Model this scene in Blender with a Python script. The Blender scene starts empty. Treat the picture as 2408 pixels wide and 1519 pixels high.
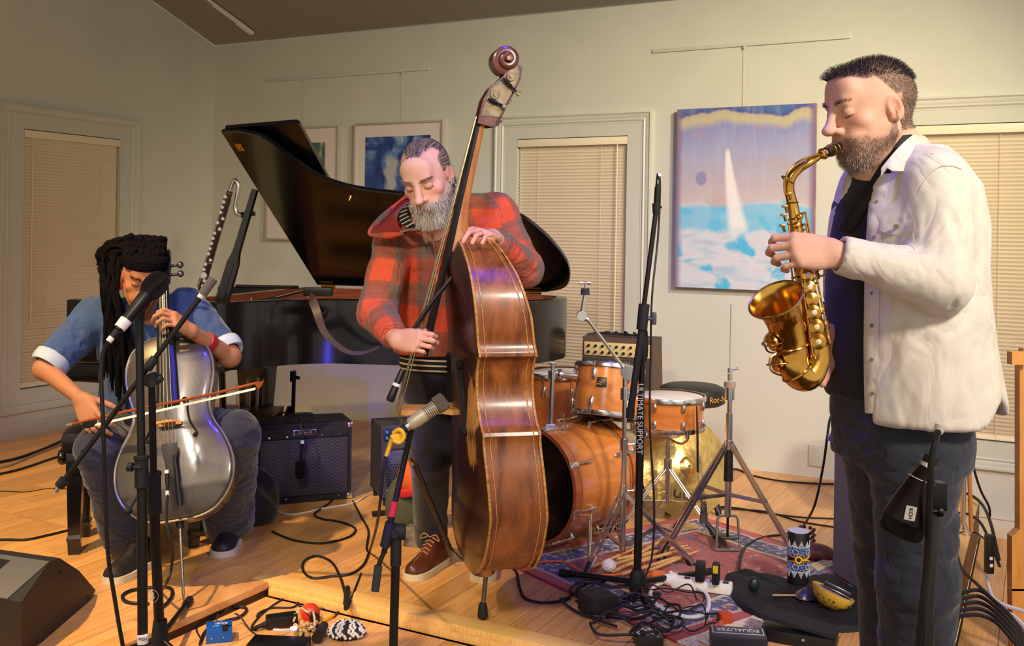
import bpy, bmesh, math, random
import numpy as np
from mathutils import Matrix, Vector, Euler, Quaternion, noise
random.seed(7); RNG=np.random.default_rng(7)
scn=bpy.context.scene
COL=scn.collection
V=Vector
# ---------------------------------------------------------------- camera
F=2341.;CX=1204.;CY=550.;TH=.016;CH=1.4          # focal length, principal point (px of 2408x1519), roll, height
cam=bpy.data.cameras.new('camera'); cam.sensor_width=36; cam.lens=F/2408*36
cam.shift_y=-(759.5-CY)/2408; cam.clip_start=.05; cam.clip_end=60
camo=bpy.data.objects.new('camera',cam); COL.objects.link(camo)
camo.matrix_world=Matrix.Translation((0,0,CH))@Matrix.Rotation(math.pi/2,4,'X')@Matrix.Rotation(TH,4,'Z')
scn.camera=camo
def s2l(c): c=c/255.; return c/12.92 if c<=.04045 else ((c+.055)/1.055)**2.4
def rgb(c): return (s2l(c[0]),s2l(c[1]),s2l(c[2]),1)
# ---------------------------------------------------------------- world, lights, exposure
w=bpy.data.worlds.new('World'); scn.world=w; w.use_nodes=True
w.node_tree.nodes['Background'].inputs[0].default_value=rgb((255,243,226)); w.node_tree.nodes['Background'].inputs[1].default_value=.45
scn.view_settings.view_transform='Standard'; scn.view_settings.look='None'; scn.view_settings.gamma=1
scn.view_settings.exposure=0.75
try: scn.view_settings.use_curve_mapping=False
except Exception: pass
def light(kind,name,loc,target,power,col,size=.3,spot=60,blend=.5):
    l=bpy.data.lights.new(name,kind); l.energy=power; l.color=rgb(col)[:3]
    if kind=='AREA': l.shape='DISK'; l.size=size
    else: l.shadow_soft_size=size
    if kind=='SPOT': l.spot_size=math.radians(spot); l.spot_blend=blend
    o=bpy.data.objects.new(name,l); COL.objects.link(o); o.location=loc
    o.rotation_euler=(V(target)-V(loc)).to_track_quat('-Z','Y').to_euler(); return o
WARM=(255,244,228)
light('SPOT','key_lamp',(2.3,-.2,3.5),(1.25,4.6,.9),480,WARM,.3,66,1.)
light('SPOT','fill_lamp',(-1.0,-.5,3.5),(-.6,4.7,.3),400,WARM,.3,50,1.)
light('SPOT','wall_wash_lamp',(2.6,2.2,3.4),(.95,6.2,.95),390,(255,236,204),.12,62,1.)
light('SPOT','left_track_lamp',(-2.5,2.3,3.7),(-1.75,4.55,.0),520,(255,216,150),.05,54,.7)
light('SPOT','blue_low_lamp',(-.42,1.3,.62),(-.85,7.0,.40),150,(80,64,255),.04,15,.6)
light('SPOT','blue_top_lamp',(.4,2.45,3.45),(.2,4.3,.3),95,(66,56,255),.05,92,.6)
# ---------------------------------------------------------------- pixel helpers
def ray(px,py):
    dx,dy=px-CX,py-CY
    return V(((math.cos(TH)*dx+math.sin(TH)*dy)/F,1.,-(-math.sin(TH)*dx+math.cos(TH)*dy)/F))
def P(px,py,D): r=ray(px,py)*D; r.z+=CH; return r
def G(px,py,z=0.):
    r=ray(px,py); return P(px,py,(z-CH)/r.z)
def gp(lst,z=0.): return [G(a,b,z) for a,b in lst]
C0=V((-2.44,8.1,0)); BD=V((.882,-.471,0)).normalized(); LD=V((BD.y,-BD.x,0))
def WB(t,z,off=0.): return C0+BD*t+LD*off+V((0,0,z))
def WL(s,z,off=0.): return C0+LD*s+BD*off+V((0,0,z))
# ---------------------------------------------------------------- materials
MATS={}
def nd(nt,t,**k):
    n=nt.nodes.new(t)
    for a,b in k.items():
        if a in n.inputs: n.inputs[a].default_value=b
        else: setattr(n,a,b)
    return n
def mat(name,col,rough=.5,metal=0.,var=.0,scale=14.,bump=0.,bscale=150.,coat=0.,spec=.5,emit=None,trans=0.,alpha=1.,stretch=None,col2=None,sheen=0.):
    if name in MATS: return MATS[name]
    m=bpy.data.materials.new(name); m.use_nodes=True; nt=m.node_tree; b=nt.nodes['Principled BSDF']
    b.inputs['Roughness'].default_value=rough; b.inputs['Metallic'].default_value=metal
    b.inputs['Coat Weight'].default_value=coat; b.inputs['Coat Roughness'].default_value=.08
    b.inputs['Specular IOR Level'].default_value=spec; b.inputs['Transmission Weight'].default_value=trans; b.inputs['Alpha'].default_value=alpha
    if sheen: b.inputs['Sheen Weight'].default_value=sheen; b.inputs['Sheen Roughness'].default_value=.5
    c=rgb(col); b.inputs['Base Color'].default_value=c
    tc=None
    if var or bump:
        tc=nd(nt,'ShaderNodeTexCoord'); mp=nd(nt,'ShaderNodeMapping'); nt.links.new(tc.outputs['Object'],mp.inputs[0])
        if stretch: mp.inputs['Scale'].default_value=stretch
    if var:
        n=nd(nt,'ShaderNodeTexNoise',Scale=scale,Detail=6.); nt.links.new(mp.outputs[0],n.inputs['Vector'])
        r=nd(nt,'ShaderNodeValToRGB'); nt.links.new(n.outputs[0],r.inputs[0])
        d=rgb(col2) if col2 else tuple(x*(1-var) for x in c[:3])+(1,)
        e=c if col2 else tuple(min(1,x*(1+var)) for x in c[:3])+(1,)
        r.color_ramp.elements[0].position=.32; r.color_ramp.elements[1].position=.68
        r.color_ramp.elements[0].color=d; r.color_ramp.elements[1].color=e
        nt.links.new(r.outputs[0],b.inputs['Base Color'])
    if bump:
        n=nd(nt,'ShaderNodeTexNoise',Scale=bscale,Detail=3.); nt.links.new(mp.outputs[0],n.inputs['Vector'])
        bp=nd(nt,'ShaderNodeBump',Strength=bump,Distance=.01); nt.links.new(n.outputs[0],bp.inputs['Height']); nt.links.new(bp.outputs[0],b.inputs['Normal'])
    if emit: b.inputs['Emission Color'].default_value=rgb(emit[0]); b.inputs['Emission Strength'].default_value=emit[1]
    MATS[name]=m; return m
def bsdf(m): return m.node_tree.nodes['Principled BSDF']
# ---------------------------------------------------------------- mesh builder
def frame(d,up=V((0,0,1))):
    d=V(d).normalized(); u=V(up)
    if abs(d.dot(u.normalized()))>.99: u=V((1,0,0))
    x=u.cross(d).normalized(); y=d.cross(x); return x,y,d
def spl(pts,n=8,closed=False):
    pts=[V(p) for p in pts]; N=len(pts); out=[]
    g=(lambda i: pts[i%N]) if closed else (lambda i: pts[max(0,min(N-1,i))])
    for i in range(N if closed else N-1):
        a,b,c,d=g(i-1),g(i),g(i+1),g(i+2)
        for k in range(n):
            t=k/n; out.append(.5*((2*b)+(c-a)*t+(2*a-5*b+4*c-d)*t*t+(3*b-a-3*c+d)*t**3))
    if not closed: out.append(pts[-1])
    return out
def spl2(pts,n=8,closed=False): return [(p.x,p.y) for p in spl([V((a,b,0)) for a,b in pts],n,closed)]
class MB:
    def __init__(s,M=None): s.v=[];s.f=[];s.m=[];s.M=M or Matrix()
    def add(s,vs,fs,m=0):
        o=len(s.v); s.v+= [s.M@V(p) for p in vs]; s.f+=[[i+o for i in q] for q in fs]; s.m+=[m]*len(fs); return s
    def box(s,c,sz,R=None,b=0.,m=0):
        c=V(c); R=R or Matrix.Identity(3); hx,hy,hz=sz[0]/2,sz[1]/2,sz[2]/2
        if b<=0:
            vs=[c+R@V((x*hx,y*hy,z*hz)) for x in(-1,1) for y in(-1,1) for z in(-1,1)]
            return s.add(vs,[(0,1,3,2),(4,6,7,5),(0,4,5,1),(2,3,7,6),(0,2,6,4),(1,5,7,3)],m)
        bm=bmesh.new(); bmesh.ops.create_cube(bm,size=1)
        for v in bm.verts: v.co=V((v.co.x*sz[0],v.co.y*sz[1],v.co.z*sz[2]))
        bmesh.ops.bevel(bm,geom=bm.edges[:],offset=b,segments=2,profile=.6,affect='EDGES')
        bm.verts.index_update()
        s.add([c+R@v.co for v in bm.verts],[[v.index for v in f.verts] for f in bm.faces],m); bm.free(); return s
    def ring(s,c,x,y,r,seg,ry=None):
        ry=r if ry is None else ry
        return [c+x*(math.cos(2*math.pi*i/seg)*r)+y*(math.sin(2*math.pi*i/seg)*ry) for i in range(seg)]
    def loft(s,rings,caps=True,m=0,closed=False):
        n=len(rings[0]); vs=[p for r in rings for p in r]; fs=[]
        L=len(rings)
        for i in range(L if closed else L-1):
            j=(i+1)%L
            for k in range(n): fs.append((i*n+k,i*n+(k+1)%n,j*n+(k+1)%n,j*n+k))
        if caps and not closed: fs.append(list(range(n))[::-1]); fs.append([(L-1)*n+k for k in range(n)])
        return s.add(vs,fs,m)
    def cyl(s,p0,p1,r0,r1=None,seg=14,caps=True,m=0):
        p0,p1=V(p0),V(p1); r1=r0 if r1 is None else r1; x,y,d=frame(p1-p0)
        return s.loft([s.ring(p0,x,y,r0,seg),s.ring(p1,x,y,r1,seg)],caps,m)
    def tube(s,pts,r,seg=8,caps=True,closed=False,m=0,flat=1.,up=None):
        pts=[V(p) for p in pts]; n=len(pts); R=r if hasattr(r,'__len__') else [r]*n; rings=[]
        ts=[]
        for i in range(n):
            a=pts[(i-1)%n] if closed else pts[max(0,i-1)]; b=pts[(i+1)%n] if closed else pts[min(n-1,i+1)]
            t=(b-a); ts.append(t.normalized() if t.length>1e-9 else V((0,0,1)))
        x,y,d=frame(ts[0],up or V((0,0,1)))
        for i in range(n):
            if up is not None: x,y,d=frame(ts[i],up)
            elif i:
                q=ts[i-1].rotation_difference(ts[i]); x=q@x; y=q@y
            rings.append(s.ring(pts[i],x,y,R[i],seg,R[i]*flat))
        return s.loft(rings,caps,m,closed)
    def lathe(s,prof,o,axis,seg=24,m=0,caps=True,up=V((0,0,1))):
        o=V(o); x,y,d=frame(axis,up)
        return s.loft([s.ring(o+d*h,x,y,max(r,1e-5),seg) for r,h in prof],caps,m)
    def torus(s,c,axis,R,r,seg=24,ss=8,m=0,a0=0,a1=2*math.pi):
        c=V(c); x,y,d=frame(axis); full=abs(a1-a0)>6.28; n=seg
        pts=[c+x*math.cos(a0+(a1-a0)*i/n)*R+y*math.sin(a0+(a1-a0)*i/n)*R for i in range(n if full else n+1)]
        return s.tube(pts,r,ss,closed=full,m=m)
    def sph(s,c,r,seg=14,rings=9,R=None,m=0):
        c=V(c); r=r if hasattr(r,'__len__') else (r,r,r); R=R or Matrix.Identity(3); vs=[c+R@V((0,0,r[2]))]; fs=[]
        for i in range(1,rings):
            a=math.pi*i/rings
            for k in range(seg):
                b=2*math.pi*k/seg; vs.append(c+R@V((r[0]*math.sin(a)*math.cos(b),r[1]*math.sin(a)*math.sin(b),r[2]*math.cos(a))))
        vs.append(c+R@V((0,0,-r[2]))); L=len(vs)-1
        for k in range(seg): fs.append((0,1+k,1+(k+1)%seg)); fs.append((L,L-seg+(k+1)%seg,L-seg+k))
        for i in range(rings-2):
            for k in range(seg): a=1+i*seg; fs.append((a+k,a+seg+k,a+seg+(k+1)%seg,a+(k+1)%seg))
        return s.add(vs,fs,m)
    def prism(s,poly,o,u,v,h,m=0,m2=None,bev=0.):
        o,u,v=V(o),V(u),V(v); w=u.cross(v).normalized(); n=len(poly)
        a=[o+u*p[0]+v*p[1] for p in poly]; b=[p+w*h for p in a]
        s.add(a+b,[list(range(n))[::-1],[n+i for i in range(n)]],m if m2 is None else m2)
        s.add(a+b,[(i,(i+1)%n,n+(i+1)%n,n+i) for i in range(n)],m); return s
    def sheet(s,grid,th=0.,m=0):
        R=len(grid); Cn=len(grid[0]); vs=[V(p) for r in grid for p in r]; fs=[(i*Cn+j,i*Cn+j+1,(i+1)*Cn+j+1,(i+1)*Cn+j) for i in range(R-1) for j in range(Cn-1)]
        return s.add(vs,fs,m)
    def build(s,name,mats,parent=None,smooth=38,merge=False):
        me=bpy.data.meshes.new(name); inv=WM[parent.name].inverted() if parent else Matrix()
        me.from_pydata([inv@p for p in s.v],[],s.f)
        mats=mats if isinstance(mats,(list,tuple)) else [mats]
        for m in mats: me.materials.append(m)
        if len(mats)>1: me.polygons.foreach_set('material_index',s.m)
        if merge:
            bm=bmesh.new(); bm.from_mesh(me); bmesh.ops.remove_doubles(bm,verts=bm.verts,dist=1e-5); bmesh.ops.recalc_face_normals(bm,faces=bm.faces); bm.to_mesh(me); bm.free()
        fin(me,smooth); return link(name,me,parent)
WM={}
def fin(me,smooth):
    me.update()
    if smooth:
        me.polygons.foreach_set('use_smooth',[True]*len(me.polygons)); me.set_sharp_from_angle(angle=math.radians(smooth))
def link(name,me,parent=None):
    o=bpy.data.objects.new(name,me); COL.objects.link(o)
    if parent: o.parent=parent
    WM[o.name]=WM[parent.name].copy() if parent else Matrix()
    return o
def thing(name,label,cat,loc=(0,0,0),rz=0.,group=None,R=None):
    o=bpy.data.objects.new(name,None); COL.objects.link(o); o.empty_display_size=.05
    M=Matrix.Translation(V(loc))@(R.to_4x4() if R else Matrix.Rotation(rz,4,'Z')); o.matrix_world=M; WM[o.name]=M
    o['label']=label; o['category']=cat
    if group: o['group']=group
    return o
def tag(o,label,cat,group=None):
    o['label']=label; o['category']=cat
    if group: o['group']=group
    return o
def struct(o): o['kind']='structure'; return o
def sub(o,parent):
    """mesh object o (built under parent's root) becomes the child of a part"""
    o.parent=parent; return o
def copy_part(o,parent,M=None,name=None):
    c=o.copy(); COL.objects.link(c); c.parent=parent
    if M is not None: c.matrix_local=M
    WM[c.name]=WM[parent.name]@c.matrix_local if parent else c.matrix_local; return c
def text(body,size,M,m,parent,name='lettering',ext=.0006,sx=1.,align='CENTER'):
    cu=bpy.data.curves.new(name,'FONT'); cu.body=body; cu.size=size; cu.extrude=ext; cu.align_x=align; cu.align_y='CENTER'
    t=bpy.data.objects.new('tmp',cu); COL.objects.link(t); bpy.context.view_layer.update()
    me=bpy.data.meshes.new_from_object(t.evaluated_get(bpy.context.evaluated_depsgraph_get())); bpy.data.objects.remove(t); bpy.data.curves.remove(cu)
    me.transform(WM[parent.name].inverted()@M@Matrix.Diagonal((sx,1,1,1))); me.materials.clear(); me.materials.append(m); me.name=name
    return link(name,me,parent)
def basis(o,x,y):
    """4x4 matrix: origin o, x axis, y axis"""
    x=V(x).normalized(); y=V(y); y=(y-x*y.dot(x)).normalized(); z=x.cross(y)
    return Matrix(((x.x,y.x,z.x,o[0]),(x.y,y.y,z.y,o[1]),(x.z,y.z,z.z,o[2]),(0,0,0,1)))
def rot3(x,y): return basis((0,0,0),x,y).to_3x3()
# ================================================================= ROOM
m_wall=mat('wall_paint',(207,207,188),.55,var=.03,scale=3,bump=.06,bscale=120)
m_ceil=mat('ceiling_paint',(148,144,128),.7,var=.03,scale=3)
m_trim=mat('trim_paint',(203,203,184),.42,var=.02)
m_blind=mat('blind_vinyl',(240,225,190),.4,var=.02,scale=4)
m_cord=mat('blind_cord',(225,212,182),.7)
m_dark=mat('gap_dark',(30,26,20),.8)
m_nose=mat('nosing_oak',(240,190,112),.32,var=.16,scale=9,stretch=(3,40,3),bump=.05,bscale=60)
def wood_floor():
    m=bpy.data.materials.new('oak_plank'); m.use_nodes=True; nt=m.node_tree; b=nt.nodes['Principled BSDF']; L=nt.links.new
    oi=nd(nt,'ShaderNodeObjectInfo'); tc=nd(nt,'ShaderNodeTexCoord'); mp=nd(nt,'ShaderNodeMapping'); mp.inputs['Scale'].default_value=(1.4,.5,1)
    ad=nd(nt,'ShaderNodeVectorMath',operation='ADD'); sc=nd(nt,'ShaderNodeVectorMath',operation='SCALE'); sc.inputs[3].default_value=40
    cb=nd(nt,'ShaderNodeCombineXYZ'); L(oi.outputs['Random'],cb.inputs[0]); L(oi.outputs['Random'],cb.inputs[1]); L(cb.outputs[0],sc.inputs[0])
    L(tc.outputs['Object'],mp.inputs[0]); L(mp.outputs[0],ad.inputs[0]); L(sc.outputs[0],ad.inputs[1])
    n=nd(nt,'ShaderNodeTexNoise',Scale=7.,Detail=8.,Distortion=1.2); L(ad.outputs[0],n.inputs['Vector'])
    r=nd(nt,'ShaderNodeValToRGB'); L(n.outputs[0],r.inputs[0]); r.color_ramp.elements[0].position=.3; r.color_ramp.elements[1].position=.72
    r.color_ramp.elements[0].color=rgb((204,142,80)); r.color_ramp.elements[1].color=rgb((238,182,112))
    h=nd(nt,'ShaderNodeHueSaturation'); mr=nd(nt,'ShaderNodeMapRange'); mr.inputs[3].default_value=.8; mr.inputs[4].default_value=1.12
    L(oi.outputs['Random'],mr.inputs[0]); L(mr.outputs[0],h.inputs['Value']); L(r.outputs[0],h.inputs['Color']); L(h.outputs[0],b.inputs['Base Color'])
    b.inputs['Roughness'].default_value=.33
    n2=nd(nt,'ShaderNodeTexNoise',Scale=14.,Detail=4.); L(ad.outputs[0],n2.inputs['Vector']); bp=nd(nt,'ShaderNodeBump',Strength=.04,Distance=.01); L(n2.outputs[0],bp.inputs['Height']); L(bp.outputs[0],b.inputs['Normal'])
    return m
m_plank=wood_floor()
m_sub=mat('plank_joint',(104,66,30),.7)
ROT=math.atan2(BD.y,BD.x)
ZF=-.05; ZL=-.2               # forward floor level, level beyond the stage's right end
TE=3.27; TR=5.68                        # stage's right end along the back wall
# floor slabs: one mesh, planks laid on top as parts
fl=MB()
def slab(t0,t1,s0,s1,z,th):
    fl.add([WB(t,zz,s) for t in(t0,t1) for s in(s0,s1) for zz in(z-th,z)],[(0,1,3,2),(4,6,7,5),(0,4,5,1),(2,3,7,6),(0,2,6,4),(1,5,7,3)])
slab(-.02,TR,-.02,2.93,-.012,.19)          # stage
slab(-.02,TE-.02,2.93,7,-.012,.19)        # left platform flush with the stage
slab(TE,TR,2.93,7,ZF-.012,.14)       # a shallow step lower in front
slab(TR,9,-.02,7,ZL-.012,.1)
floor=struct(fl.build('floor',m_sub,smooth=0))
um=MB(); um.box((0,0,-.5),(1,1,1)); pme=um.build('plank',m_plank,floor,smooth=0); pm=pme.data; bpy.data.objects.remove(pme)
def planks(t0,t1,s0,s1,z,wd,lens,seed):
    rr=random.Random(seed); t=t0
    while t<t1-.01:
        w=min(wd,t1-t); s=s0-rr.random()*lens*.8
        while s<s1:
            L=lens*rr.uniform(.75,1.25); a,b=max(s,s0),min(s+L,s1)
            if b-a>.03:
                o=bpy.data.objects.new('plank',pm); COL.objects.link(o); o.parent=floor
                o.matrix_local=Matrix.Translation(WB(t+w/2,z+rr.uniform(-.0006,.0006),(a+b)/2))@Matrix.Rotation(ROT,4,'Z')@Matrix.Diagonal((w-.0022,b-a-.0025,.0125,1))
            s+=L
        t+=wd
planks(0,TR-.09,0,2.86,0,.105,1.9,1)
planks(.7,TE-.09,2.866,4.4,0,.105,1.6,2)
planks(TE+.005,TR,2.97,4.6,ZF,.105,1.7,3)
planks(TR+.01,7.2,0,3.2,ZL,.14,1.9,4)
# nosing boards along the stage edges
def nosing(a,b,wd,z,name='nosing_board',m=None):
    d=(b-a); x=d.normalized(); mid=(a+b)/2
    mb=MB(); mb.box((mid.x,mid.y,z-.013),(d.length,wd,.03),rot3(x,V((0,0,1)).cross(x)),b=.006); return mb.build(name,m or m_nose,floor)
nosing(WB(TE-.085,0,2.905),WB(TR,0,2.905),.086,.002); nosing(WB(TE+.01,0,2.955),WB(TR,0,2.955),.02,-.02)
nosing(WB(TE-.045,0,2.95),WB(TE-.045,0,4.4),.088,.001,m=m_plank); nosing(WB(TR-.045,0,0),WB(TR-.045,0,2.86),.088,.002)
# walls with window openings
WINS=[('L',.76,1.88),('B',2.63,3.77),('B',4.97,6.11)]
def wall(name,f,a0,a1,holes,z1):
    mb=MB(); xs=sorted([a0,a1]+[h+d for h0,h1 in holes for h,d in((h0,.12),(h1,-.12))])
    zs=[-.25,.29,2.07]
    for i in range(len(xs)-1):
        hole=any(abs(xs[i]-(h0+.12))<1e-6 for h0,h1 in holes); a,b=xs[i],xs[i+1]
        zz=[(-.25,.29),(.29,2.07),(2.07,None)]
        for k,(p,q) in enumerate(zz):
            if hole and k==1: continue
            q0,q1=(q,q) if q is not None else (z1(a),z1(b))
            mb.add([f(a,p),f(b,p),f(b,q1),f(a,q0)],[(0,1,2,3)])
    return struct(mb.build(name,m_wall,smooth=0,merge=True))
SL=.348
wall('wall_back',lambda t,z:WB(t,z),0,9,[(2.63,3.77),(4.97,6.11)],lambda t:2.885)
wall('wall_left',lambda s,z:WL(s,z),0,9,[(.76,1.88)],lambda s:2.885+SL*min(s,4.5)-SL*max(0,s-4.5))
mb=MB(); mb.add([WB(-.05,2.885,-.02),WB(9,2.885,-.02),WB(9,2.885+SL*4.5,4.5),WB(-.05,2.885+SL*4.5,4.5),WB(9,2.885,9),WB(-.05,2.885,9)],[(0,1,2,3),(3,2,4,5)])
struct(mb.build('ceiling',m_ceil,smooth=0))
# baseboards
mb=MB(); mb.box(WB(7.31,ZL+.055,.008),(3.38,.016,.11),rot3(BD,LD),b=.003); mb.box(WB(7.31,ZL+.11,.011),(3.38,.022,.012),rot3(BD,LD),b=.003)
struct(mb.build('baseboard_back',mat('baseboard_paint',(226,218,196),.4)))
mb=MB(); mb.box(WL(4.5,.05,.006),(9,.012,.1),rot3(LD,BD),b=.002); struct(mb.build('baseboard_left',m_trim))
# windows: cased openings with closed slat blinds
def window(n,f,xd,yd,a0,a1):
    root=thing('window_%d'%n,'x','window',f(a0,0,0)); del root['label']; del root['category']; struct(root)
    R=rot3(xd,yd); zb,zt=.165,2.2; mid=(a0+a1)/2; W=a1-a0
    prof=[(0,0),(0,.026),(.012,.03),(.02,.022),(.034,.02),(.046,.014),(.056,.02),(.066,.012),(.075,.012),(.075,0)]
    # moulded casing, mitred: profile swept round the rectangle
    mb=MB(); rings=[]
    for (cx,cz,sx,sz) in((a0,zb,1,1),(a1,zb,-1,1),(a1,zt,-1,-1),(a0,zt,1,-1)):
        rings.append([f(cx+sx*p,cz+sz*p,h) for p,h in prof])
    mb.loft(rings,False,closed=True); mb.build('casing',m_trim,root,smooth=30,merge=True)
    # flat inner frame and reveal
    i0,i1,iz0,iz1=a0+.075,a1-.075,zb+.075,zt-.075; j0,j1,jz0,jz1=a0+.17,a1-.17,.315,2.045
    mb=MB()
    o=[f(i0,iz0,.01),f(i1,iz0,.01),f(i1,iz1,.01),f(i0,iz1,.01)]; i=[f(j0,jz0,.01),f(j1,jz0,.01),f(j1,jz1,.01),f(j0,jz1,.01)]; d=[f(j0,jz0,-.09),f(j1,jz0,-.09),f(j1,jz1,-.09),f(j0,jz1,-.09)]
    mb.loft([o,i],False); mb.loft([i,d],False); mb.build('inner_frame',m_trim,root,smooth=0)
    mb=MB(); mb.box(f(mid,(jz0+jz1)/2,-.085),(j1-j0,.006,jz1-jz0),R); mb.build('pane',mat('night_glass',(10,11,14),.05,spec=.6),root,smooth=0)
    mb=MB(); mb.box(f(mid,jz1-.03,-.012),(j1-j0-.004,.05,.05),R,b=.004); mb.build('head_rail',m_blind,root)
    mb=MB(); mb.box(f(mid,jz0+.016,-.02),(j1-j0-.014,.026,.016),R,b=.004); mb.build('bottom_rail',m_blind,root)
    # slat: shallow curved strip, tilted nearly shut
    w=(j1-j0)-.016; sm=MB(); a=math.radians(62); pts=[]
    for k in range(5):
        u=(k/4-.5)*.026; h=.0022*(1-(2*k/4-1)**2)
        pts.append((u*math.cos(a)-h*math.sin(a), u*math.sin(a)+h*math.cos(a)))
    g=[[f(mid,1.0,-.02)+V(xd)*x+V(yd)*p[0]+V((0,0,p[1])) for p in pts] for x in(-w/2,w/2)]
    sm.sheet(g); s0=sm.build('slat',m_blind,root,smooth=60); N=76; z0,z1=jz0+.034,jz1-.064
    rr=random.Random(n)
    for k in range(N):
        z=z0+(z1-z0)*k/(N-1)-1.0; Mx=Matrix.Translation((0,0,z+rr.uniform(-.0006,.0006)))
        if k==0: s0.matrix_local=Mx
        else: copy_part(s0,root,Mx)
    for fr in(.2,.77):
        mb=MB(); x=j0+(j1-j0)*fr; mb.cyl(f(x,jz0+.02,-.004),f(x,jz1-.05,-.004),.0012,seg=5); mb.build('ladder_cord',m_cord,root)
    x=(j1 if n==2 else j0)+(-.07 if n==2 else .07)
    if n==1: x=j1-.07
    mb=MB(); mb.cyl(f(x,.75,.006),f(x,jz1-.05,.004),.004,.004,6); mb.build('tilt_wand',m_blind,root)
    return root
window(1,WL,LD,BD,.76,1.88); window(2,WB,BD,LD,2.63,3.77); window(3,WB,BD,LD,4.97,6.11)
# picture rails
for a,b,l in((.555,2.076,'thin wall rail holding the two framed prints'),(3.762,4.966,'thin wall rail above the blue abstract painting')):
    mb=MB(); z=2.574; mb.box(WB((a+b)/2,z,.006),(b-a,.012,.024),rot3(BD,LD),b=.002)
    tag(mb.build('picture_rail',m_trim),l,'rail','picture rails')
def hanger(t,z0,lab):
    r=thing('hanging_wire',lab,'wire',WB(t,z0,.008),group='picture wires')
    mb=MB(); mb.cyl(WB(t,z0,.012),WB(t,2.56,.016),.0014,seg=5); mb.build('wire',m_cord,r)
    mb=MB(); mb.box(WB(t,2.556,.016),(.012,.008,.022),rot3(BD,LD),b=.002); mb.build('hook',m_trim,r)
hanger(.943,2.2,'hanging wire above the print behind the piano lid'); hanger(1.853,2.21,"hanging wire above the blue print behind the bassist"); hanger(4.351,2.2,'hanging wire above the large blue abstract painting')
# outlet plate
mb=MB(); mb.box(WB(4.81,.13,.004),(.085,.008,.125),rot3(BD,LD),b=.003); tag(mb.build('outlet_plate',m_trim),'blank cover plate low on the wall behind the speaker cabinet','wall plate')
# track light on the sloping ceiling
def ceil_at(px,py):
    r=ray(px,py); n=(LD*SL-V((0,0,1))); p0=WB(0,2.885); o=V((0,0,CH)); k=(p0-o).dot(n)/r.dot(n); return o+r*k
a,b=ceil_at(578,62),ceil_at(545,38); d=(b-a).normalized(); e=b+d*1.2; cn=V((0,0,-1)).lerp(LD*SL,.2).normalized()
tr=thing('ceiling_track','white light track on the sloping ceiling','track light',a)
mb=MB(); mb.box((a+e)/2-V((0,0,.012)),((e-a).length,.036,.02),rot3(d,d.cross(cn)),b=.003); mb.build('rail',mat('track_white',(238,232,220),.4),tr)
mb=MB(); mb.box((a*.95+b*.05)-V((0,0,.018)),(.16,.042,.026),rot3(d,d.cross(cn)),b=.004); mb.build('end_feed',MATS['track_white'],tr)
mb=MB(); mb.box((a+e)/2+d*.15-V((0,0,.023)),((e-a).length-.4,.008,.002),rot3(d,d.cross(cn))); mb.build('slot',m_dark,tr)
# ================================================================= ART ON THE WALL
def paint_mat(name,build):
    m=bpy.data.materials.new(name); m.use_nodes=True; nt=m.node_tree; b=nt.nodes['Principled BSDF']; b.inputs['Roughness'].default_value=.5
    tc=nd(nt,'ShaderNodeTexCoord'); sp=nd(nt,'ShaderNodeSeparateXYZ'); nt.links.new(tc.outputs['UV'],sp.inputs[0])
    out=build(nt,tc.outputs['UV'],sp.outputs[0],sp.outputs[1]); nt.links.new(out,b.inputs['Base Color']); MATS[name]=m; return m
def ramp(nt,fac,stops,interp='LINEAR'):
    r=nd(nt,'ShaderNodeValToRGB'); r.color_ramp.interpolation=interp; e=r.color_ramp.elements
    while len(e)<len(stops): e.new(.5)
    for k,(p,c) in enumerate(stops): e[k].position=p; e[k].color=rgb(c) if len(c)==3 else c
    nt.links.new(fac,r.inputs[0]); return r.outputs[0]
def mth(nt,op,a,b=None,c=None,clamp=False):
    n=nd(nt,'ShaderNodeMath',operation=op,use_clamp=clamp)
    for i,x in enumerate((a,b,c)):
        if x is None: continue
        if hasattr(x,'is_output'): nt.links.new(x,n.inputs[i])
        else: n.inputs[i].default_value=x
    return n.outputs[0]
def noi(nt,vec,scale,detail=4.,st=None,dist=0.,rough=.5):
    if st: mp=nd(nt,'ShaderNodeMapping'); mp.inputs['Scale'].default_value=st; nt.links.new(vec,mp.inputs[0]); vec=mp.outputs[0]
    n=nd(nt,'ShaderNodeTexNoise',Scale=scale,Detail=detail,Distortion=dist,Roughness=rough); nt.links.new(vec,n.inputs['Vector']); return n.outputs[0]
def mix(nt,f,a,b):
    n=nd(nt,'ShaderNodeMix',data_type='RGBA'); 
    for i,x in ((0,f),(6,a),(7,b)):
        if hasattr(x,'is_output'): nt.links.new(x,n.inputs[i])
        else: n.inputs[i].default_value=x if i==0 else rgb(x)
    return n.outputs[2]
def sst(nt,v,a,b):
    n=nd(nt,'ShaderNodeMapRange',interpolation_type='SMOOTHSTEP'); nt.links.new(v,n.inputs[0]); n.inputs[1].default_value=a; n.inputs[2].default_value=b; return n.outputs[0]
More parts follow.
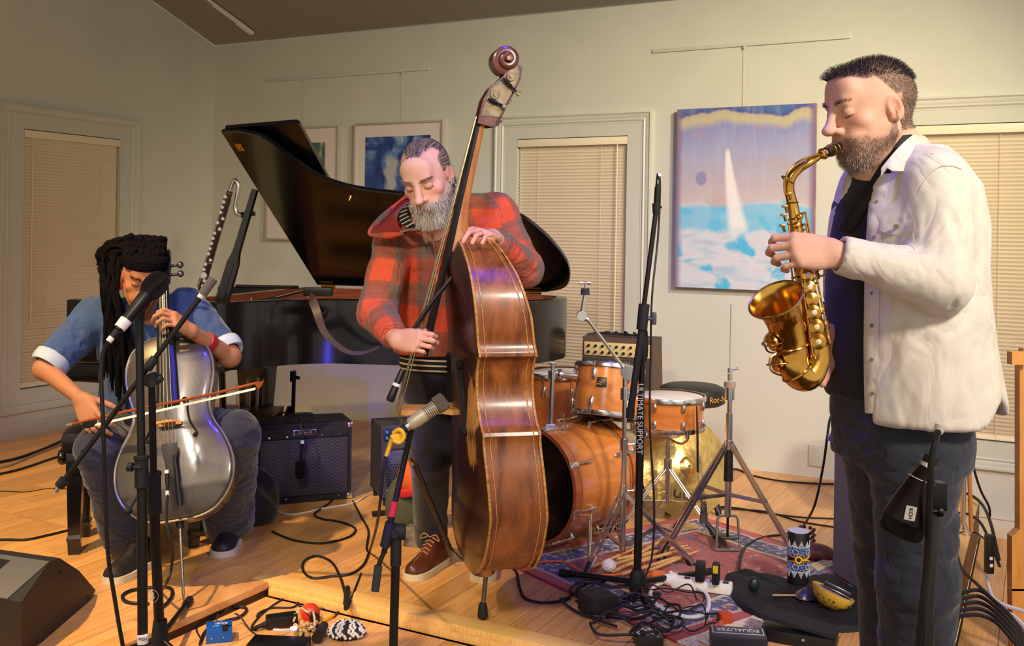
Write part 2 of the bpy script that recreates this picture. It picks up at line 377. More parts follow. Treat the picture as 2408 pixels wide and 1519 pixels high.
def big_paint(nt,uv,x,y):
    n1=noi(nt,uv,3.2,5,(1,.45,1),.4); n2=noi(nt,uv,9,4,(3,.5,1)); n3=noi(nt,uv,4.2,3,(1,1.6,1),.6); n4=noi(nt,uv,5,5,(.6,3,1))
    yy=mth(nt,'ADD',y,mth(nt,'MULTIPLY',mth(nt,'SUBTRACT',n1,.5),.16))
    top=ramp(nt,yy,[(0,(176,196,206)),(.40,(196,190,196)),(.48,(198,184,180)),(.60,(184,174,182)),(.74,(164,168,196)),(.88,(142,146,190)),(.925,(196,186,146)),(.955,(186,176,146)),(.968,(78,84,156)),(1,(70,110,164))])
    top=mix(nt,mth(nt,'MULTIPLY',sst(nt,n2,.45,.75),.16),top,(212,208,214))
    pink=mth(nt,'MULTIPLY',sst(nt,n3,.5,.72),.5); top=mix(nt,mth(nt,'MULTIPLY',pink,.7),top,(190,150,140))
    low=ramp(nt,n4,[(.25,(150,178,200)),(.5,(206,212,214)),(.75,(216,196,196))])
    low=mix(nt,sst(nt,noi(nt,uv,4.4,3,(1,1.5,1),.3),.5,.62),low,(84,184,216))
    sea=mth(nt,'MULTIPLY',sst(nt,yy,.30,.34),mth(nt,'SUBTRACT',1.,sst(nt,yy,.44,.47)))
    low=mix(nt,mth(nt,'MULTIPLY',sea,.75),low,(104,190,222))
    base=mix(nt,sst(nt,yy,.44,.49),low,top)
    # bare edges
    ex=mth(nt,'MULTIPLY',mth(nt,'SUBTRACT',1.,sst(nt,mth(nt,'ABSOLUTE',mth(nt,'SUBTRACT',x,.5)),.44,.5)),1.)
    ed=mix(nt,n2,(160,96,86),(92,120,176)); base=mix(nt,ex,ed,base)
    # white sail: a tapered curved plume
    cx=mth(nt,'ADD',mth(nt,'MULTIPLY',mth(nt,'POWER',mth(nt,'ABSOLUTE',mth(nt,'SUBTRACT',y,.76)),1.4),.28),.385)
    wd=mth(nt,'ADD',mth(nt,'MULTIPLY',mth(nt,'SUBTRACT',.78,y),.12),.012)
    d=mth(nt,'DIVIDE',mth(nt,'ABSOLUTE',mth(nt,'SUBTRACT',x,cx)),wd)
    sail=mth(nt,'MULTIPLY',mth(nt,'MULTIPLY',mth(nt,'SUBTRACT',1.,sst(nt,d,.5,1.5)),sst(nt,y,.26,.36)),mth(nt,'SUBTRACT',1.,sst(nt,y,.74,.79)))
    base=mix(nt,mth(nt,'MULTIPLY',sail,.92),base,(236,232,224))
    dm=nd(nt,'ShaderNodeVectorMath',operation='DISTANCE'); nt.links.new(uv,dm.inputs[0]); dm.inputs[1].default_value=(.19,.61,0)
    return mix(nt,mth(nt,'MULTIPLY',mth(nt,'SUBTRACT',1.,sst(nt,dm.outputs['Value'],.03,.05)),.6),base,(110,112,176))
def blue_print(nt,uv,x,y):
    n=noi(nt,uv,3.5,6,(1,.8,1),1.2); c=ramp(nt,n,[(.3,(24,34,92)),(.48,(44,72,136)),(.58,(98,140,184)),(.7,(200,206,200))])
    w=mth(nt,'ABSOLUTE',mth(nt,'SUBTRACT',mth(nt,'ADD',x,mth(nt,'MULTIPLY',mth(nt,'SUBTRACT',noi(nt,uv,5,4),.5),.25)),.40))
    f=mth(nt,'MULTIPLY',mth(nt,'SUBTRACT',1.,sst(nt,w,.03,.10)),mth(nt,'SUBTRACT',1.,sst(nt,y,.72,.82))); return mix(nt,mth(nt,'MULTIPLY',f,.85),c,(190,190,178))
def green_print(nt,uv,x,y): return ramp(nt,noi(nt,uv,4,5,None,.8),[(.3,(40,62,74)),(.5,(96,124,118)),(.62,(188,180,90)),(.75,(220,214,196))])
def quad_uv(o):
    me=o.data; uv=me.uv_layers.new(name='UV'); 
    for lp in me.loops: 
        i=lp.vertex_index; uv.data[lp.index].uv=((0,0),(1,0),(1,1),(0,1))[i%4]
def panel(name,f,t0,t1,z0,z1,off,m,parent):
    mb=MB(); mb.add([f(t0,z0,off),f(t1,z0,off),f(t1,z1,off),f(t0,z1,off)],[(0,1,2,3)]); o=mb.build(name,m,parent,smooth=0); quad_uv(o); return o
# large canvas leaning out slightly at the foot
pt=thing('abstract_painting','large abstract canvas of a white sail over turquoise water','painting',WB(4.37,1.08,.02))
mb=MB(); mb.box(WB(4.366,1.638,.034),(.846,.03,1.106),rot3(BD,LD),b=.002); mb.build('stretched_canvas',mat('canvas_edge',(150,110,100),.7,var=.3,scale=12),pt)
panel('painted_face',WB,3.945,4.787,1.087,2.189,.0505,paint_mat('abstract_oil',big_paint),pt)
def framed(name,lab,t0,t1,z0,z1,pic,pm):
    r=thing(name,lab,'framed print',WB((t0+t1)/2,z0,.01),group='framed prints on the back wall'); m_fr=mat('frame_silver',(200,192,176),.35,metal=.4)
    for a,b,c,d in((t0,t0+.014,z0,z1),(t1-.014,t1,z0,z1),(t0+.014,t1-.014,z0,z0+.014),(t0+.014,t1-.014,z1-.014,z1)):
        mb=MB(); mb.box(WB((a+b)/2,(c+d)/2,.02),(b-a,.04,d-c),rot3(BD,LD),b=.002); mb.build('frame_side',m_fr,r)
    mb=MB(); mb.box(WB((t0+t1)/2,(z0+z1)/2,.014),(t1-t0-.02,.02,z1-z0-.02),rot3(BD,LD)); mb.build('mat_board',mat('mat_board',(226,214,200),.7),r)
    panel('print',WB,*pic,.0255,pm,r)
framed('framed_print','white matted print half hidden behind the raised piano lid',.60,1.30,1.325,2.195,(.74,1.165,1.52,2.07),paint_mat('green_watercolour',green_print))
framed('framed_print',"white matted blue print behind the bassist's head",1.443,2.222,1.30,2.2,(1.54,2.11,1.42,2.095),paint_mat('blue_watercolour',blue_print))
# ================================================================= GRAND PIANO
m_pblack=mat('piano_satin',(9,9,10),.22,coat=.25,spec=.5); m_pin=mat('piano_inner_rim',(120,62,38),.3,var=.25,scale=6,stretch=(1,1,20))
m_brass=mat('brass_hardware',(214,164,62),.25,metal=1.); m_black=mat('black_plastic',(14,14,15),.45); m_chrome=mat('chrome',(225,225,228),.2,metal=1.)
m_plate=mat('piano_plate',(150,104,44),.35,metal=.6,var=.1); m_steelw=mat('steel_string',(170,165,150),.3,metal=1.)
pa=V((.966,-.259,0)).normalized(); pb=V((-.259,-.966,0)).normalized(); PH=V((-1.17,6.0,0))
def pp(u,v,z): return PH+pa*u+pb*v+V((0,0,z))
pn=thing('grand_piano','black satin grand piano with its lid raised on a prop','piano',pp(.3,.6,0))
rimo=[(-.10,0),(-.10,1.40)]+spl2([(.02,1.405),(.16,1.37),(.27,1.24),(.38,1.05),(.52,.94),(.70,.90),(.95,.86),(1.2,.81),(1.38,.72),(1.52,.5),(1.58,.26),(1.54,.08),(1.42,0)],6)
def inset(poly,d):
    out=[];n=len(poly)
    for i in range(n):
        a,b,c=V((*poly[i-1],0)),V((*poly[i],0)),V((*poly[(i+1)%n],0)); e1=(b-a);e2=(c-b)
        if e1.length<1e-6: e1=e2
        if e2.length<1e-6: e2=e1
        n1=V((-e1.y,e1.x,0)).normalized(); n2=V((-e2.y,e2.x,0)).normalized(); q=(n1+n2); q=q/max(.4,q.dot(n1)) if q.length>1e-6 else n1
        out.append((b.x+q.x*d,b.y+q.y*d))
    return out
ri=inset(rimo,-.055) if True else rimo
zt,zb=1.06,.74
# rim: outer wall, top ledge, inner wall
mb=MB(); n=len(rimo); O1=[pp(a,b,zb) for a,b in rimo]; O2=[pp(a,b,zt-.006) for a,b in rimo]; O3=[pp(a,b,zt) for a,b in inset(rimo,-.006)]; I1=[pp(a,b,zt) for a,b in ri]; I2=[pp(a,b,.94) for a,b in ri]
mb.loft([O1,O2,O3,I1],False); mb.build('rim',m_pblack,pn,smooth=40)
mb=MB(); mb.loft([I1,I2],False); mb.build('inner_rim',m_pin,pn,smooth=40)
mb=MB(); mb.add([pp(a,b,.94) for a,b in ri],[list(range(n))]); mb.build('soundboard',mat('soundboard_spruce',(190,138,74),.4,var=.15,scale=4,stretch=(1,14,1)),pn,smooth=0)
mb=MB(); mb.add(O1,[list(range(n))]); mb.build('bottom_board',m_pblack,pn,smooth=0)
# cast plate: struts plus strings
for k in range(5):
    mb=MB(); v0=.25+.24*k; u1=1.35-.18*k if k<3 else .75-.25*(k-3); mb.box((pp(.05,v0,.985)+pp(max(.2,u1),v0*.75,.985))/2,((pp(.05,v0,0)-pp(max(.2,u1),v0*.75,0)).length,.03,.05),rot3(pp(max(.2,u1),v0*.75,0)-pp(.05,v0,0),V((0,0,1)).cross(pp(max(.2,u1),v0*.75,0)-pp(.05,v0,0))),b=.006); mb.build('plate_strut',m_plate,pn)
mb=MB()
for k in range(60):
    v=.12+1.2*k/59; u=1.4-1.25*(k/59)**.6; mb.cyl(pp(0,v,1.0),pp(u,v*.8+.03,.99),.001,seg=3,caps=False)
mb.build('strings',m_steelw,pn,smooth=0)['kind']='stuff'
# keyboard end: cheeks, keybed, fallboard, keys
R=rot3(pa,pb)
for v in(.03,1.37): mb=MB(); mb.box(pp(-.36,v,.9),(.56,.06,.3),R,b=.012); mb.build('cheek',m_pblack,pn)
mb=MB(); mb.box(pp(-.36,.70,.70),(.54,1.42,.09),R,b=.01); mb.build('keybed',m_pblack,pn)
mb=MB(); mb.box(pp(-.19,.70,.9),(.03,1.3,.2),R,b=.006); mb.box(pp(-.14,.70,1.03),(.1,1.34,.02),R,b=.005); mb.build('fallboard',m_pblack,pn)
mw=mat('ivory_key',(236,230,214),.3)
kb=MB(); kb.box(pp(-.40,.1,.762),(.15,.0225,.02),R,b=.001); k0=kb.build('white_key',mw,pn)
for i in range(1,52): copy_part(k0,pn,Matrix.Translation(WM[pn.name].to_3x3().inverted()@(pb*(.0235*i))))
# lid, folded front flap, prop
ph=math.radians(36.5); lu=pa; lv=(pb*math.cos(ph)+V((0,0,math.sin(ph)))); ln=lu.cross(lv).normalized(); LH=pp(0,0,1.072)
if ln.z<0: ln=-ln
lid=[(0,0),(0,1.36)]+spl2([(.10,1.362),(.22,1.31),(.30,1.17),(.39,1.03),(.50,.95),(.64,.905),(.85,.87),(1.12,.82),(1.36,.74),(1.50,.56),(1.58,.33),(1.58,.16),(1.53,.05),(1.42,0)],6)
mb=MB(); n=len(lid); r1=[LH+lu*a+lv*b for a,b in lid]; r2=[p+ln*.004 for p in r1]; li=inset(lid,-.004)
rA=[LH+lu*a+lv*b for a,b in li]; rD=[p+ln*.026 for p in rA]; rC=[p+ln*.022 for p in r1]
mb.add(rA+rD,[list(range(n))[::-1],[n+i for i in range(n)]]); mb.loft([rA,r2,rC,rD],False); mb.build('lid',m_pblack,pn,smooth=30)
f0=LH+ln*.03; mb=MB(); fo=[(.008,.012),(.008,1.355),(.385,1.355),(.40,1.34),(.40,.012)]
# flap folded back over the lid, resting a little open
fl_n=(ln*1.0); fu=(lu*math.cos(math.radians(5))+ln*math.sin(math.radians(5))); 
q=[f0+fu*a+lv*b for a,b in fo]; w2=fu.cross(lv).normalized(); w2=w2 if w2.dot(ln)>0 else -w2; q2=[p+w2*.022 for p in q]
mb.loft([q,q2],True); mb.build('front_flap',m_pblack,pn,smooth=30)
for u in(.03,.75,1.3):
    mb=MB(); mb.cyl(LH+lu*u-V((0,0,.004)),LH+lu*(u+.09)-V((0,0,.004)),.008,seg=8); mb.box(LH+lu*(u+.045)+lv*.02+ln*-.002,(.09,.04,.003),rot3(lu,lv)); mb.build('hinge',m_brass,pn)
mb=MB(); mb.cyl(LH+lu*.52+lv*.86-ln*.002,LH+lu*.52+lv*.86-ln*.03,.012,.005,10); mb.build('lid_knob',m_brass,pn)
mb=MB(); mb.box(LH+lu*.055+lv*1.25-ln*.002,(.035,.05,.004),rot3(lu,lv)); mb.cyl(LH+lu*.055+lv*1.25,LH+lu*.055+lv*1.25-ln*.02,.006,seg=8); mb.build('prop_socket',m_brass,pn)
pr0=P(520,716,4.80); pr1=P(600,446,4.78)
mb=MB(); dd=(pr1-pr0); x,y,dn=frame(dd,pb)
for (t,w) in [(0,0)]: pass
prof=[(0,.034),(.14,.032),(.36,.030),(.42,.022),(.46,.017),(.8,.0145),(1,.013)]
mb.loft([[pr0+dd*t+x*(sx*wd)+y*(sy*.011) for sx,sy in((-1,-1),(1,-1),(1,1),(-1,1))] for t,wd in prof]); mb.build('lid_prop',m_pblack,pn,smooth=30)
mb=MB(); mb.loft([[pr0+dd*t+x*(sx*.010)+y*(sy*.0135) for sx,sy in((-1,-1),(1,-1),(1,1),(-1,1))] for t in(.05,.36)]); mb.build('prop_inlay',mat('prop_groove',(24,24,32),.3),pn)
# legs and lyre
def pleg(u,v):
    b=pp(u,v,0); mb=MB(); 
    for z0,z1,w0,w1 in((.66,.74,.115,.12),(.60,.66,.10,.085),(.12,.60,.06,.085)):
        mb.loft([[b+pa*(sx*w)+pb*(sy*w)+V((0,0,z)) for sx,sy in((-1,-1),(1,-1),(1,1),(-1,1))] for z,w in((z0,w0),(z1,w1))])
    lg=mb.build('leg',m_pblack,pn,smooth=0)
    mb=MB(); mb.cyl(b+V((0,0,.045))-pa*.018,b+V((0,0,.045))+pa*.018,.045,seg=18); mb.box(b+V((0,0,.1)),(.05,.05,.05),R,b=.005); sub(mb.build('caster',m_brass,pn),lg)
pleg(-.28,.2); pleg(-.2,1.2); pleg(1.25,.32)
mb=MB(); 
for s in(-.1,.1): mb.cyl(pp(-.25,.7+s,.2),pp(-.25,.7+s*.6,.68),.018,seg=10)
mb.box(pp(-.25,.7,.16),(.1,.34,.09),R,b=.01); mb.build('pedal_lyre',m_pblack,pn)
for s in(-.09,0,.09):
    mb=MB(); mb.box(pp(-.36,.7+s,.11),(.14,.03,.012),R,b=.004); mb.build('pedal',m_brass,pn)
# leather strap hung over the rim, knob on the rim side
kn=P(760,738,4.86); mb=MB(); mb.lathe([(.0,0),(.024,.0),(.026,.012),(.014,.02),(.020,.034),(.028,.046),(.024,.058),(.0,.062)],kn,V((-.25,-.97,.05)),18); mb.build('rim_knob',m_pblack,pn)
st=[P(728,700,4.88),P(735,706,4.83),P(746,735,4.78),P(760,775,4.77),P(785,805,4.76),P(822,828,4.75),P(860,828,4.75),P(893,814,4.74)]
s2=spl(st,8); g=[]
for i,p in enumerate(s2):
    t=(s2[min(len(s2)-1,i+1)]-s2[max(0,i-1)]).normalized(); sd=t.cross(V((0,-1,0))).normalized(); k=i/len(s2); wd=.022*(1-k)+.004
    g.append([p-sd*wd,p-sd*wd+V((0,-.004,0)),p+sd*wd+V((0,-.004,0)),p+sd*wd])
mb=MB(); mb.loft(g); tag(mb.build('leather_strap',mat('strap_leather',(62,46,42),.5,var=.15)),'brown leather strap hanging down the side of the piano','strap')
# ================================================================= DOUBLE BASS
def wood_mat(name,c1,c2,rough=.3,st=(1,1,1),scale=8,coat=.3,wear=None,flame=0):
    m=bpy.data.materials.new(name); m.use_nodes=True; nt=m.node_tree; b=nt.nodes['Principled BSDF']; b.inputs['Roughness'].default_value=rough; b.inputs['Coat Weight'].default_value=coat; b.inputs['Coat Roughness'].default_value=.15
    tc=nd(nt,'ShaderNodeTexCoord'); v=tc.outputs['Object']
    n=noi(nt,v,scale,7,st,.4); c=ramp(nt,n,[(.3,c1),(.7,c2)])
    if wear:
        f=sst(nt,noi(nt,v,22,6,(3,3,.5)),.62,.72); c=mix(nt,mth(nt,'MULTIPLY',f,wear[1]),c,wear[0])
    nt.links.new(c,b.inputs['Base Color']); 
    n2=noi(nt,v,60,4,st); bp=nd(nt,'ShaderNodeBump',Strength=.05,Distance=.01); nt.links.new(n2,bp.inputs['Height']); nt.links.new(bp.outputs[0],b.inputs['Normal']); MATS[name]=m; return m
m_rib=wood_mat('bass_rib',(82,38,15),(158,90,36),.36,(5,5,1.2),4,.22,((196,136,66),.3))
m_top=wood_mat('bass_top',(34,10,9),(58,18,13),.3,(14,14,1),5,.4,((120,70,34),.12))
m_edge=wood_mat('bass_edge',(150,94,38),(206,150,76),.4,(1,1,8),20,.1,((60,34,18),.6))
m_neck=wood_mat('bass_neck',(150,84,32),(190,120,54),.35,(9,9,1),8,.3)
m_scroll=wood_mat('bass_scroll',(70,26,16),(116,52,30),.3,(3,3,3),8,.5)
m_ebony=mat('ebony',(18,16,15),.38,var=.2,scale=12,stretch=(8,8,1)); m_bridge=mat('bridge_maple',(196,140,74),.5,var=.15,scale=20)
BE=G(1135,1457); bt=math.radians(14); bn=V((-math.cos(bt),-math.sin(bt),0)); bw=V((math.sin(bt),-math.cos(bt),0))
def bb(n,w,z): return BE+bn*n+bw*w+V((0,0,z))
def bpx(px,py,w=0.):
    """side-plane coordinates (n,z) of a pixel at lateral offset w"""
    r=ray(px,py); o=BE+bw*w; k=(o-V((0,0,CH))).dot(bw)/r.dot(bw); q=V((0,0,CH))+r*k-o; return q.dot(bn),q.z
def wear_top():
    nt=m_top.node_tree; b=nt.nodes['Principled BSDF']; old=b.inputs['Base Color'].links[0].from_socket; tc=nd(nt,'ShaderNodeTexCoord'); v=tc.outputs['Object']
    dw=nd(nt,'ShaderNodeVectorMath',operation='DOT_PRODUCT'); nt.links.new(v,dw.inputs[0]); dw.inputs[1].default_value=bw; sz=nd(nt,'ShaderNodeSeparateXYZ'); nt.links.new(v,sz.inputs[0])
    def g(c_w,c_z,rw,rz): return mth(nt,'SUBTRACT',1.,mth(nt,'ADD',mth(nt,'POWER',mth(nt,'ABSOLUTE',mth(nt,'DIVIDE',mth(nt,'SUBTRACT',dw.outputs['Value'],c_w),rw)),2.),mth(nt,'POWER',mth(nt,'ABSOLUTE',mth(nt,'DIVIDE',mth(nt,'SUBTRACT',sz.outputs[2],c_z),rz)),2.)))
    f=mth(nt,'MAXIMUM',g(.195,.80,.06,.15),g(.205,.66,.05,.07)); n=noi(nt,v,24,6,(1.5,1.5,.35)); f=sst(nt,mth(nt,'ADD',f,mth(nt,'MULTIPLY',mth(nt,'SUBTRACT',n,.5),3.2)),.1,.75)
    nt.links.new(mix(nt,mth(nt,'MULTIPLY',f,.9),old,(196,136,66)),b.inputs['Base Color'])
wear_top()
bs=thing('double_bass','worn brown double bass held upright, its ribs facing out','double bass',bb(0,0,0))
half=[(.0,.205),(.07,.207),(.15,.222),(.23,.262),(.29,.33),(.322,.42),(.325,.50),(.31,.59),(.29,.66),(.283,.70),(.29,.722)]
cb_=[(.285,.733),(.25,.755),(.215,.81),(.20,.87),(.212,.93),(.24,.972),(.262,.985)]
ub=[(.262,.997),(.25,1.03),(.255,1.08),(.255,1.14),(.238,1.21),(.195,1.28),(.13,1.335),(.06,1.368),(.0,1.376)]
def seg(l,n=5): return spl2(l,n)
outl=seg(half)+seg(cb_)+seg(ub)
full=[(a,b) for a,b in outl]+[(-a,b) for a,b in outl[::-1][1:-1]]
# n offset of the front plate edge and rib depth as functions of z (traced from the side view, edge on the near side)
def lerp_tab(tab,z):
    for (z0,a),(z1,b) in zip(tab,tab[1:]):
        if z<=z1: return a+(b-a)*max(0,min(1,(z-z0)/(z1-z0)))
    return tab[-1][1]
front=[(.20,.065),(.45,.05),(.72,.07),(.99,.082),(1.15,.098),(1.376,.118)]
depth=[(.2,.192),(1.0,.196),(1.12,.19),(1.25,.165),(1.376,.125)]
def fr(z): return lerp_tab(front,z)
def bk(z): return fr(z)-lerp_tab(depth,z)
mb=MB(); n=len(full)
mb.loft([[bb(fr(z)-.004,x*.978,z+(.006 if z<.3 else -.004 if z>1.3 else 0)) for x,z in full],[bb((fr(z)*.5+bk(z)*.5),x*.982,z+(.006 if z<.3 else -.004 if z>1.3 else 0)) for x,z in full],[bb(bk(z)+.004,x*.978,z+(.006 if z<.3 else -.004 if z>1.3 else 0)) for x,z in full]],False)
mb.build('ribs',m_rib,bs,smooth=30)
for nm,f,sg in(('front_edge',fr,1),('back_edge',bk,-1)):
    mb=MB(); r=[]
    for dx,dn in((.965,-.004),(1.0,-.004),(1.008,.0),(1.0,.004),(.965,.005)): r.append([bb(f(z)+dn*sg,x*dx,z+(.0 if dx>.98 else (.008 if z<.25 else -.008 if z>1.34 else 0))) for x,z in full])
    mb.loft(r,False); mb.build(nm,m_edge,bs,smooth=50)
# purfling-like lining lines on the ribs
for f,o in((fr,-.022),(bk,.022)):
    mb=MB(); mb.tube([bb(f(z)+o,x*.984,z) for x,z in full],.0022,5,closed=True); mb.build('rib_lining',m_edge,bs)
# arched front and flat back
def plate(name,f,arch,sg,m):
    mb=MB(); zs=[z for x,z in outl]; g=[]; us=[-1,-.94,-.8,-.55,-.25,0,.25,.55,.8,.94,1]
    for x,z in outl:
        e=max(0,min(1,(z-.205)/.16))*max(0,min(1,(1.376-z)/.12)); e=e*(2-e)
        g.append([bb(f(z)+sg*(.004+arch*e*(1-u*u)**.9),x*u*.985,z) for u in us])
    mb.sheet(g); return mb.build(name,m,bs,smooth=60)
plate('front_plate',fr,.042,1,m_top); plate('back_plate',bk,.006,-1,m_rib)
# f-holes and worn varnish round the near one
def fpt(w,z): 
    hw=lerp_tab([(b,a) for a,b in outl],z); e=1; return bb(fr(z)+.008+.042*(max(0,1-(w/hw)**2))**.9,w,z)
for s in(1,-1):
    pts=[(.118,.94),(.108,.955),(.098,.945),(.10,.925),(.115,.88),(.135,.80),(.15,.74),(.158,.715),(.148,.70),(.138,.715)]
    mb=MB(); ln_=spl([V((a,b,0)) for a,b in pts],6); k=len(ln_)
    mb.tube([fpt(s*p.x,p.y) for p in ln_],[.004+.006*math.sin(math.pi*i/(k-1)) for i in range(k)],8,flat=.5)
    mb.sph(fpt(s*.106,.94),.014,10,6); mb.sph(fpt(s*.15,.714),.017,10,6); mb.build('f_hole',mat('f_hole_dark',(6,4,4),.9),bs)
# neck, fingerboard
nut=bpx(1117,287); fe=bpx(990,832); heel=bpx(1092,590)
def fbp(t,dn=0.,w=0.): # along string side of fingerboard
    a=V((nut[0],0,nut[1])); b=V((fe[0],0,fe[1])); q=a.lerp(b,t); d=(b-a).normalized(); pr=V((d.z,0,-d.x)); pr=pr if pr.x<0 else -pr
    q=q+pr*dn; return bb(q.x,w,q.z)
mb=MB(); rings=[]
for t in(0,.25,.5,.75,1.0):
    h=.021+.026*t; th=.018; rings.append([fbp(t,0.006,-h),fbp(t,0.0,-h*.5),fbp(t,-.001,0),fbp(t,0.0,h*.5),fbp(t,.006,h),fbp(t,th,h*.9),fbp(t,th,-h*.9)])
mb.loft(rings); mb.build('fingerboard',m_ebony,bs,smooth=40)
mb=MB(); rings=[]
for t,r,k in((-.01,.0195,.018),(.05,.021,.022),(.2,.023,.024),(.35,.026,.028),(.45,.032,.045),(.505,.038,.10),(.555,.042,.155)):
    rings.append([fbp(t,.017,-r*1.05),fbp(t,.017,r*1.05),fbp(t,.017+k*.55,r),fbp(t,.017+k*.95,r*.55),fbp(t,.017+k*1.05,0),fbp(t,.017+k*.95,-r*.55),fbp(t,.017+k*.55,-r)])
mb.loft(rings); mb.build('neck',m_neck,bs,smooth=50)
mb=MB(); a=bpx(1100,578); mb.box(bb(a[0]-.045,0,1.372),(.10,.075,.03),rot3(bn,bw),b=.006); mb.build('heel_cap',m_neck,bs)
# pegbox and scroll, traced in the side plane
def trace(l,w=0.): return [bpx(a,b,w) for a,b in l]
pbx=[(1118,292),(1122,275),(1132,235),(1150,205),(1172,188),(1192,168),(1200,160),(1222,160),(1218,190),(1205,218),(1188,250),(1172,282),(1167,298),(1150,300)]
tr_=trace(pbx); mb=MB()
for s,m_ in((1,0),):
    for w0,w1 in((.026,.040),(-.040,-.026)):
        A=[bb(n_,w0,z_) for n_,z_ in tr_]; B=[bb(n_,w1,z_) for n_,z_ in tr_]; k=len(A); mb.add(A+B,[list(range(k)),[k+i for i in range(k)][::-1]]); mb.loft([A,B],False)
mb.build('pegbox_cheek',m_scroll,bs,smooth=20)
bkp=trace([(1222,160),(1218,190),(1205,218),(1188,250),(1172,282),(1167,298),(1158,296),(1164,280),(1180,247),(1196,216),(1208,190),(1212,162)]); mb=MB(); A=[bb(n_,-.04,z_) for n_,z_ in bkp]; B=[bb(n_,.04,z_) for n_,z_ in bkp]; mb.loft([A,B],True); mb.build('pegbox_back',m_scroll,bs,smooth=30)
pl_=trace([(1126,276),(1136,238),(1153,210),(1175,192),(1195,168),(1215,170),(1212,190),(1199,217),(1182,249),(1167,278)]); mb=MB(); A=[bb(n_,.0405,z_) for n_,z_ in pl_]; B=[bb(n_,.0435,z_) for n_,z_ in pl_]; mb.loft([A,B],True); mb.build('tuner_plate',mat('old_brass',(150,130,92),.5,metal=.6,var=.3,scale=30,col2=(104,92,66)),bs,smooth=0)
# spiral scroll
sc=bpx(1187,143); pts=[];rad=[]; wd=[]
T=2.1*2*math.pi
for i in range(70):
    t=i/69; a=-.35-T*t; r=.034*(1-t)**.85+.006; pts.append((sc[0]-math.cos(a)*r,sc[1]+math.sin(a)*r)); rad.append(.0150*(1-t)**.6+.006); wd.append(.034+.026*t)
mb=MB(); rings=[]
for i,(n_,z_) in enumerate(pts):
    j=min(i+1,69); k=max(0,i-1); d=V((pts[j][0]-pts[k][0],0,pts[j][1]-pts[k][1])).normalized(); o=V((-d.z,0,d.x)); r=rad[i]; w_=wd[i]
    rings.append([bb(n_+o.x*r*cx,w_*cy,z_+o.z*r*cx) for cx,cy in((1,-.9),(1.1,0),(1,.9),(.6,1),(-.6,1),(-1,.9),(-1,-.9),(-.6,-1),(.6,-1))])
mb.loft(rings); mb.build('scroll',m_scroll,bs,smooth=50)
mb=MB()
for s in(1,-1): mb.cyl(bb(sc[0],0,sc[1]),bb(sc[0],s*.066,sc[1]),.009,.008,14)
mb.build('scroll_eye',m_neck,bs)
# tuning machines
def tuner(gx,gy,x0,y0,x1,y1,s):
    g=bpx(gx,gy,s*.045); gpt=bb(g[0],s*.045,g[1]); a=bpx(x0,y0,s*.055); b=bpx(x1,y1,s*.055); A=bb(a[0],s*.055,a[1]); B=bb(b[0],s*.055,b[1])
    mb=MB(); mb.cyl(gpt,gpt+bw*s*.006,.0135,seg=20); mb.cyl(gpt,gpt+bw*s*.012,.006,seg=10)
    for k in range(20): q=2*math.pi*k/20; mb.box(gpt+bw*s*.0035+bn*math.cos(q)*.0142+V((0,0,math.sin(q)*.0142)),(.003,.006,.003))
    t=mb.build('tuning_gear',MATS['old_brass'],bs)
    mb=MB(); d=(B-A); mb.cyl(A,A+d*.8,.0042,seg=8); mb.cyl(A+d*.12,A+d*.5,.0065,seg=8)
    sub(mb.build('worm_shaft',m_ebony,bs),t)
    mb=MB(); x,y,dn=frame(d,bw); mb.loft([[A+d*tt+x*(math.cos(q)*w_)+y*(math.sin(q)*.003) for q in [2*math.pi*i/10 for i in range(10)]] for tt,w_ in((.76,.004),(.84,.008),(.93,.011),(1,.007))]); sub(mb.build('tuning_key',MATS['old_brass'],bs),t)
tuner(1201,181,1183,183,1222,224,1); tuner(1163,223,1148,232,1190,252,1); tuner(1195,190,1180,218,1200,242,-1); tuner(1160,240,1145,262,1182,284,-1)
# strings over nut, bridge; bridge; tailpiece; endpin
br=bpx(937,962); tp0=bpx(975,1085); tp1=bpx(1062,1292); saddle=(fr(.25)+.01,.215)
for k in range(4):
    o=(k-1.5); w0,w1,w2=o*.0095,o*.028,o*.018; mb=MB()
    mb.tube([fbp(-.02,-.002,w0),bb(br[0]+(1.5-abs(o))*.006,w1,br[1]),bb(tp0[0],w2,tp0[1])],.0013+.0005*k,6); mb.build('string',mat('wound_string',(190,172,130),.3,metal=1),bs)
bf=fr(br[1]-.02)+.04; mb=MB(); zz=br[1]
prf=[(-.075,bf),(-.08,bf+.03),(-.05,bf+.06),(-.045,bf+.10),(-.065,br[0]-.02),(-.05,br[0]-.004),(0,br[0]+.004),(.05,br[0]-.004),(.065,br[0]-.02),(.045,bf+.10),(.05,bf+.06),(.08,bf+.03),(.075,bf),(.03,bf),(.02,bf+.03),(-.02,bf+.03),(-.03,bf)]
A=[bb(n_,w_,zz-.012) for w_,n_ in prf]; B=[bb(n_,w_,zz+.006) for w_,n_ in prf]; k=len(A); mb.add(A+B,[list(range(k)),[k+i for i in range(k)][::-1]]); mb.loft([A,B],False); mb.build('bridge',m_bridge,bs,smooth=0)
mb=MB(); a=V((tp0[0],0,tp0[1])); b=V((tp1[0],0,tp1[1])); rings=[]
for t,w_,h in((0,.046,.012),(.1,.046,.016),(.5,.034,.015),(1,.02,.012)):
    q=a.lerp(b,t); rings.append([bb(q.x,-w_,q.z),bb(q.x+h,-w_*.6,q.z+.004),bb(q.x+h,w_*.6,q.z+.004),bb(q.x,w_,q.z),bb(q.x-.006,w_*.7,q.z-.004),bb(q.x-.006,-w_*.7,q.z-.004)])
mb.loft(rings); tpo=mb.build('tailpiece',m_ebony,bs)
mb=MB()
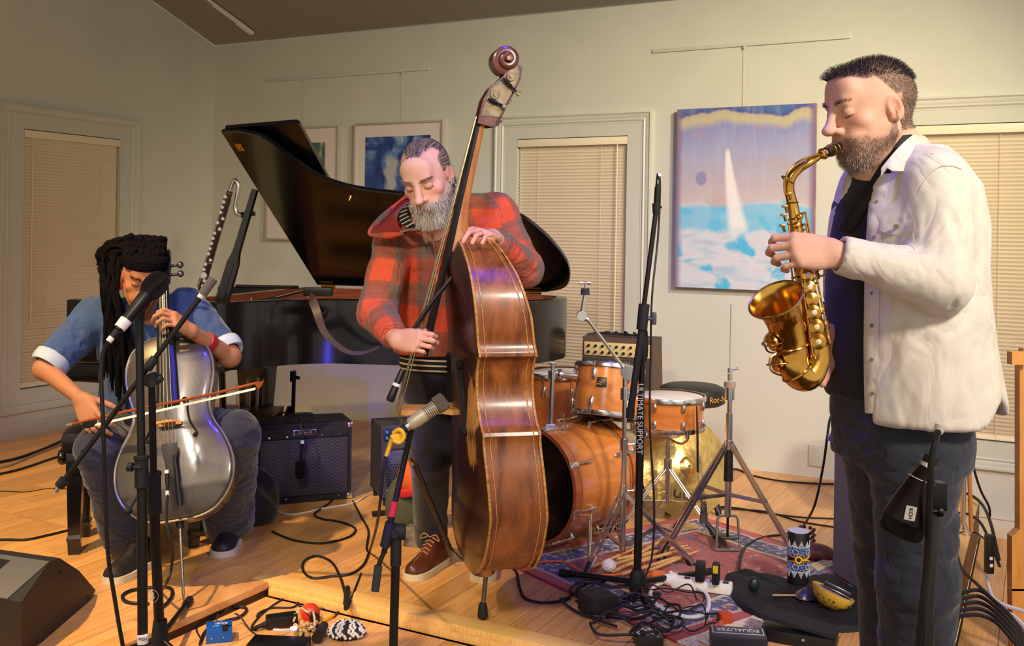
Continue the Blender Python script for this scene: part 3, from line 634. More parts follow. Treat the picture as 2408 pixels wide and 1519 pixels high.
for s in(-.01,.01): mb.tube([bb(tp1[0],s,tp1[1]),bb(saddle[0]+.012,s,saddle[1]+.01),bb(.02,s*.5,.2)],.003,6)
mb.build('tail_wire',m_steelw,bs)
for k in range(4):
    o=k-1.5; mb=MB(); mb.cyl(bb(tp0[0]+.006,o*.018,tp0[1]-.006),bb(tp0[0]+.018,o*.018,tp0[1]+.004),.005,seg=8); sub(mb.build('string_ball',m_brass,bs),tpo)
ec=fr(.2)-.10
mb=MB(); mb.cyl(bb(-.012,0,.16),bb(-.012,0,.212),.019,.021,16); mb.build('endpin_collar',m_bridge,bs)
mb=MB(); mb.cyl(bb(0,0,.05),bb(-.010,0,.17),.0085,seg=12); mb.build('endpin_rod',mat('endpin_steel',(120,112,104),.35,metal=.9),bs)
mb=MB(); mb.lathe([(.008,0),(.014,.004),(.0195,.012),(.017,.045),(.013,.06),(.009,.062)],bb(0,0,0),(0,0,1),16); mb.build('rubber_foot',m_black,bs)
# bow resting across the strings is held in the right hand
bw0,bw1=P(1098,612,3.52),P(955,800,3.50)
bow=thing('bass_bow','dark bass bow held across the strings of the double bass','bow',bw1)
d=(bw1-bw0); e=P(917,945,3.49)
mb=MB(); mb.tube(spl([bw0,bw0.lerp(bw1,.5)+V((-.006,0,.006)),bw1],6),.0075,8); mb.build('stick',m_ebony,bow)
mb=MB(); mb.tube([bw0+V((-.012,-.004,-.014)),bw1+V((-.01,-.004,-.022))],.004,6,flat=.35); mb.build('hair',mat('dark_bow_hair',(46,40,36),.6),bow)
mb=MB(); mb.box(bw0+V((.003,-.002,-.006)),(.012,.012,.03),rot3(d,V((0,1,0))),b=.003); mb.build('tip',m_ebony,bow)
mb=MB(); mb.box(bw1+V((.004,-.002,-.016)),(.05,.02,.034),rot3(d,V((0,1,0))),b=.006); mb.build('frog',m_ebony,bow)
mb=MB(); mb.cyl(bw1,bw1+d.normalized()*.02,.009,seg=10); mb.build('frog_ring',m_brass,bow)

tu=thing('black_tube','slim black tube with a white band hanging below the bow hand','tube',P(915,945,3.50)); a,b=P(947,868,3.52),P(916,944,3.50); d=b-a
mb=MB(); mb.lathe([(.008,0),(.0105,.01),(.0115,.05),(.014,.09),(.0155,d.length-.008),(.011,d.length)],a,d,14); mb.build('tube',m_black,tu); mb=MB(); mb.cyl(a+d*.44,a+d*.53,.0142,seg=14); mb.build('white_band',mat('white_tape',(226,220,212),.7),tu)
# ================================================================= SCULPTING: blended distance fields turned into one continuous mesh
def na(v): return np.array(v,dtype=np.float32)
def smin(a,b,k):
    if k<=0: return np.minimum(a,b)
    h=np.maximum(k-np.abs(a-b),0)/k; return np.minimum(a,b)-h*h*k*.25
class Pr:
    def __init__(s,f,lo,hi,k=.01,op='u'): s.f=f;s.lo=na(lo);s.hi=na(hi);s.k=k;s.op=op
def cap(a,b,ra,rb=None,k=.012,op='u'):
    a,b=na(a),na(b); rb=ra if rb is None else rb; ab=b-a; L=float(ab@ab)+1e-12; R=max(ra,rb)
    def f(p): q=p-a; t=np.clip((q@ab)/L,0,1); d=q-t[...,None]*ab; return np.sqrt((d*d).sum(-1))-(ra+(rb-ra)*t)
    return Pr(f,np.minimum(a,b)-R,np.maximum(a,b)+R,k,op)
def ecap(a,b,ra,rb,side,ratio,k=.012,op='u'):
    """tapered limb whose section is wider (ratio) along 'side'"""
    a,b,s=na(a),na(b),na(side); ab=b-a; L=float(ab@ab)+1e-12; u=ab/math.sqrt(L); s=s-u*(s@u); s=s/np.linalg.norm(s); R=max(ra,rb)*max(1,ratio)
    def f(p):
        q=p-a; t=np.clip((q@ab)/L,0,1); d=q-t[...,None]*ab; c=d@s; d=d-c[...,None]*s*(1-1/ratio); return np.sqrt((d*d).sum(-1))-(ra+(rb-ra)*t)
    return Pr(f,np.minimum(a,b)-R,np.maximum(a,b)+R,k,op)
def ell(c,r,R=None,k=.012,op='u'):
    c,r=na(c),na(r); Rm=na(R) if R is not None else np.eye(3,dtype=np.float32); m=float(r.max())
    def f(p):
        q=(p-c)@Rm; k0=np.sqrt(((q/r)**2).sum(-1)); k1=np.sqrt(((q/(r*r))**2).sum(-1))+1e-6; return k0*(k0-1)/k1
    return Pr(f,c-m,c+m,k,op)
def rbox(c,h,R=None,r=.01,k=.01,op='u'):
    c,h=na(c),na(h); Rm=na(R) if R is not None else np.eye(3,dtype=np.float32); m=float(np.linalg.norm(h))+r
    def f(p): q=np.abs((p-c)@Rm)-h; return np.sqrt((np.maximum(q,0)**2).sum(-1))+np.minimum(q.max(-1),0)-r
    return Pr(f,c-m,c+m,k,op)
def stack(secs,fd,k=.03,op='u'):
    """body trunk: sections (z,cx,cy,half depth,half width); fd = facing direction"""
    S=np.array(secs,dtype=np.float64); S=S[S[:,0].argsort()]; z=S[:,0]; fd=na(fd)[:2]; fd=fd/np.linalg.norm(fd); sd=np.array([-fd[1],fd[0]],dtype=np.float32); m=max(S[:,3].max(),S[:,4].max())
    def f(p):
        Z=p[...,2]; cx=np.interp(Z,z,S[:,1]); cy=np.interp(Z,z,S[:,2]); A=np.interp(Z,z,S[:,3]); B=np.interp(Z,z,S[:,4])
        x=p[...,0]-cx; y=p[...,1]-cy; u=x*fd[0]+y*fd[1]; v=x*sd[0]+y*sd[1]
        k0=(np.abs(u/A)**2.3+np.abs(v/B)**2.3)**(1/2.3); d=(k0-1)*np.minimum(A,B)
        return np.maximum(d,np.maximum(Z-z[-1],z[0]-Z)).astype(np.float32)
    return Pr(f,(S[:,1].min()-m,S[:,2].min()-m,z[0]),(S[:,1].max()+m,S[:,2].max()+m,z[-1]),k,op)
def off(prs,d):
    """the same shapes grown by d"""
    out=[]
    for p in prs: out.append(Pr((lambda q,g=p.f:g(q)-d),p.lo-d,p.hi+d,p.k,p.op))
    return out
def field(prs,pts):
    d=np.full(pts.shape[:-1],.5,np.float32)
    for p in prs:
        v=p.f(pts)
        d=smin(d,v,p.k) if p.op=='u' else -smin(-d,v,p.k)
    return d
def grid_eval(prs,h,lo=None,hi=None):
    us=[p for p in prs if p.op=='u']
    lo=np.min([p.lo for p in us],0)-3*h if lo is None else na(lo); hi=np.max([p.hi for p in us],0)+3*h if hi is None else na(hi)
    n=np.ceil((hi-lo)/h).astype(int)+1; D=np.full(n,.5,np.float32)
    ax=[lo[i]+h*np.arange(n[i],dtype=np.float32) for i in range(3)]
    for p in prs:
        pad=p.k+3*h; a=np.clip(np.floor((p.lo-pad-lo)/h).astype(int),0,n); b=np.clip(np.ceil((p.hi+pad-lo)/h).astype(int)+1,0,n)
        if (b<=a).any(): continue
        g=np.stack(np.meshgrid(ax[0][a[0]:b[0]],ax[1][a[1]:b[1]],ax[2][a[2]:b[2]],indexing='ij'),-1)
        sl=(slice(a[0],b[0]),slice(a[1],b[1]),slice(a[2],b[2])); v=p.f(g)
        D[sl]=smin(D[sl],v,p.k) if p.op=='u' else -smin(-D[sl],v,p.k)
    return D,lo
def nets(D,lo,h):
    S=D<0; nx,ny,nz=D.shape
    c=np.zeros((nx-1,ny-1,nz-1),np.int8)
    for i in(0,1):
        for j in(0,1):
            for k in(0,1): c+=S[i:nx-1+i,j:ny-1+j,k:nz-1+k]
    act=np.argwhere((c>0)&(c<8)); idx=np.full(c.shape,-1,np.int32); idx[tuple(act.T)]=np.arange(len(act))
    acc=np.zeros((len(act),3),np.float32); cnt=np.zeros(len(act),np.float32)
    cor=[(i,j,k) for i in(0,1) for j in(0,1) for k in(0,1)]
    vals={q:D[act[:,0]+q[0],act[:,1]+q[1],act[:,2]+q[2]] for q in cor}
    for q in cor:
        for ax in range(3):
            if q[ax]==0:
                r=list(q); r[ax]=1; r=tuple(r); a,b=vals[q],vals[r]; m=(a<0)!=(b<0); t=np.where(m,a/np.where(m,a-b,1),0)
                pt=np.tile(na(q),(len(act),1)); pt[:,ax]+=t; acc[m]+=pt[m]; cnt[m]+=1
    vs=(act+acc/cnt[:,None])*h+lo
    F_=[]
    for ax in range(3):
        sl0=[slice(None)]*3; sl1=[slice(None)]*3; sl0[ax]=slice(0,-1); sl1[ax]=slice(1,None)
        a=S[tuple(sl0)]; b=S[tuple(sl1)]; e=np.argwhere(a!=b); o1,o2=[(1,2),(2,0),(0,1)][ax]
        e=e[(e[:,o1]>0)&(e[:,o2]>0)&(e[:,o1]<D.shape[o1]-1)&(e[:,o2]<D.shape[o2]-1)]
        if not len(e): continue
        def id_(d1,d2): q=e.copy(); q[:,o1]-=d1; q[:,o2]-=d2; return idx[q[:,0],q[:,1],q[:,2]]
        q=np.stack([id_(1,1),id_(0,1),id_(0,0),id_(1,0)],1); fl=a[tuple(e.T)]; q[~fl]=q[~fl][:,::-1]; F_.append(q[(q>=0).all(1)])
    return vs.astype(np.float64),np.concatenate(F_)
def vsmooth(vs,fs,it=1,lam=.5):
    for _ in range(it):
        acc=np.zeros_like(vs); cnt=np.zeros(len(vs))
        for i in range(4):
            np.add.at(acc,fs[:,i],vs[fs[:,(i+1)%4]]); np.add.at(acc,fs[:,i],vs[fs[:,(i-1)%4]]); np.add.at(cnt,fs[:,i],2)
        ok=cnt>0; vs=vs.copy(); vs[ok]+=lam*(acc[ok]/cnt[ok][:,None]-vs[ok])
    return vs
def vnormals(vs,fs):
    n=np.cross(vs[fs[:,2]]-vs[fs[:,0]],vs[fs[:,3]]-vs[fs[:,1]]); N=np.zeros_like(vs)
    for i in range(4): np.add.at(N,fs[:,i],n)
    return N/(np.linalg.norm(N,axis=1)[:,None]+1e-12)
def sculpt(prs,h,lo=None,hi=None,smooth=1):
    D,l=grid_eval(prs,h,lo,hi); vs,fs=nets(D,l,h); return vsmooth(vs,fs,smooth),fs
def hash3(i,j,k,s):
    n=(i*374761393+j*668265263+k*2147483647+s*1274126177)&0xffffffff; n=((n^(n>>13))*1274126177)&0xffffffff; return ((n^(n>>16))&0xffff)/65535.
def vnoise(p,s=0):
    p=np.asarray(p,np.float64); b=np.floor(p).astype(np.int64); f=p-b; f=f*f*(3-2*f); out=0
    for i in(0,1):
        for j in(0,1):
            for k in(0,1):
                w=(f[:,0] if i else 1-f[:,0])*(f[:,1] if j else 1-f[:,1])*(f[:,2] if k else 1-f[:,2]); out=out+w*hash3(b[:,0]+i,b[:,1]+j,b[:,2]+k,s)
    return out
def fbm(p,o=3,s=0):
    r=0;a=.5
    for k in range(o): r=r+a*(vnoise(p*2**k,s+k)-.5); a*=.5
    return r
def wrinkle(vs,fs,amp,scale,stretch=(1,1,1),seed=0,mask=None):
    N=vnormals(vs,fs); q=vs*np.array(stretch)*scale; d=fbm(q+1.5*np.stack([fbm(q*.6+9,2,5)]*3,1),3,seed)
    rid=(.5-np.abs(d)*2.2); d=d*.6+rid*.4
    if mask is not None: d=d*mask
    return vs+N*(d*amp)[:,None]
def mesh_np(name,vs,fs,mats,parent,cols=None,attrs=None,smooth=True,mi=None,angle=None):
    inv=np.array(WM[parent.name].inverted()) if parent else np.eye(4)
    me=bpy.data.meshes.new(name); v=vs@inv[:3,:3].T+inv[:3,3]
    F_=np.asarray(fs); me.vertices.add(len(v)); me.vertices.foreach_set('co',v.astype(np.float32).ravel()); k=F_.shape[1]
    me.loops.add(F_.size); me.loops.foreach_set('vertex_index',F_.astype(np.int32).ravel()); me.polygons.add(len(F_)); me.polygons.foreach_set('loop_start',np.arange(0,F_.size,k,dtype=np.int32))
    for m in (mats if isinstance(mats,(list,tuple)) else [mats]): me.materials.append(m)
    if mi is not None: me.polygons.foreach_set('material_index',np.asarray(mi,dtype=np.int32))
    me.update(calc_edges=True)
    if smooth: me.polygons.foreach_set('use_smooth',np.ones(len(F_),bool))
    if cols is not None:
        a=me.color_attributes.new('Col','FLOAT_COLOR','POINT'); a.data.foreach_set('color',np.concatenate([cols,np.ones((len(cols),1))],1).astype(np.float32).ravel())
    for nme,val in (attrs or {}).items():
        a=me.attributes.new(nme,'FLOAT_VECTOR','POINT'); a.data.foreach_set('vector',np.asarray(val,np.float32).ravel())
    me.validate()
    return link(name,me,parent)
def lin(c): return np.array(rgb(c)[:3])
def col_mat(name,rough=.5,bump=.1,bscale=300,sss=0.,spec=.4,sheen=0.):
    m=bpy.data.materials.new(name); m.use_nodes=True; nt=m.node_tree; b=nt.nodes['Principled BSDF']; a=nd(nt,'ShaderNodeAttribute',attribute_name='Col'); tc=nd(nt,'ShaderNodeTexCoord')
    n=noi(nt,tc.outputs['Object'],45,5); h=nd(nt,'ShaderNodeHueSaturation'); mr=nd(nt,'ShaderNodeMapRange'); mr.inputs[3].default_value=.9; mr.inputs[4].default_value=1.1; nt.links.new(n,mr.inputs[0]); nt.links.new(mr.outputs[0],h.inputs['Value']); nt.links.new(a.outputs['Color'],h.inputs['Color']); nt.links.new(h.outputs[0],b.inputs['Base Color'])
    b.inputs['Roughness'].default_value=rough; b.inputs['Specular IOR Level'].default_value=spec
    if sss: b.inputs['Subsurface Weight'].default_value=sss; b.inputs['Subsurface Radius'].default_value=(.012,.005,.003); b.inputs['Subsurface Scale'].default_value=.6
    if sheen: b.inputs['Sheen Weight'].default_value=sheen
    if bump:
        n2=noi(nt,tc.outputs['Object'],bscale,3); bp=nd(nt,'ShaderNodeBump',Strength=bump,Distance=.004); nt.links.new(n2,bp.inputs['Height']); nt.links.new(bp.outputs[0],b.inputs['Normal'])
    MATS[name]=m; return m
m_skin=col_mat('skin',.56,.3,420,.1,.3); m_hair=col_mat('hair',.55,.0,300)
def strands(pts,dirs,length,width,cols,rng,curl=.15,droop=0.,seg=3,taper=.25,proj=None):
    """thin ribbons for hair; returns verts, quads, colours"""
    n=len(pts); L=np.asarray(length)*np.ones(n); d=dirs/np.linalg.norm(dirs,axis=1)[:,None]; side=np.cross(d,rng.normal(size=(n,3))); side/=np.linalg.norm(side,axis=1)[:,None]+1e-9
    V_=[];p=pts.copy(); dd=d.copy()
    for s in range(seg+1):
        w=width*(1-(1-taper)*s/seg); V_+= [p-side*w*.5,p+side*w*.5]
        dd=dd+rng.normal(size=(n,3))*curl/seg+np.array([0,0,-droop/seg]); dd/=np.linalg.norm(dd,axis=1)[:,None]; p=p+dd*(L/seg)[:,None]
        if proj is not None:
            c_,R_,r_,o_=proj; q=(p-c_)@R_; k0=np.sqrt(((q/r_)**2).sum(1)); f_=np.where(q[:,2]>-.03,(1+o_)/k0,1.); p2=c_+(q*f_[:,None])@R_.T; dd=dd+(p2-p)*(6/(L/seg))[:,None]*.12; p=p2
    V_=np.stack(V_,1); k=2*(seg+1); base=np.arange(n)[:,None]*k; fs=np.concatenate([base+np.array([[2*s,2*s+1,2*s+3,2*s+2]]) for s in range(seg)],0)
    return V_.reshape(-1,3),fs,np.repeat(cols,k,0)
def Rnp(f,up=(0,0,1),roll=0.):
    """columns: x (subject's right), y (forward), z (up)"""
    f=V(f).normalized(); u=V(up); x=f.cross(u).normalized(); z=x.cross(f); M=Matrix((x,f,z)).transposed()
    if roll: M=M@Matrix.Rotation(roll,3,'Y')
    return np.array(M)
def head_prims(s,o,R,p=None):
    p=p or {}; jw=p.get('jaw',1.); ns=p.get('nose',1.); br=p.get('brow',1.); R=np.array(R); o=np.array(o)
    W=lambda q:o+R@(np.array(q)*s)
    pr=[ell(W((0,-.018,.034)),na((.077,.098,.086))*s,R,.02),ell(W((0,.026,-.026)),na((.063,.066,.086))*s,R,.03),ell(W((0,.060,-.092)),na((.032*jw,.026,.022))*s,R,.028)]
    for q in(-1,1):
        pr+=[cap(W((q*.054*jw,-.004,-.052)),W((q*.022,.062,-.094)),.021*s,.017*s,.025),ell(W((q*.044,.056,-.020)),na((.021,.019,.016))*s,R,.022),
             ell(W((q*.03,.072,-.058)),na((.02,.018,.022))*s,R,.02)]
    pr+=[cap(W((-.030,.080,.026)),W((.030,.080,.026)),.013*br*s,None,.016),ell(W((0,.066,.06)),na((.052,.028,.04))*s,R,.03)]
    for q in(-1,1): pr.append(ell(W((q*.032,.103,.008)),na((.021,.018,.012))*s,R,.012,'s'))
    for q in(-1,1): pr.append(ell(W((q*.0315,.0795,.006)),na((.0155,.0135,.0125))*s,R,.005))
    pr+=[cap(W((0,.091,.024)),W((0,.112,-.022)),.0092*ns*s,.0112*ns*s,.012),ell(W((0,.117,-.029)),na((.0145*ns,.0150*ns,.0125))*s,R,.008)]
    for q in(-1,1): pr+=[ell(W((q*.0135*ns,.099,-.034)),na((.0085,.011,.0085))*s,R,.006),ell(W((q*.0075,.106,-.0445)),na((.0045,.005,.004))*s,R,.003,'s')]
    pr+=[ell(W((0,.082,-.060)),na((.028,.016,.020))*s,R,.015)]
    for q in(-1,1): pr+=[cap(W((q*.004,.0955,-.0585)),W((q*.023,.0845,-.0655)),.0052*s,.003*s,.006)]
    pr+=[cap(W((-.014,.0925,-.0735)),W((.014,.0925,-.0735)),.0065*s,None,.008),cap(W((-.022,.0895,-.0665)),W((.022,.0895,-.0665)),.0016*s,None,.003,'s')]
    for q in(-1,1):
        Re=R@np.array(Matrix.Rotation(q*.35,3,'Z')@Matrix.Rotation(-.2,3,'X')); pr+=[ell(W((q*.079,-.012,-.004)),na((.009,.019,.031))*s,Re,.006),ell(W((q*.086,-.008,.002)),na((.006,.011,.019))*s,Re,.004,'s'),ell(W((q*.080,-.006,-.027)),na((.007,.009,.009))*s,Re,.006)]
    return pr,W
def face_colors(vs,o,R,s,skin,lip,red=None):
    L=(vs-np.array(o))@np.array(R)/s; n=len(vs); c=np.tile(lin(skin),(n,1)); red=lin(red) if red is not None else lin(skin)*np.array([1.05,.78,.72])
    def g(cx,cy,cz,r,pw=1): return np.exp(-(((L[:,0]-cx)**2+(L[:,1]-cy)**2+(L[:,2]-cz)**2)/r**2)*pw)[:,None]
    for q in(-1,1): c=c+(red-c)*.6*g(q*.046,.07,-.02,.022)+(red-c)*.7*0; c=c+(red-c)*.7*g(q*.083,-.01,-.004,.03)
    c=c+(red-c)*.6*g(0,.112,-.03,.016)
    m=np.clip(1-(np.abs(L[:,0])/.026)**2-((L[:,2]+.0665+.1*np.abs(L[:,0])*.5)/.0125)**2,0,1)*(L[:,1]>.075); c=c+(lin(lip)-c)*np.clip(m*2.2,0,.9)[:,None]
    # lids a little darker, lash line
    for q in(-1,1):
        e=np.exp(-((L[:,0]-q*.0315)/.017)**2-((L[:,2]-.010)/.010)**2)*(L[:,1]>.07); c=c*(1-.18*e[:,None])
        l=(np.abs(L[:,2]-(-.0015-.004*(1-((L[:,0]-q*.0315)/.016)**2)))<.0018)&(np.abs(L[:,0]-q*.0315)<.0155)&(L[:,1]>.07); c[l]*=.28
    return c,L
FING=[('index',.030,.094,(.044,.026,.021),.0090),('middle',.0095,.098,(.049,.030,.022),.0092),('ring',-.0115,.093,(.045,.028,.022),.0086),('little',-.031,.083,(.035,.021,.019),.0076)]
def hand_prims(w,d,n,sgn,curls,thumb,s=1.,spread=.06):
    """w wrist, d toward knuckles, n out of the back of the hand, sgn thumb side; curls: per finger (base, mid, tip) degrees; thumb=(out angle, palm angle, bend)"""
    w=V(w); d=V(d).normalized(); n=V(n); n=(n-d*n.dot(d)).normalized(); t=d.cross(n)*sgn; pr=[]; tips=[]; nails=[]
    for i,(nm,so,lo_,seg_,r) in enumerate(FING):
        b=w+d*(lo_*s)+t*(so*s); r=r*s
        pr.append(ecap(w+t*(so*.55*s)+d*.01*s,b,.0145*s,.0112*s,t,1.15,.012)); q=b; a=0.; sd=(so/.03)*spread
        base=(d+t*sd).normalized(); ax=n
        for k,L in enumerate(seg_):
            a+=math.radians(curls[i][k]); dr=base*math.cos(a)-ax*math.sin(a); e=q+dr*(L*s); pr.append(cap(q,e,r*(1.05-.08*k),r*(1.0-.1*k),.0035)); q=e
        tips.append(q); nails.append((q,dr,(base*math.sin(a)+ax*math.cos(a)),r))
    pr.append(ell(w+d*.05*s-n*.004*s,na((.042,.05,.016))*s,np.array(rot3(t,d)),.012))
    oa,pa_,bd=[math.radians(x) for x in thumb]; q=w+d*.022*s+t*.024*s-n*.006*s; dr=(d*math.cos(oa)+t*math.sin(oa))*math.cos(pa_)-n*math.sin(pa_)
    e=q+dr*.044*s; pr.append(cap(w+d*.012*s+t*.012*s-n*.008*s,e,.0175*s,.0135*s,.015)); q=e
    for k,L in enumerate((.034,.027)):
        ax=(d*math.cos(oa-bd*(k+1))+t*math.sin(oa-bd*(k+1)))*math.cos(pa_+bd*.6*(k+1))-n*math.sin(pa_+bd*.6*(k+1)); e=q+ax*L*s; pr.append(cap(q,e,(.0118-.001*k)*s,(.0105-.0015*k)*s,.004)); q=e
    tips.append(q); hand_prims.bases=[(w+d*(lo_*s)+t*(so*s)) for _,so,lo_,_,_ in FING]; return pr,tips,nails
def skin_cols(vs,skin): return np.tile(lin(skin),(len(vs),1))
def join(parts):
    vs=[];fs=[];cs=[];o=0
    for v,f,c in parts: vs.append(v); fs.append(f+o); cs.append(c); o+=len(v)
    return np.concatenate(vs),np.concatenate(fs),np.concatenate(cs)
def cloth_uv(vs,bones):
    """per-vertex fabric coordinates (around, along, bone id) from the nearest limb axis"""
    best=np.full(len(vs),9.); out=np.zeros((len(vs),3))
    for bi,(a,b,sd,rad) in enumerate(bones):
        a,b=np.array(a,float),np.array(b,float); ab=b-a; L=np.linalg.norm(ab); u=ab/L; t=(vs-a)@u; tc=np.clip(t,0,L); d=vs-a-tc[:,None]*u; dist=np.linalg.norm(d,axis=1)/rad
        s=np.array(sd,float); s=s-u*(s@u); s/=np.linalg.norm(s); w=np.cross(u,s); ang=np.arctan2(d@w,d@s)*rad
        m=dist<best; best[m]=dist[m]; out[m]=np.stack([ang,t,np.full(len(vs),bi*.37)],1)[m]
    return out

def surf(px,py,fld,lo=1.5,hi=4.6,lift=.004):
    """first point of a sculpted surface seen along a pixel's ray"""
    Ds=np.arange(lo,hi,.006); o=np.array((0,0,CH)); r=np.array(ray(px,py)); pts=(o+Ds[:,None]*r).astype(np.float32); v=fld(pts); i=int(np.argmax(v<0)); D=Ds[i] if v[i]<0 else hi
    return P(px,py,D-lift)
# ================================================================= SAXOPHONIST
SD=2.45
sp_f=V((-.86,-.51,0)).normalized()            # body faces left and a little to the camera
sp_s=V((-sp_f.y,sp_f.x,0))                     # toward his left (camera side is -sp_s or +)
if sp_s.y>0: sp_s=-sp_s
sax_man=thing('person','standing man in a cream overshirt and dark jeans playing a saxophone','person',P(2120,1519,SD)*1 if False else V((P(2120,1000,SD).x,P(2120,1000,SD).y,ZF)))
hd_o=P(2046,262,SD); hd_f=V((-.97,-.24,-.20)); HR=Rnp(hd_f,roll=.02)
skin1=(226,174,148)
hp,HW=head_prims(1.04,np.array(hd_o),HR,{'jaw':1.1,'nose':1.1,'brow':1.1})
nb=P(2122,372,SD+.02); hp+=[cap(HW((0,-.035,-.05)),np.array(nb),.056,.064,.03),ell(np.array(nb)+[0,0,-.05],(.12,.12,.07),None,.05)]
vs,fs=sculpt(hp,.0028,smooth=1); c,L=face_colors(vs,hd_o,HR,1.04,skin1,(196,120,104))
# stubbled scalp tone under the hair
def hair_mask(L,front,low,back):
    y=L[:,1]; z=L[:,2]; x=np.abs(L[:,0])
    top=z>(front+ .55*np.maximum(0,y-.0)**1*0)
    line=np.where(y>.02,front+(y-.06)*.2,np.where(y>-.03,low+(front-low)*np.clip((y+.03)/.05,0,1),back)); return np.clip((z-line)/.012,0,1)
hm=hair_mask(L,.078,.012,-.062); hm=hm*(1-np.clip((.02-np.abs(np.abs(L[:,0])-.088))/.012,0,1)*(np.abs(L[:,1]+.01)<.03)*(L[:,2]<.03))
bz=np.where(L[:,1]>.05,-.047,np.where(L[:,1]>.012,-.058,-.058+(.012-L[:,1])*2.6))
bm_=np.clip((bz-L[:,2])/.012,0,1)*(L[:,1]>-.012)*np.clip((L[:,2]+.145)/.02,0,1)
lipm=(np.abs(L[:,0])<.023)&(np.abs(L[:,2]+.0675)<.0085)&(L[:,1]>.075)
bm_=np.where(lipm,0,bm_); bm_=np.where((L[:,1]>.085)&(L[:,2]>-.046),0,bm_)
dens=fbm(L*160,2,3)[:,None]
c=c+(lin((92,74,62))-c)*(hm*.72)[:,None]; c=c+(lin((104,84,70))-c)*(bm_*(.62+.25*dens[:,0]))[:,None]
headpart=(vs,fs,c); hN=vnormals(vs,fs)
# hand and forearm (his left, nearest the camera)
wr=P(1962,596,2.24); el=P(2206,664,2.25)
h1,tips1,nl=hand_prims(wr,P(1905,590,2.23)-wr,V((-.22,-.9,.35)),1,[(38,62,40),(42,60,40),(44,60,40),(44,58,40)],(50,50,10),1.0,.10)
h1.append(cap(wr+(el-wr)*.0,wr+(el-wr)*.25,.027,.036,.02)); v2,f2=sculpt(h1,.0026)
c2=skin_cols(v2,(222,168,144))
# right hand lower on the horn, mostly hidden behind it
wr2=P(1985,812,2.48); h2,_,_=hand_prims(wr2,P(1925,795,2.46)-wr2,V((-.2,.9,.3)),1,[(30,50,40)]*4,(60,40,10),1.04,.05); h2.append(cap(wr2,P(2060,800,2.6),.027,.034,.02)); v3,f3=sculpt(h2,.0032); c3=skin_cols(v3,(220,158,128))
# trunk and legs under the clothes
hipc=P(2118,985,SD); sh=P(2128,430,SD)
def sec(px,py,dep,wid,D=SD): q=P(px,py,D); return (q.z,q.x,q.y,dep,wid)
trunk=[sec(2118,1020,.115,.17),sec(2112,900,.115,.165),sec(2112,760,.125,.165),sec(2118,600,.13,.185),sec(2126,470,.115,.19),sec(2130,385,.075,.15)]
bp_=[stack(trunk,sp_f,.04)]; lk=P(2158,1365,2.36); la=V((lk.x+.02,lk.y+.06,ZF+.06)); rk=P(2098,1330,2.58); ra=V((rk.x+.03,rk.y+.02,ZF+.06)); lh=P(2150,1040,2.38); rh=P(2084,1040,2.55)
for a,b,c_ in((lh,lk,la),(rh,rk,ra)): bp_+=[cap(a,b,.085,.055,.04),cap(b,c_,.055,.04,.03)]
shl=P(2222,425,2.32); shr=P(2052,440,2.62); bp_+=[cap(shl+V((-.03,0,-.01)),el,.045,.042,.03),cap(el,wr,.042,.028,.03),cap(shr,P(2085,690,2.7),.05,.042,.03),cap(P(2085,690,2.7),wr2,.042,.028,.03)]
v4,f4=sculpt(bp_,.012); c4=skin_cols(v4,skin1)
bv,bf_,bc=join([headpart,(v2,f2,c2),(v3,f3,c3),(v4,f4,c4)])
body=mesh_np('body',bv,bf_,m_skin,sax_man,bc)
# short cropped hair and beard: fine strands rooted on the head
rng=np.random.default_rng(5)
def tuft(mask,n,dirf,length,width,colf,name,parent,curl=.3,seg=2,vs=vs,N=hN,droop=0.,L=L,lift=0.,proj=None):
    idx=rng.choice(np.where(mask>.5)[0],n); p=vs[idx]+rng.normal(size=(n,3))*.0012+N[idx]*lift; d=dirf(L[idx],N[idx]); a,b,c_=strands(p,d,length(L[idx]) if callable(length) else length,width,colf(n,L[idx]),rng,curl,droop,seg,proj=proj)
    o=mesh_np(name,a,b,m_hair,parent,c_,smooth=False); return o
def mixcol(a,b,pw=1.): return lambda n,L_: lin(a)+(lin(b)-lin(a))*(rng.random((n,1))**pw)
topm=hm*(L[:,2]>.075-.25*np.maximum(0,-L[:,1]-.02)); 
tuft(topm,5200,lambda l,n:n*1.0+HR[:,1]*.35*np.clip(l[:,1:2]*12,-.3,1),lambda l:.013+.012*np.clip(l[:,1]/.08,0,1)*(l[:,2]>.07),.0012,mixcol((30,26,24),(86,76,70),1.5),'hair_top',sax_man)
tuft(hm*(1-topm),4200,lambda l,n:n*.7-HR[:,2]*.9-HR[:,1]*.3,.006,.0009,mixcol((64,52,46),(130,112,98)),'hair_sides',sax_man,.2)
tuft(bm_,5200,lambda l,n:n*.8-HR[:,2]*1.0+HR[:,1]*.2,lambda l:.0025+.011*np.clip((-.06-l[:,2])/.05,0,1)*np.clip((l[:,1]-.02)/.05,0,1),.0009,lambda n,l:np.where(rng.random((n,1))<.22+.38*np.clip((-.07-l[:,2:3])/.04,0,1)*(l[:,1:2]>.05),lin((206,194,180)),lin((112,80,60))*(.5+.7*rng.random((n,1)))),'beard',sax_man,.25)
# eyebrows
def brows(L,vs,N,HR,parent,ca,cb,n=190,z0=.0275,dens=.008):
    for q in(-1,1):
        t=(L[:,0]*q-.012)/.038; zc=z0+.006*np.sin(np.clip(t,0,1)*2.4); m=((t>0)&(t<1)&(np.abs(L[:,2]-zc)<.0042)&(L[:,1]>.04)).astype(float)
        tuft(m,n,lambda l,nn:nn*.18+HR[:,0]*q*1.0+HR[:,2]*.35,dens,.0008,mixcol(ca,cb),'eyebrow',parent,.2,2,vs=vs,N=N,L=L)
brows(L,vs,hN,HR,sax_man,(58,42,32),(104,80,62))
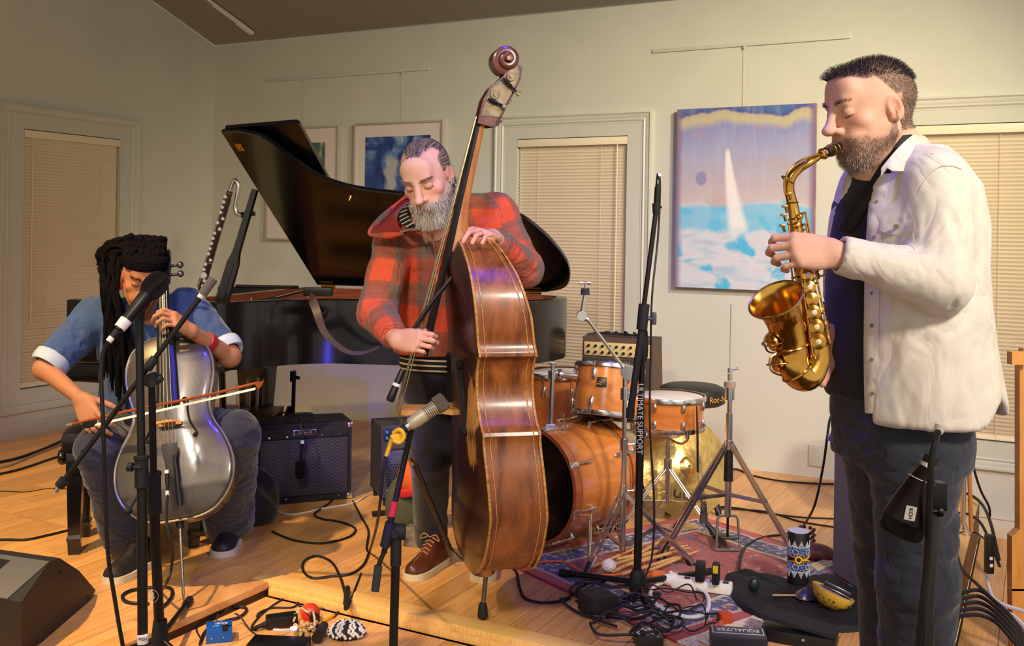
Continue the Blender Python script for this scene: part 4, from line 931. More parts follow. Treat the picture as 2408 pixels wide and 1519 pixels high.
# --- jeans
def fold_bump(nt,v,b,prev=None,strength=.5,scale=13.,st=(1,1,.8)):
    """soft creases in cloth: relief only"""
    n=noi(nt,v,scale,3,st,.9,.45); r=ramp(nt,mth(nt,'ABSOLUTE',mth(nt,'SUBTRACT',n,.5)),[(0,(0,0,0)),(.12,(190,190,190)),(.3,(255,255,255))]); bp2=nd(nt,'ShaderNodeBump',Strength=strength,Distance=.022); nt.links.new(r,bp2.inputs['Height'])
    if prev: nt.links.new(prev.outputs[0],bp2.inputs['Normal'])
    nt.links.new(bp2.outputs[0],b.inputs['Normal'])
m_jean=bpy.data.materials.new('denim_dark'); m_jean.use_nodes=True
def denim(m,c1,c2,fade):
    nt=m.node_tree; b=nt.nodes['Principled BSDF']; tc=nd(nt,'ShaderNodeTexCoord'); v=tc.outputs['Object']; n=noi(nt,v,4,5); w=noi(nt,v,260,2,(1,1,.25)); c=ramp(nt,n,[(.35,c1),(.7,c2)]); c=mix(nt,mth(nt,'MULTIPLY',sst(nt,noi(nt,v,2.6,3),.55,.75),.5),c,fade); c=mix(nt,mth(nt,'MULTIPLY',w,.25),c,(90,96,116)); nt.links.new(c,b.inputs['Base Color']); b.inputs['Roughness'].default_value=.85; b.inputs['Sheen Weight'].default_value=.2
    bp=nd(nt,'ShaderNodeBump',Strength=.15,Distance=.003); nt.links.new(w,bp.inputs['Height']); fold_bump(nt,v,b,bp,.2); MATS[m.name]=m
denim(m_jean,(17,20,31),(29,34,50),(50,58,80))
jp=[stack([sec(2114,1075,.125,.165),sec(2116,1020,.135,.168),sec(2112,950,.13,.165),sec(2110,890,.125,.16)],sp_f,.05)]
for a,b,c_ in((lh,lk,la),(rh,rk,ra)): jp+=[cap(a+V((0,0,-.02)),b,.103,.082,.06),cap(b,c_,.084,.078,.03)]
v,f=sculpt(jp,.007); v=wrinkle(v,f,.024,13,(1,1,1.8),2); v=wrinkle(v,f,.022,16,(.6,.6,2.6),4,np.exp(-((v[:,2]-lk.z+.02)/.12)**2)); v=vsmooth(v,f,1)
je=mesh_np('jeans',v,f,m_jean,sax_man)
m_thread=mat('jean_thread',(92,96,110),.8)
def seamline(pts,obj,r=.0016,name='seam'):
    mb=MB(); mb.tube(spl(pts,6),r,5); return sub(mb.build(name,m_thread,sax_man),obj)
# boots below the frame
for a in(la,ra):
    mb=MB(); fx=sp_f; o=V((a.x,a.y,ZF)); mb.loft([[o+fx*t+sp_s*(wd*math.cos(q))+V((0,0,max(.002,hz+hh*math.sin(q)))) for q in [2*math.pi*i/14 for i in range(14)]] for t,wd,hz,hh in((-.09,.028,.05,.045),(-.05,.036,.055,.055),(.02,.038,.05,.05),(.1,.045,.035,.035),(.17,.042,.028,.026),(.2,.02,.02,.015))]); mb.build('shoe',mat('boot_leather',(34,26,22),.5),sax_man,smooth=60)
# --- black tee
m_tee=mat('tee_black',(17,16,18),.85,var=.15,scale=9,bump=.1,bscale=700,sheen=.2)
ts=[sec(2106,935,.136,.175),sec(2104,860,.140,.175),sec(2104,760,.140,.172),sec(2110,620,.134,.178),sec(2118,480,.116,.178),sec(2122,400,.09,.14),sec(2122,372,.07,.075)]
tp=[stack(ts,sp_f,.03)]; tp.append(cap(HW((0,-.03,-.08)),np.array(nb)+[0,0,.03],.058,.064,.01,'s')); tp.append(rbox(P(2103,1010,SD),(.5,.5,.072),None,.0,.002,'s'))
v,f=sculpt(tp,.006); v=wrinkle(v,f,.012,7,(1,1,1.2),6); mesh_np('t_shirt',v,f,m_tee,sax_man)
# --- cream overshirt, open down the front
m_cream=mat('cream_twill',(222,212,199),.85,var=.05,scale=30,bump=.25,bscale=900,sheen=.25)
_nt=m_cream.node_tree; fold_bump(_nt,[n for n in _nt.nodes if n.type=='TEX_COORD'][0].outputs['Object'],bsdf(m_cream),[n for n in _nt.nodes if n.type=='BUMP'][0],.28,7.,(1,1,.6))
os_=[sec(2144,1000,.190,.215),sec(2140,930,.185,.21),sec(2130,800,.172,.195),sec(2128,650,.160,.19),sec(2130,520,.142,.187),sec(2132,440,.118,.175),sec(2130,385,.09,.135),sec(2130,352,.075,.095)]
arm=[cap(shl+V((-.022,0,.0)),el+V((.004,0,.0)),.070,.059,.028),cap(el,wr+(el-wr)*.03,.057,.046,.03),cap(shr,P(2085,690,2.7),.075,.062,.06),cap(P(2085,690,2.7),wr2+V((.05,.05,0)),.06,.046,.04)]
outer=[stack(os_,sp_f,.05)]+arm
def shell(prs,th):
    inn=off(prs,-th)
    def f(p): return np.maximum(field(prs,p),-field(inn,p))
    lo=np.min([q.lo for q in prs],0); hi=np.max([q.hi for q in prs],0); return Pr(f,lo,hi,0)
def cut(fn,lo=(-9,-9,-9),hi=(9,9,9),k=.003): return Pr(fn,lo,hi,k,'s')
spf=na(sp_f); sps=na(sp_s)
def open_front(p):
    # opening: in front of the trunk axis, between the two front edges (his left edge on the camera side)
    ax=np.interp(p[...,2],[s_[0] for s_ in os_[::-1]],[s_[1] for s_ in os_[::-1]]) if False else None
    q=P(2134,700,SD); u=(p[...,0]-q.x)*spf[0]+(p[...,1]-q.y)*spf[1]; s=(p[...,0]-q.x)*sps[0]+(p[...,1]-q.y)*sps[1]
    z=p[...,2]; left=np.interp(z,[.85,1.0,1.25,1.42,1.55,1.62],[.052,.048,.040,.012,-.012,-.02]); right=np.interp(z,[1.15,1.25,1.45,1.58],[-.34,-.165,-.13,-.05])
    return np.maximum(np.maximum(s-left,right-s),-u-.0+.02)
hem=lambda p:(p[...,2]-(P(2130,968,SD).z+.02*np.cos(((p[...,0]-P(2130,968,SD).x))*12)*-1.0))
def sh_f(p):
    base=np.maximum(field(outer,p),-field(off(outer,-.014),p)); base=np.maximum(base,-open_front(p))
    # hem: shirt-tail curve, higher at the side
    q=P(2134,700,SD); u=(p[...,0]-q.x)*spf[0]+(p[...,1]-q.y)*spf[1]; hz=P(2120,972,SD).z+.055*np.exp(-((u+.06)/.05)**2)+.012*(u<-.06); base=np.maximum(base,hz-p[...,2])
    # neck hole, cuff openings
    nk=field([cap(HW((0,-.03,-.06)),np.array(nb)+[0,0,.015],.066,.075,.01)],p); base=np.maximum(base,-nk)
    c1=wr+(el-wr)*.04; d1=na((wr-el).normalized()); base=np.maximum(base,np.where(np.sqrt(((p-na(c1))**2).sum(-1))<.09,(p-na(c1))@d1,-1)); return base
lo=np.min([q.lo for q in outer],0)-.02; hi=np.max([q.hi for q in outer],0)+.02; lo[2]=P(2120,985,SD).z
v,f=sculpt([Pr(sh_f,lo,hi,0)],.0058,smooth=1)
msk=np.ones(len(v)); v=wrinkle(v,f,.030,4.5,(1,1,.55),8); v=wrinkle(v,f,.014,15,(1,1,.35),18); e_=np.array(el); v=wrinkle(v,f,.045,15,(1.5,1,.7),9,np.exp(-(((v-e_)**2).sum(1))/.022)); v=vsmooth(v,f,1,.3)
os_o=mesh_np('overshirt',v,f,m_cream,sax_man)
# collar, placket, pocket flap, buttons, cuff
def on_front(s,z,lift=.006):
    q=P(2134,700,SD); dep=np.interp(z,[s_[0] for s_ in os_[::-1]][::-1] if False else sorted([s_[0] for s_ in os_]),[s_[3] for s_ in sorted(os_)]); wid=np.interp(z,sorted([s_[0] for s_ in os_]),[s_[4] for s_ in sorted(os_)]); cx=np.interp(z,sorted([s_[0] for s_ in os_]),[s_[1] for s_ in sorted(os_)]); cy=np.interp(z,sorted([s_[0] for s_ in os_]),[s_[2] for s_ in sorted(os_)])
    cv=(q.x-cx)*sp_s.x+(q.y-cy)*sp_s.y; s2=max(-.97,min(.97,(s+cv)/wid)); u=dep*(1-abs(s2)**2.3)**(1/2.3); return V((cx,cy,z))+sp_f*(u+lift)+sp_s*(s2*wid)
def strip(pts,w0,w1,th,name,m,axis):
    mb=MB(); g=[]
    for p in pts: a=p; g.append([a+axis*w0,a+axis*w0+sp_f*th,a+axis*w1+sp_f*th,a+axis*w1])
    mb.loft(g); return sub(mb.build(name,m,sax_man,smooth=50),os_o)
zs=[.93,1.02,1.1,1.2,1.3,1.4,1.48]; lft=lambda z:float(np.interp(z,[.85,1.0,1.25,1.42,1.55,1.62],[.052,.048,.040,.012,-.012,-.02]))
fldO=lambda p:np.minimum(field(outer,p),9)
def sp_(px,py,l=.009): return surf(px,py,fldO,1.9,3.0,l)
def flap(name,top,bot,th=.006):
    mb=MB(); g=[]
    for (a,b),(c_,d_) in zip(top,bot):
        p,q=sp_(a,b),sp_(c_,d_,.013); m1=sp_((a+c_)/2,(b+d_)/2,.012); g.append([p+V((0,.01,0)),p,m1,q,q+V((0,.012,0)),m1+V((0,.012,0))])
    mb.loft(g); return sub(mb.build(name,m_cream,sax_man,smooth=50),os_o)
flap('pocket_flap',[(2068,512),(2088,511),(2108,510),(2128,510),(2148,510)],[(2068,542),(2088,549),(2108,553),(2128,550),(2146,545)])
fldS=lambda p:field(outer[:1],p)
def ss2(px,py,l): return surf(px,py,fldS,1.9,3.0,l)
PLK=[(2074,408),(2058,440),(2048,480),(2043,540),(2039,620),(2037,720),(2036,820),(2037,910),(2039,972)]
mb=MB(); g=[]
for x0,y0 in spl2(PLK,4):
    p,q=ss2(x0+14,y0,.012),ss2(x0+30,y0,.010); w_=(q-p)*.9; g.append([p-w_+V((0,.014,0)),p-w_,p,q,q+V((0,.012,0))])
mb.loft(g); sub(mb.build('placket',m_cream,sax_man,smooth=60),os_o)
mat('button_horn',(120,96,70),.4)
for y0 in(475,558,690,765,845,925):
    x0=float(np.interp(y0,[q[1] for q in PLK],[q[0] for q in PLK]))+13; p=ss2(x0,y0,.014); mb=MB(); mb.cyl(p,p+V((-.3,-.9,0))*.003,.0045,seg=12); sub(mb.build('button',MATS['button_horn'],sax_man),os_o)
p=sp_(2107,533,.016); mb=MB(); mb.cyl(p,p+V((-.3,-.9,0))*.004,.0062,seg=12); sub(mb.build('pocket_button',MATS['button_horn'],sax_man),os_o)
def seam(name,pts,r=.0008): mb=MB(); mb.tube([q+V((0,-.001,0)) for q in spl([sp_(a,b,.006) for a,b in pts],5)],r,5); return sub(mb.build(name,mat('seam_cream',(196,184,168),.9),sax_man),os_o)
seam('shoulder_seam',[(2262,398),(2225,388),(2190,405),(2165,440),(2150,490),(2146,545),(2152,600)]); seam('yoke_seam',[(2140,385),(2165,365),(2195,362)])
# collar: band folding outward round the neck
mb=MB(); g=[]; ncx=np.array(nb)
A=[(2012,402,2.50,0),(1998,398,2.58,0)] 
colr=[(2072,395,2.335),(2108,352,2.345),(2140,322,2.38),(2158,314,2.46),(2150,318,2.56),(2110,335,2.63),(2060,372,2.64),(2030,395,2.60)]
colo=[(2098,398,2.318),(2140,396,2.325),(2178,372,2.36),(2196,350,2.46),(2180,345,2.60),(2120,362,2.67),(2050,400,2.68),(2018,412,2.62)]
ci=spl([P(a,b,c_) for a,b,c_ in colr],5); co=spl([P(a,b,c_) for a,b,c_ in colo],5)
for a,b in zip(ci,co): m_=(a+b)/2+V((0,0,.010)); g.append([a-V((0,0,.02)),a,m_,b,b-V((0,0,.004)),m_-V((0,0,.008))])
mb.loft(g); sub(mb.build('collar',m_cream,sax_man,smooth=60),os_o)
# black neck strap lying on the neck and chest
fldT=lambda p:np.minimum(field(tp[:1],p),field(hp,p))
SA=[(2124,318),(2100,352),(2072,388),(2046,428),(2012,478),(1975,540)]; SB=[(2146,316),(2132,346),(2108,384),(2082,426),(2044,482),(2004,545)]
g=[]
for (a0,b0),(a1,b1) in zip(spl2(SA,5),spl2(SB,5)):
    p,q=surf(a0,b0,fldT,1.9,3.,.010),surf(a1,b1,fldT,1.9,3.,.010); p.y=min(p.y,2.50); q.y=min(q.y,2.47); m1=p.lerp(q,.5)+V((0,-.006,0)); g.append([p,m1,q,q+V((0,.008,0)),m1+V((0,.008,0)),p+V((0,.008,0))])
mb=MB(); mb.loft(g); ns_=mb.build('neck_strap',mat('strap_black',(10,10,11),.7),sax_man,smooth=50)
# ================================================================= BASSIST
def secD(px,py,D,dep,wid): q=P(px,py,D); return (q.z,q.x,q.y,dep,wid)
bft=G(1000,1345); bassman=thing('person','bearded man in a red plaid hooded jacket bowing the double bass','person',V((bft.x,bft.y+.12,0)))
bo=P(1003,416,3.62); BR=Rnp(V((-.20,-.84,-.50)),roll=.16); bsc=1.1
hp,BW=head_prims(bsc,np.array(bo),BR,{'jaw':1.0,'nose':1.12,'brow':1.15})
bnb=P(1030,520,3.88); hp+=[cap(BW((0,-.03,-.06)),np.array(bnb),.055,.066,.03),ell(np.array(bnb)+[0,.05,-.07],(.10,.07,.05),None,.05)]
vsB,fsB=sculpt(hp,.0032); cB,LB=face_colors(vsB,bo,BR,bsc,(224,172,146),(190,104,92),(214,128,104)); NB=vnormals(vsB,fsB)
# balding front: hair starts high and thin, long at the sides, swept back
hmB=np.clip((LB[:,2]-np.where(LB[:,1]>.0,.094-LB[:,1]*.05+.35*np.clip(.045-np.abs(LB[:,0]),0,1)*0,np.where(LB[:,1]>-.04,.02+ (LB[:,1]+.04)*1.9,-.07)))/.014,0,1)*(LB[:,1]<.065)
hmB=np.maximum(hmB,((np.abs(LB[:,0])>.066)&(LB[:,2]>-.02)&(LB[:,1]<.022)&(LB[:,1]>-.02)&(LB[:,2]>.02)).astype(float))
bmB=np.clip((np.where(LB[:,1]>.03,-.047,-.047+(.03-LB[:,1])*1.2)-LB[:,2])/.01,0,1)*(LB[:,1]>-.005)*(LB[:,2]>-.135)
bmB=np.where((np.abs(LB[:,0])<.021)&(np.abs(LB[:,2]+.069)<.007)&(LB[:,1]>.075),0,bmB); bmB=np.where((LB[:,1]>.09)&(LB[:,2]>-.044),0,bmB)
cB=cB+(lin((120,98,82))-cB)*(hmB*.6)[:,None]; cB=cB+(lin((176,160,142))-cB)*(bmB*.7)[:,None]
# arms
sR=P(915,572,3.95); eR=P(886,735,3.74); wR=P(930,798,3.52); sL=P(1172,512,3.99); eL=P(1232,632,3.98); wL=P(1160,556,3.68)
hR,_,_=hand_prims(wR,P(962,800,3.49)-wR,V((-.25,-.85,.3)),-1,[(34,58,36),(38,60,38),(42,62,40),(46,62,40)],(30,42,12),1.02,.0); hR.append(cap(wR,wR.lerp(eR,.3),.027,.034,.02)); v2,f2=sculpt(hR,.003)
hL,_,_=hand_prims(wL,P(1102,534,3.52)-wL,V((-.1,-.55,.83)),1,[(16,42,30),(20,42,30),(24,42,30),(28,42,30)],(40,40,10),1.06,.16); hL.append(cap(wL,wL.lerp(eL,.3),.027,.036,.02)); v3,f3=sculpt(hL,.003); RINGD=(P(1102,534,3.52)-wL).normalized()*.95+V((.05,.1,-.3)); RINGP=hand_prims.bases[2]+RINGD.normalized()*.020-V((0,-.002,.003))
trB=[secD(1045,865,4.08,.105,.165),secD(1050,760,4.06,.11,.16),secD(1055,640,4.03,.115,.175),secD(1052,560,3.98,.105,.18),secD(1040,510,3.92,.07,.12)]
kb1,kb2=P(1012,1075,4.05),P(1120,1075,4.05); ab1=V((G(1008,1330).x,G(1008,1330).y+.10,.09)); ab2=V((G(1138,1340).x,G(1138,1340).y+.10,.09)); h1_,h2_=P(1008,890,4.07),P(1105,890,4.07)
bp_=[stack(trB,(-.1,-1),.04)]
for a,b,c_ in((h1_,kb1,ab1),(h2_,kb2,ab2)): bp_+=[cap(a,b,.075,.052,.04),cap(b,c_,.052,.038,.03)]
for a,b,c_ in((sR,eR,wR),(sL,eL,wL)): bp_+=[cap(a,b,.045,.04,.03),cap(b,c_,.04,.027,.03)]
v4,f4=sculpt(bp_,.013)
sk=(226,172,146); bv,bf_,bc=join([(vsB,fsB,cB),(v2,f2,skin_cols(v2,(222,162,134))),(v3,f3,skin_cols(v3,(224,164,138))),(v4,f4,skin_cols(v4,sk))]); mesh_np('body',bv,bf_,m_skin,bassman,bc)
rng=np.random.default_rng(11)
def gcol(a,b,g,p): return lambda n,l: np.where(rng.random((n,1))<p,lin(g)*(.8+.4*rng.random((n,1))),lin(a)+(lin(b)-lin(a))*rng.random((n,1)))
def back(l,n):
    d=-BR[:,1]*1.0-BR[:,2]*np.clip((.075-l[:,2:3])*8,0,1.6)+BR[:,2]*.25*(l[:,1:2]>.03)+BR[:,0]*np.sign(l[:,0:1])*.10; d=d-n*((d*n).sum(1))[:,None]; return d/np.linalg.norm(d,axis=1)[:,None]+n*.16
PRB=(np.array(BW((0,-.018,.034))),BR,np.array((.077,.098,.086))*bsc,.035)
tuft(hmB,5200,back,lambda l:.05+.04*rng.random(len(l)),.0017,gcol((74,58,46),(124,102,84),(170,156,138),.30),'hair',bassman,.10,5,vs=vsB,N=NB,L=LB,lift=.0015,proj=PRB)
nm=((LB[:,1]<-.05)&(LB[:,2]<.0)&(LB[:,2]>-.07)).astype(float); tuft(nm,1500,lambda l,n:n*.25-BR[:,2]*1.,lambda l:.05+.03*rng.random(len(l)),.002,gcol((60,46,38),(104,84,68),(150,136,120),.2),'nape_hair',bassman,.2,4,vs=vsB,N=NB,L=LB)
tuft(bmB,6500,lambda l,n:n*.7-BR[:,2]*1.3+BR[:,1]*.15,lambda l:.010+.040*np.clip((-.045-l[:,2])/.06,0,1)*np.clip((l[:,1]+.01)/.05,0,1),.0013,lambda n,l:np.where((rng.random((n,1))<.62)|((l[:,2:3]<-.08)&(rng.random((n,1))<.7)),lin((222,212,196))*(.75+.4*rng.random((n,1))),lin((150,124,100))*(.6+.6*rng.random((n,1)))),'beard',bassman,.4,3,vs=vsB,N=NB,L=LB)
brows(LB,vsB,NB,BR,bassman,(96,76,60),(150,130,112),260,.026,.010)
mb=MB(); rg=P(1122,536,3.53); mb.torus(RINGP,RINGD,.0108,.0018,18,6); mb.build('wedding_ring',mat('ring_silver',(220,216,205),.15,metal=1),bassman)
# trousers and shoes
m_navy=mat('navy_trousers',(24,24,34),.85,var=.15,scale=7,bump=.15,bscale=600,sheen=.2)
jp=[stack([secD(1050,935,4.08,.115,.165),secD(1050,840,4.08,.12,.17)],(-.1,-1),.05)]
for a,b,c_ in((h1_,kb1,ab1),(h2_,kb2,ab2)): jp+=[cap(a,b,.094,.078,.05),cap(b,c_,.076,.068,.03)]
v,f=sculpt(jp,.008); v=wrinkle(v,f,.022,8,(1,1,1.6),12); mesh_np('trousers',v,f,m_navy,bassman)
m_shoeb=mat('brown_leather',(92,46,30),.35,var=.35,scale=9,bump=.2,bscale=40,coat=.15); m_sole=mat('cream_sole',(214,204,178),.6)
def shoe(toe,heel,wd,parent,m_up,m_so,lace=None,h=.085,name='shoe',pale=None):
    toe,heel=V(toe),V(heel); d=(toe-heel); Ln=d.length; d.normalize(); s=V((0,0,1)).cross(d)
    pts=[]; prof=[(-.02,.62,.8),(.02,.72,1.0),(.12,.80,1.05),(.28,.84,1.12),(.42,.86,1.0),(.56,.95,.72),(.72,1.0,.56),(.86,.92,.48),(.95,.66,.38),(.995,.3,.25)]
    mb=MB(); rg=[]
    for t,w_,hh in prof: 
        r=[]
        for k in range(16):
            q=2*math.pi*k/16; c_,s_=math.cos(q),math.sin(q); r.append(heel+d*(Ln*t)+s*(wd*w_*c_*(1-.25*max(0,s_)))+V((0,0,.022+max(0,s_)**.8*h*hh*.92+min(0,s_)*.004)))
        rg.append(r)
    mb.loft(rg); up=mb.build(name,m_up,parent,smooth=60)
    mb=MB(); n=28; ol=[]
    for k in range(n):
        q=2*math.pi*k/n; t=.485+.525*math.cos(q); w_=float(np.interp(t,[-.05,.0,.12,.42,.72,.9,1.01],[.6,.82,.97,1.0,1.13,.98,.4])); ol.append(heel+d*(Ln*t)+s*(wd*w_*(1 if math.sin(q)>=0 else -1)*min(1,abs(math.sin(q))*3.)))
    mb.loft([[p+V((0,0,.0)) for p in ol],[p+V((0,0,.022)) for p in ol],[p+V((0,0,.026)) for p in ol]]); sub(mb.build('sole',m_so,parent,smooth=40),up)
    if lace:
        for k in range(4):
            t=.40+.065*k; hh=float(np.interp(t,[p[0] for p in prof],[p[2] for p in prof])); c_=heel+d*(Ln*t)+V((0,0,.024+h*hh*.90)); mb=MB(); mb.tube([c_-s*.022-V((0,0,.008)),c_+V((0,0,.003)),c_+s*.022-V((0,0,.008))],.0022,6); sub(mb.build('lace',lace,parent),up)
        c_=heel+d*(Ln*.40)+V((0,0,.03+h*1.0)); mb=MB()
        for sg in(-1,1): mb.tube(spl([c_,c_+s*sg*.03+V((0,0,.012)),c_+s*sg*.045-V((0,0,.012)),c_+s*sg*.012],5),.002,6)
        sub(mb.build('lace_bow',lace,parent),up)
    return up
m_lace=mat('tan_lace',(176,140,96),.7)
shoe(G(962,1366),G(962,1366)+V((.115,.235,0)),.050,bassman,m_shoeb,m_sole,m_lace,.105); shoe(G(1136,1372),G(1136,1372)+V((-.01,.27,0)),.050,bassman,m_shoeb,m_sole,m_lace,.105)
# striped jersey at neck and hem
m_str=bpy.data.materials.new('striped_jersey'); m_str.use_nodes=True; nt=m_str.node_tree; tc=nd(nt,'ShaderNodeTexCoord'); sx=nd(nt,'ShaderNodeSeparateXYZ'); nt.links.new(tc.outputs['Object'],sx.inputs[0]); fr_=mth(nt,'FRACT',mth(nt,'MULTIPLY',sx.outputs[2],48.)); nt.links.new(mix(nt,mth(nt,'GREATER_THAN',fr_,.68),(20,20,28),(206,188,150)),nt.nodes['Principled BSDF'].inputs['Base Color']); nt.nodes['Principled BSDF'].inputs['Roughness'].default_value=.9
js=[secD(1042,868,4.07,.128,.178),secD(1045,800,4.06,.13,.175),secD(1055,640,4.03,.125,.175),secD(1045,545,3.97,.10,.165),secD(1035,505,3.91,.075,.09),secD(1033,490,3.89,.07,.075)]
v,f=sculpt([stack(js,(-.1,-1),.03),cap(BW((0,-.03,-.08)),np.array(bnb)+[0,0,.04],.058,.062,.004,'s')],.007); v=wrinkle(v,f,.008,9,(1,1,1),3); mesh_np('striped_jersey',v,f,m_str,bassman)
# plaid hooded jacket
def plaid_mat():
    m=bpy.data.materials.new('plaid_flannel'); m.use_nodes=True; nt=m.node_tree; b=nt.nodes['Principled BSDF']; a=nd(nt,'ShaderNodeAttribute',attribute_name='fab'); sx=nd(nt,'ShaderNodeSeparateXYZ'); nt.links.new(a.outputs['Vector'],sx.inputs[0])
    per=.19; tc=nd(nt,'ShaderNodeTexCoord')
    def band(x,o): 
        fr=mth(nt,'FRACT',mth(nt,'ADD',mth(nt,'DIVIDE',x,per),o)); s_=mth(nt,'MULTIPLY',sst(nt,fr,.50,.53),mth(nt,'SUBTRACT',1.,sst(nt,fr,.97,1.))); l1=mth(nt,'SUBTRACT',1.,sst(nt,mth(nt,'ABSOLUTE',mth(nt,'SUBTRACT',fr,.62)),.008,.018)); l2=mth(nt,'SUBTRACT',1.,sst(nt,mth(nt,'ABSOLUTE',mth(nt,'SUBTRACT',fr,.86)),.008,.018)); return s_,mth(nt,'MAXIMUM',l1,l2)
    s1,l1=band(sx.outputs[0],.25); s2,l2=band(sx.outputs[1],.1)
    c=ramp(nt,mth(nt,'MULTIPLY',mth(nt,'ADD',s1,s2),.5),[(0,(222,74,34)),(.5,(158,78,54)),(1,(116,90,78))])
    c=mix(nt,mth(nt,'MULTIPLY',mth(nt,'MAXIMUM',l1,l2),.32),c,(52,48,44)); w=noi(nt,tc.outputs['Object'],240,2); c=mix(nt,mth(nt,'MULTIPLY',w,.22),c,(160,120,100)); nt.links.new(c,b.inputs['Base Color']); b.inputs['Roughness'].default_value=.95; b.inputs['Sheen Weight'].default_value=.08
    bp=nd(nt,'ShaderNodeBump',Strength=.2,Distance=.004); nt.links.new(w,bp.inputs['Height']); fold_bump(nt,tc.outputs['Object'],b,bp,.4,10.); MATS['plaid']=m; return m
m_plaid=plaid_mat(); m_lining=mat('hood_lining',(140,28,22),.85,var=.1,bump=.15,bscale=300,sheen=.3)
jk=[secD(1046,836,4.06,.150,.205),secD(1050,760,4.05,.16,.205),secD(1056,640,4.02,.155,.205),secD(1058,565,3.98,.13,.205),secD(1050,520,3.94,.10,.16),secD(1042,498,3.91,.085,.11)]
outerB=[stack(jk,(-.1,-1),.05),cap(sR+V((.02,0,0)),eR,.078,.062,.035),cap(eR,wR.lerp(eR,.10),.062,.045,.03),cap(P(1050,505,3.96),sL+V((-.01,0,.012)),.085,.082,.06),cap(sL+V((-.01,0,0)),eL,.080,.066,.035),cap(eL,wL.lerp(eL,.16),.064,.047,.03)]
def jf(p):
    base=np.maximum(field(outerB,p),-field(off(outerB,-.016),p)); q=P(1020,700,4.02)
    x=p[...,0]-q.x; half=np.interp(p[...,2],[1.25,1.40,1.46,1.5],[.0,.006,.03,.06]); base=np.maximum(base,-np.maximum(np.abs(x+.02)-half,p[...,1]-3.93))
    base=np.maximum(base,-field([cap(BW((0,-.03,-.08)),np.array(bnb)+[0,0,.02],.066,.078,.01)],p)); base=np.maximum(base,P(1046,832,4.0).z-p[...,2])
    for w_,e_ in((wR,eR),(wL,eL)):
        c1=w_.lerp(e_,.12); d1=na((w_-e_).normalized()); base=np.maximum(base,np.where(np.sqrt(((p-na(c1))**2).sum(-1))<.09,(p-na(c1))@d1,-1))
    return base
lo=np.min([q.lo for q in outerB],0)-.02; hi=np.max([q.hi for q in outerB],0)+.02; v,f=sculpt([Pr(jf,lo,hi,0)],.0068)
v=wrinkle(v,f,.026,6,(1,1,1),21); v=wrinkle(v,f,.016,15,(1,1,1.3),23)
for e_ in(eR,eL): v=wrinkle(v,f,.03,12,(1,1,1.6),22,np.exp(-(((v-np.array(e_))**2).sum(1))/.015))
v=vsmooth(v,f,1); fab=cloth_uv(v,[(P(1050,860,4.05),P(1050,480,3.98),(0,-1,0),.2),(sR+V((.0,0,.05)),eR,(0,-1,0),.075),(eR,wR,(0,-1,0),.06),(sL+V((0,0,.05)),eL,(0,-1,0),.078),(eL,wL,(0,-1,0),.06)])
jko=mesh_np('jacket',v,f,m_plaid,bassman,attrs={'fab':fab})
# hood lying open round the neck: red lining inside, plaid rim
ho=spl([P(*q) for q in((1004,450,3.95),(955,463,3.91),(912,500,3.86),(868,547,3.80),(905,554,3.775),(950,549,3.76))],7); hi2=spl([P(*q) for q in((990,480,3.93),(956,482,3.88),(938,500,3.83),(934,520,3.80),(942,536,3.775),(962,546,3.755))],7)
g=[]
for a,b in zip(ho,hi2): m1=a.lerp(b,.5)+V((0,.02,-.006)); g.append([a,m1,b,b+V((0,.014,-.004)),m1+V((0,.03,-.01)),a+V((0,.016,-.006))])
mb=MB(); mb.loft(g); sub(mb.build('hood_lining',m_lining,bassman,smooth=60),jko)
mb=MB(); mb.tube(ho,[.010+.004*math.sin(i*.5) for i in range(len(ho))],8); o=sub(mb.build('hood_rim',m_plaid,bassman,smooth=60),jko)
at=o.data.attributes.new('fab','FLOAT_VECTOR','POINT'); at.data.foreach_set('vector',np.array([(p.co.x*1.6,p.co.z*1.6+.06,0) for p in o.data.vertices],np.float32).ravel())
# striped collar of the jersey showing inside the hood
ca=spl([P(*q) for q in((958,478,3.86),(942,498,3.815),(940,518,3.79),(952,533,3.77),(985,545,3.745))],8); cb2=spl([P(*q) for q in((968,474,3.85),(958,492,3.80),(960,508,3.775),(972,522,3.75),(998,534,3.73))],8); m_j1,m_j2=mat('jersey_navy',(20,20,28),.9),mat('jersey_cream',(206,188,150),.9)
mb=MB(); n=len(ca)
for i in range(n-1): mb.add([ca[i],ca[i+1],cb2[i+1],cb2[i],ca[i]+V((0,.012,0)),ca[i+1]+V((0,.012,0)),cb2[i+1]+V((0,.012,0)),cb2[i]+V((0,.012,0))],[(0,1,2,3),(4,7,6,5),(0,3,7,4),(1,5,6,2)],1 if i%4==0 else 0)
mb.build('jersey_collar',[m_j1,m_j2],bassman,smooth=0)
mb=MB(); zp=[P(1016,552,3.80),P(1020,575,3.84),P(1026,620,3.86),P(1030,700,3.87)]; mb.tube(spl(zp,6),.005,6); sub(mb.build('zipper',mat('zip_metal',(190,184,172),.35,metal=.9),bassman),jko)
mb=MB(); mb.tube([P(942,545,3.76),P(960,540,3.745),P(990,538,3.735)],.006,6); sub(mb.build('collar_zip_edge',MATS['zip_metal'],bassman),jko)
for w_,e_ in((wR,eR),(wL,eL)):
    mb=MB(); d=(e_-w_).normalized(); x,y,dn=frame(d); a=w_.lerp(e_,.11); mb.loft([mb.ring(a+d*t,x,y,r_,18) for t,r_ in((0,.040),(-.002,.047),(.03,.050),(.034,.046))],False); o=sub(mb.build('cuff',mat('cuff_wool',(110,72,60),.95,var=.2,scale=30,sheen=.3),bassman,smooth=50),jko)
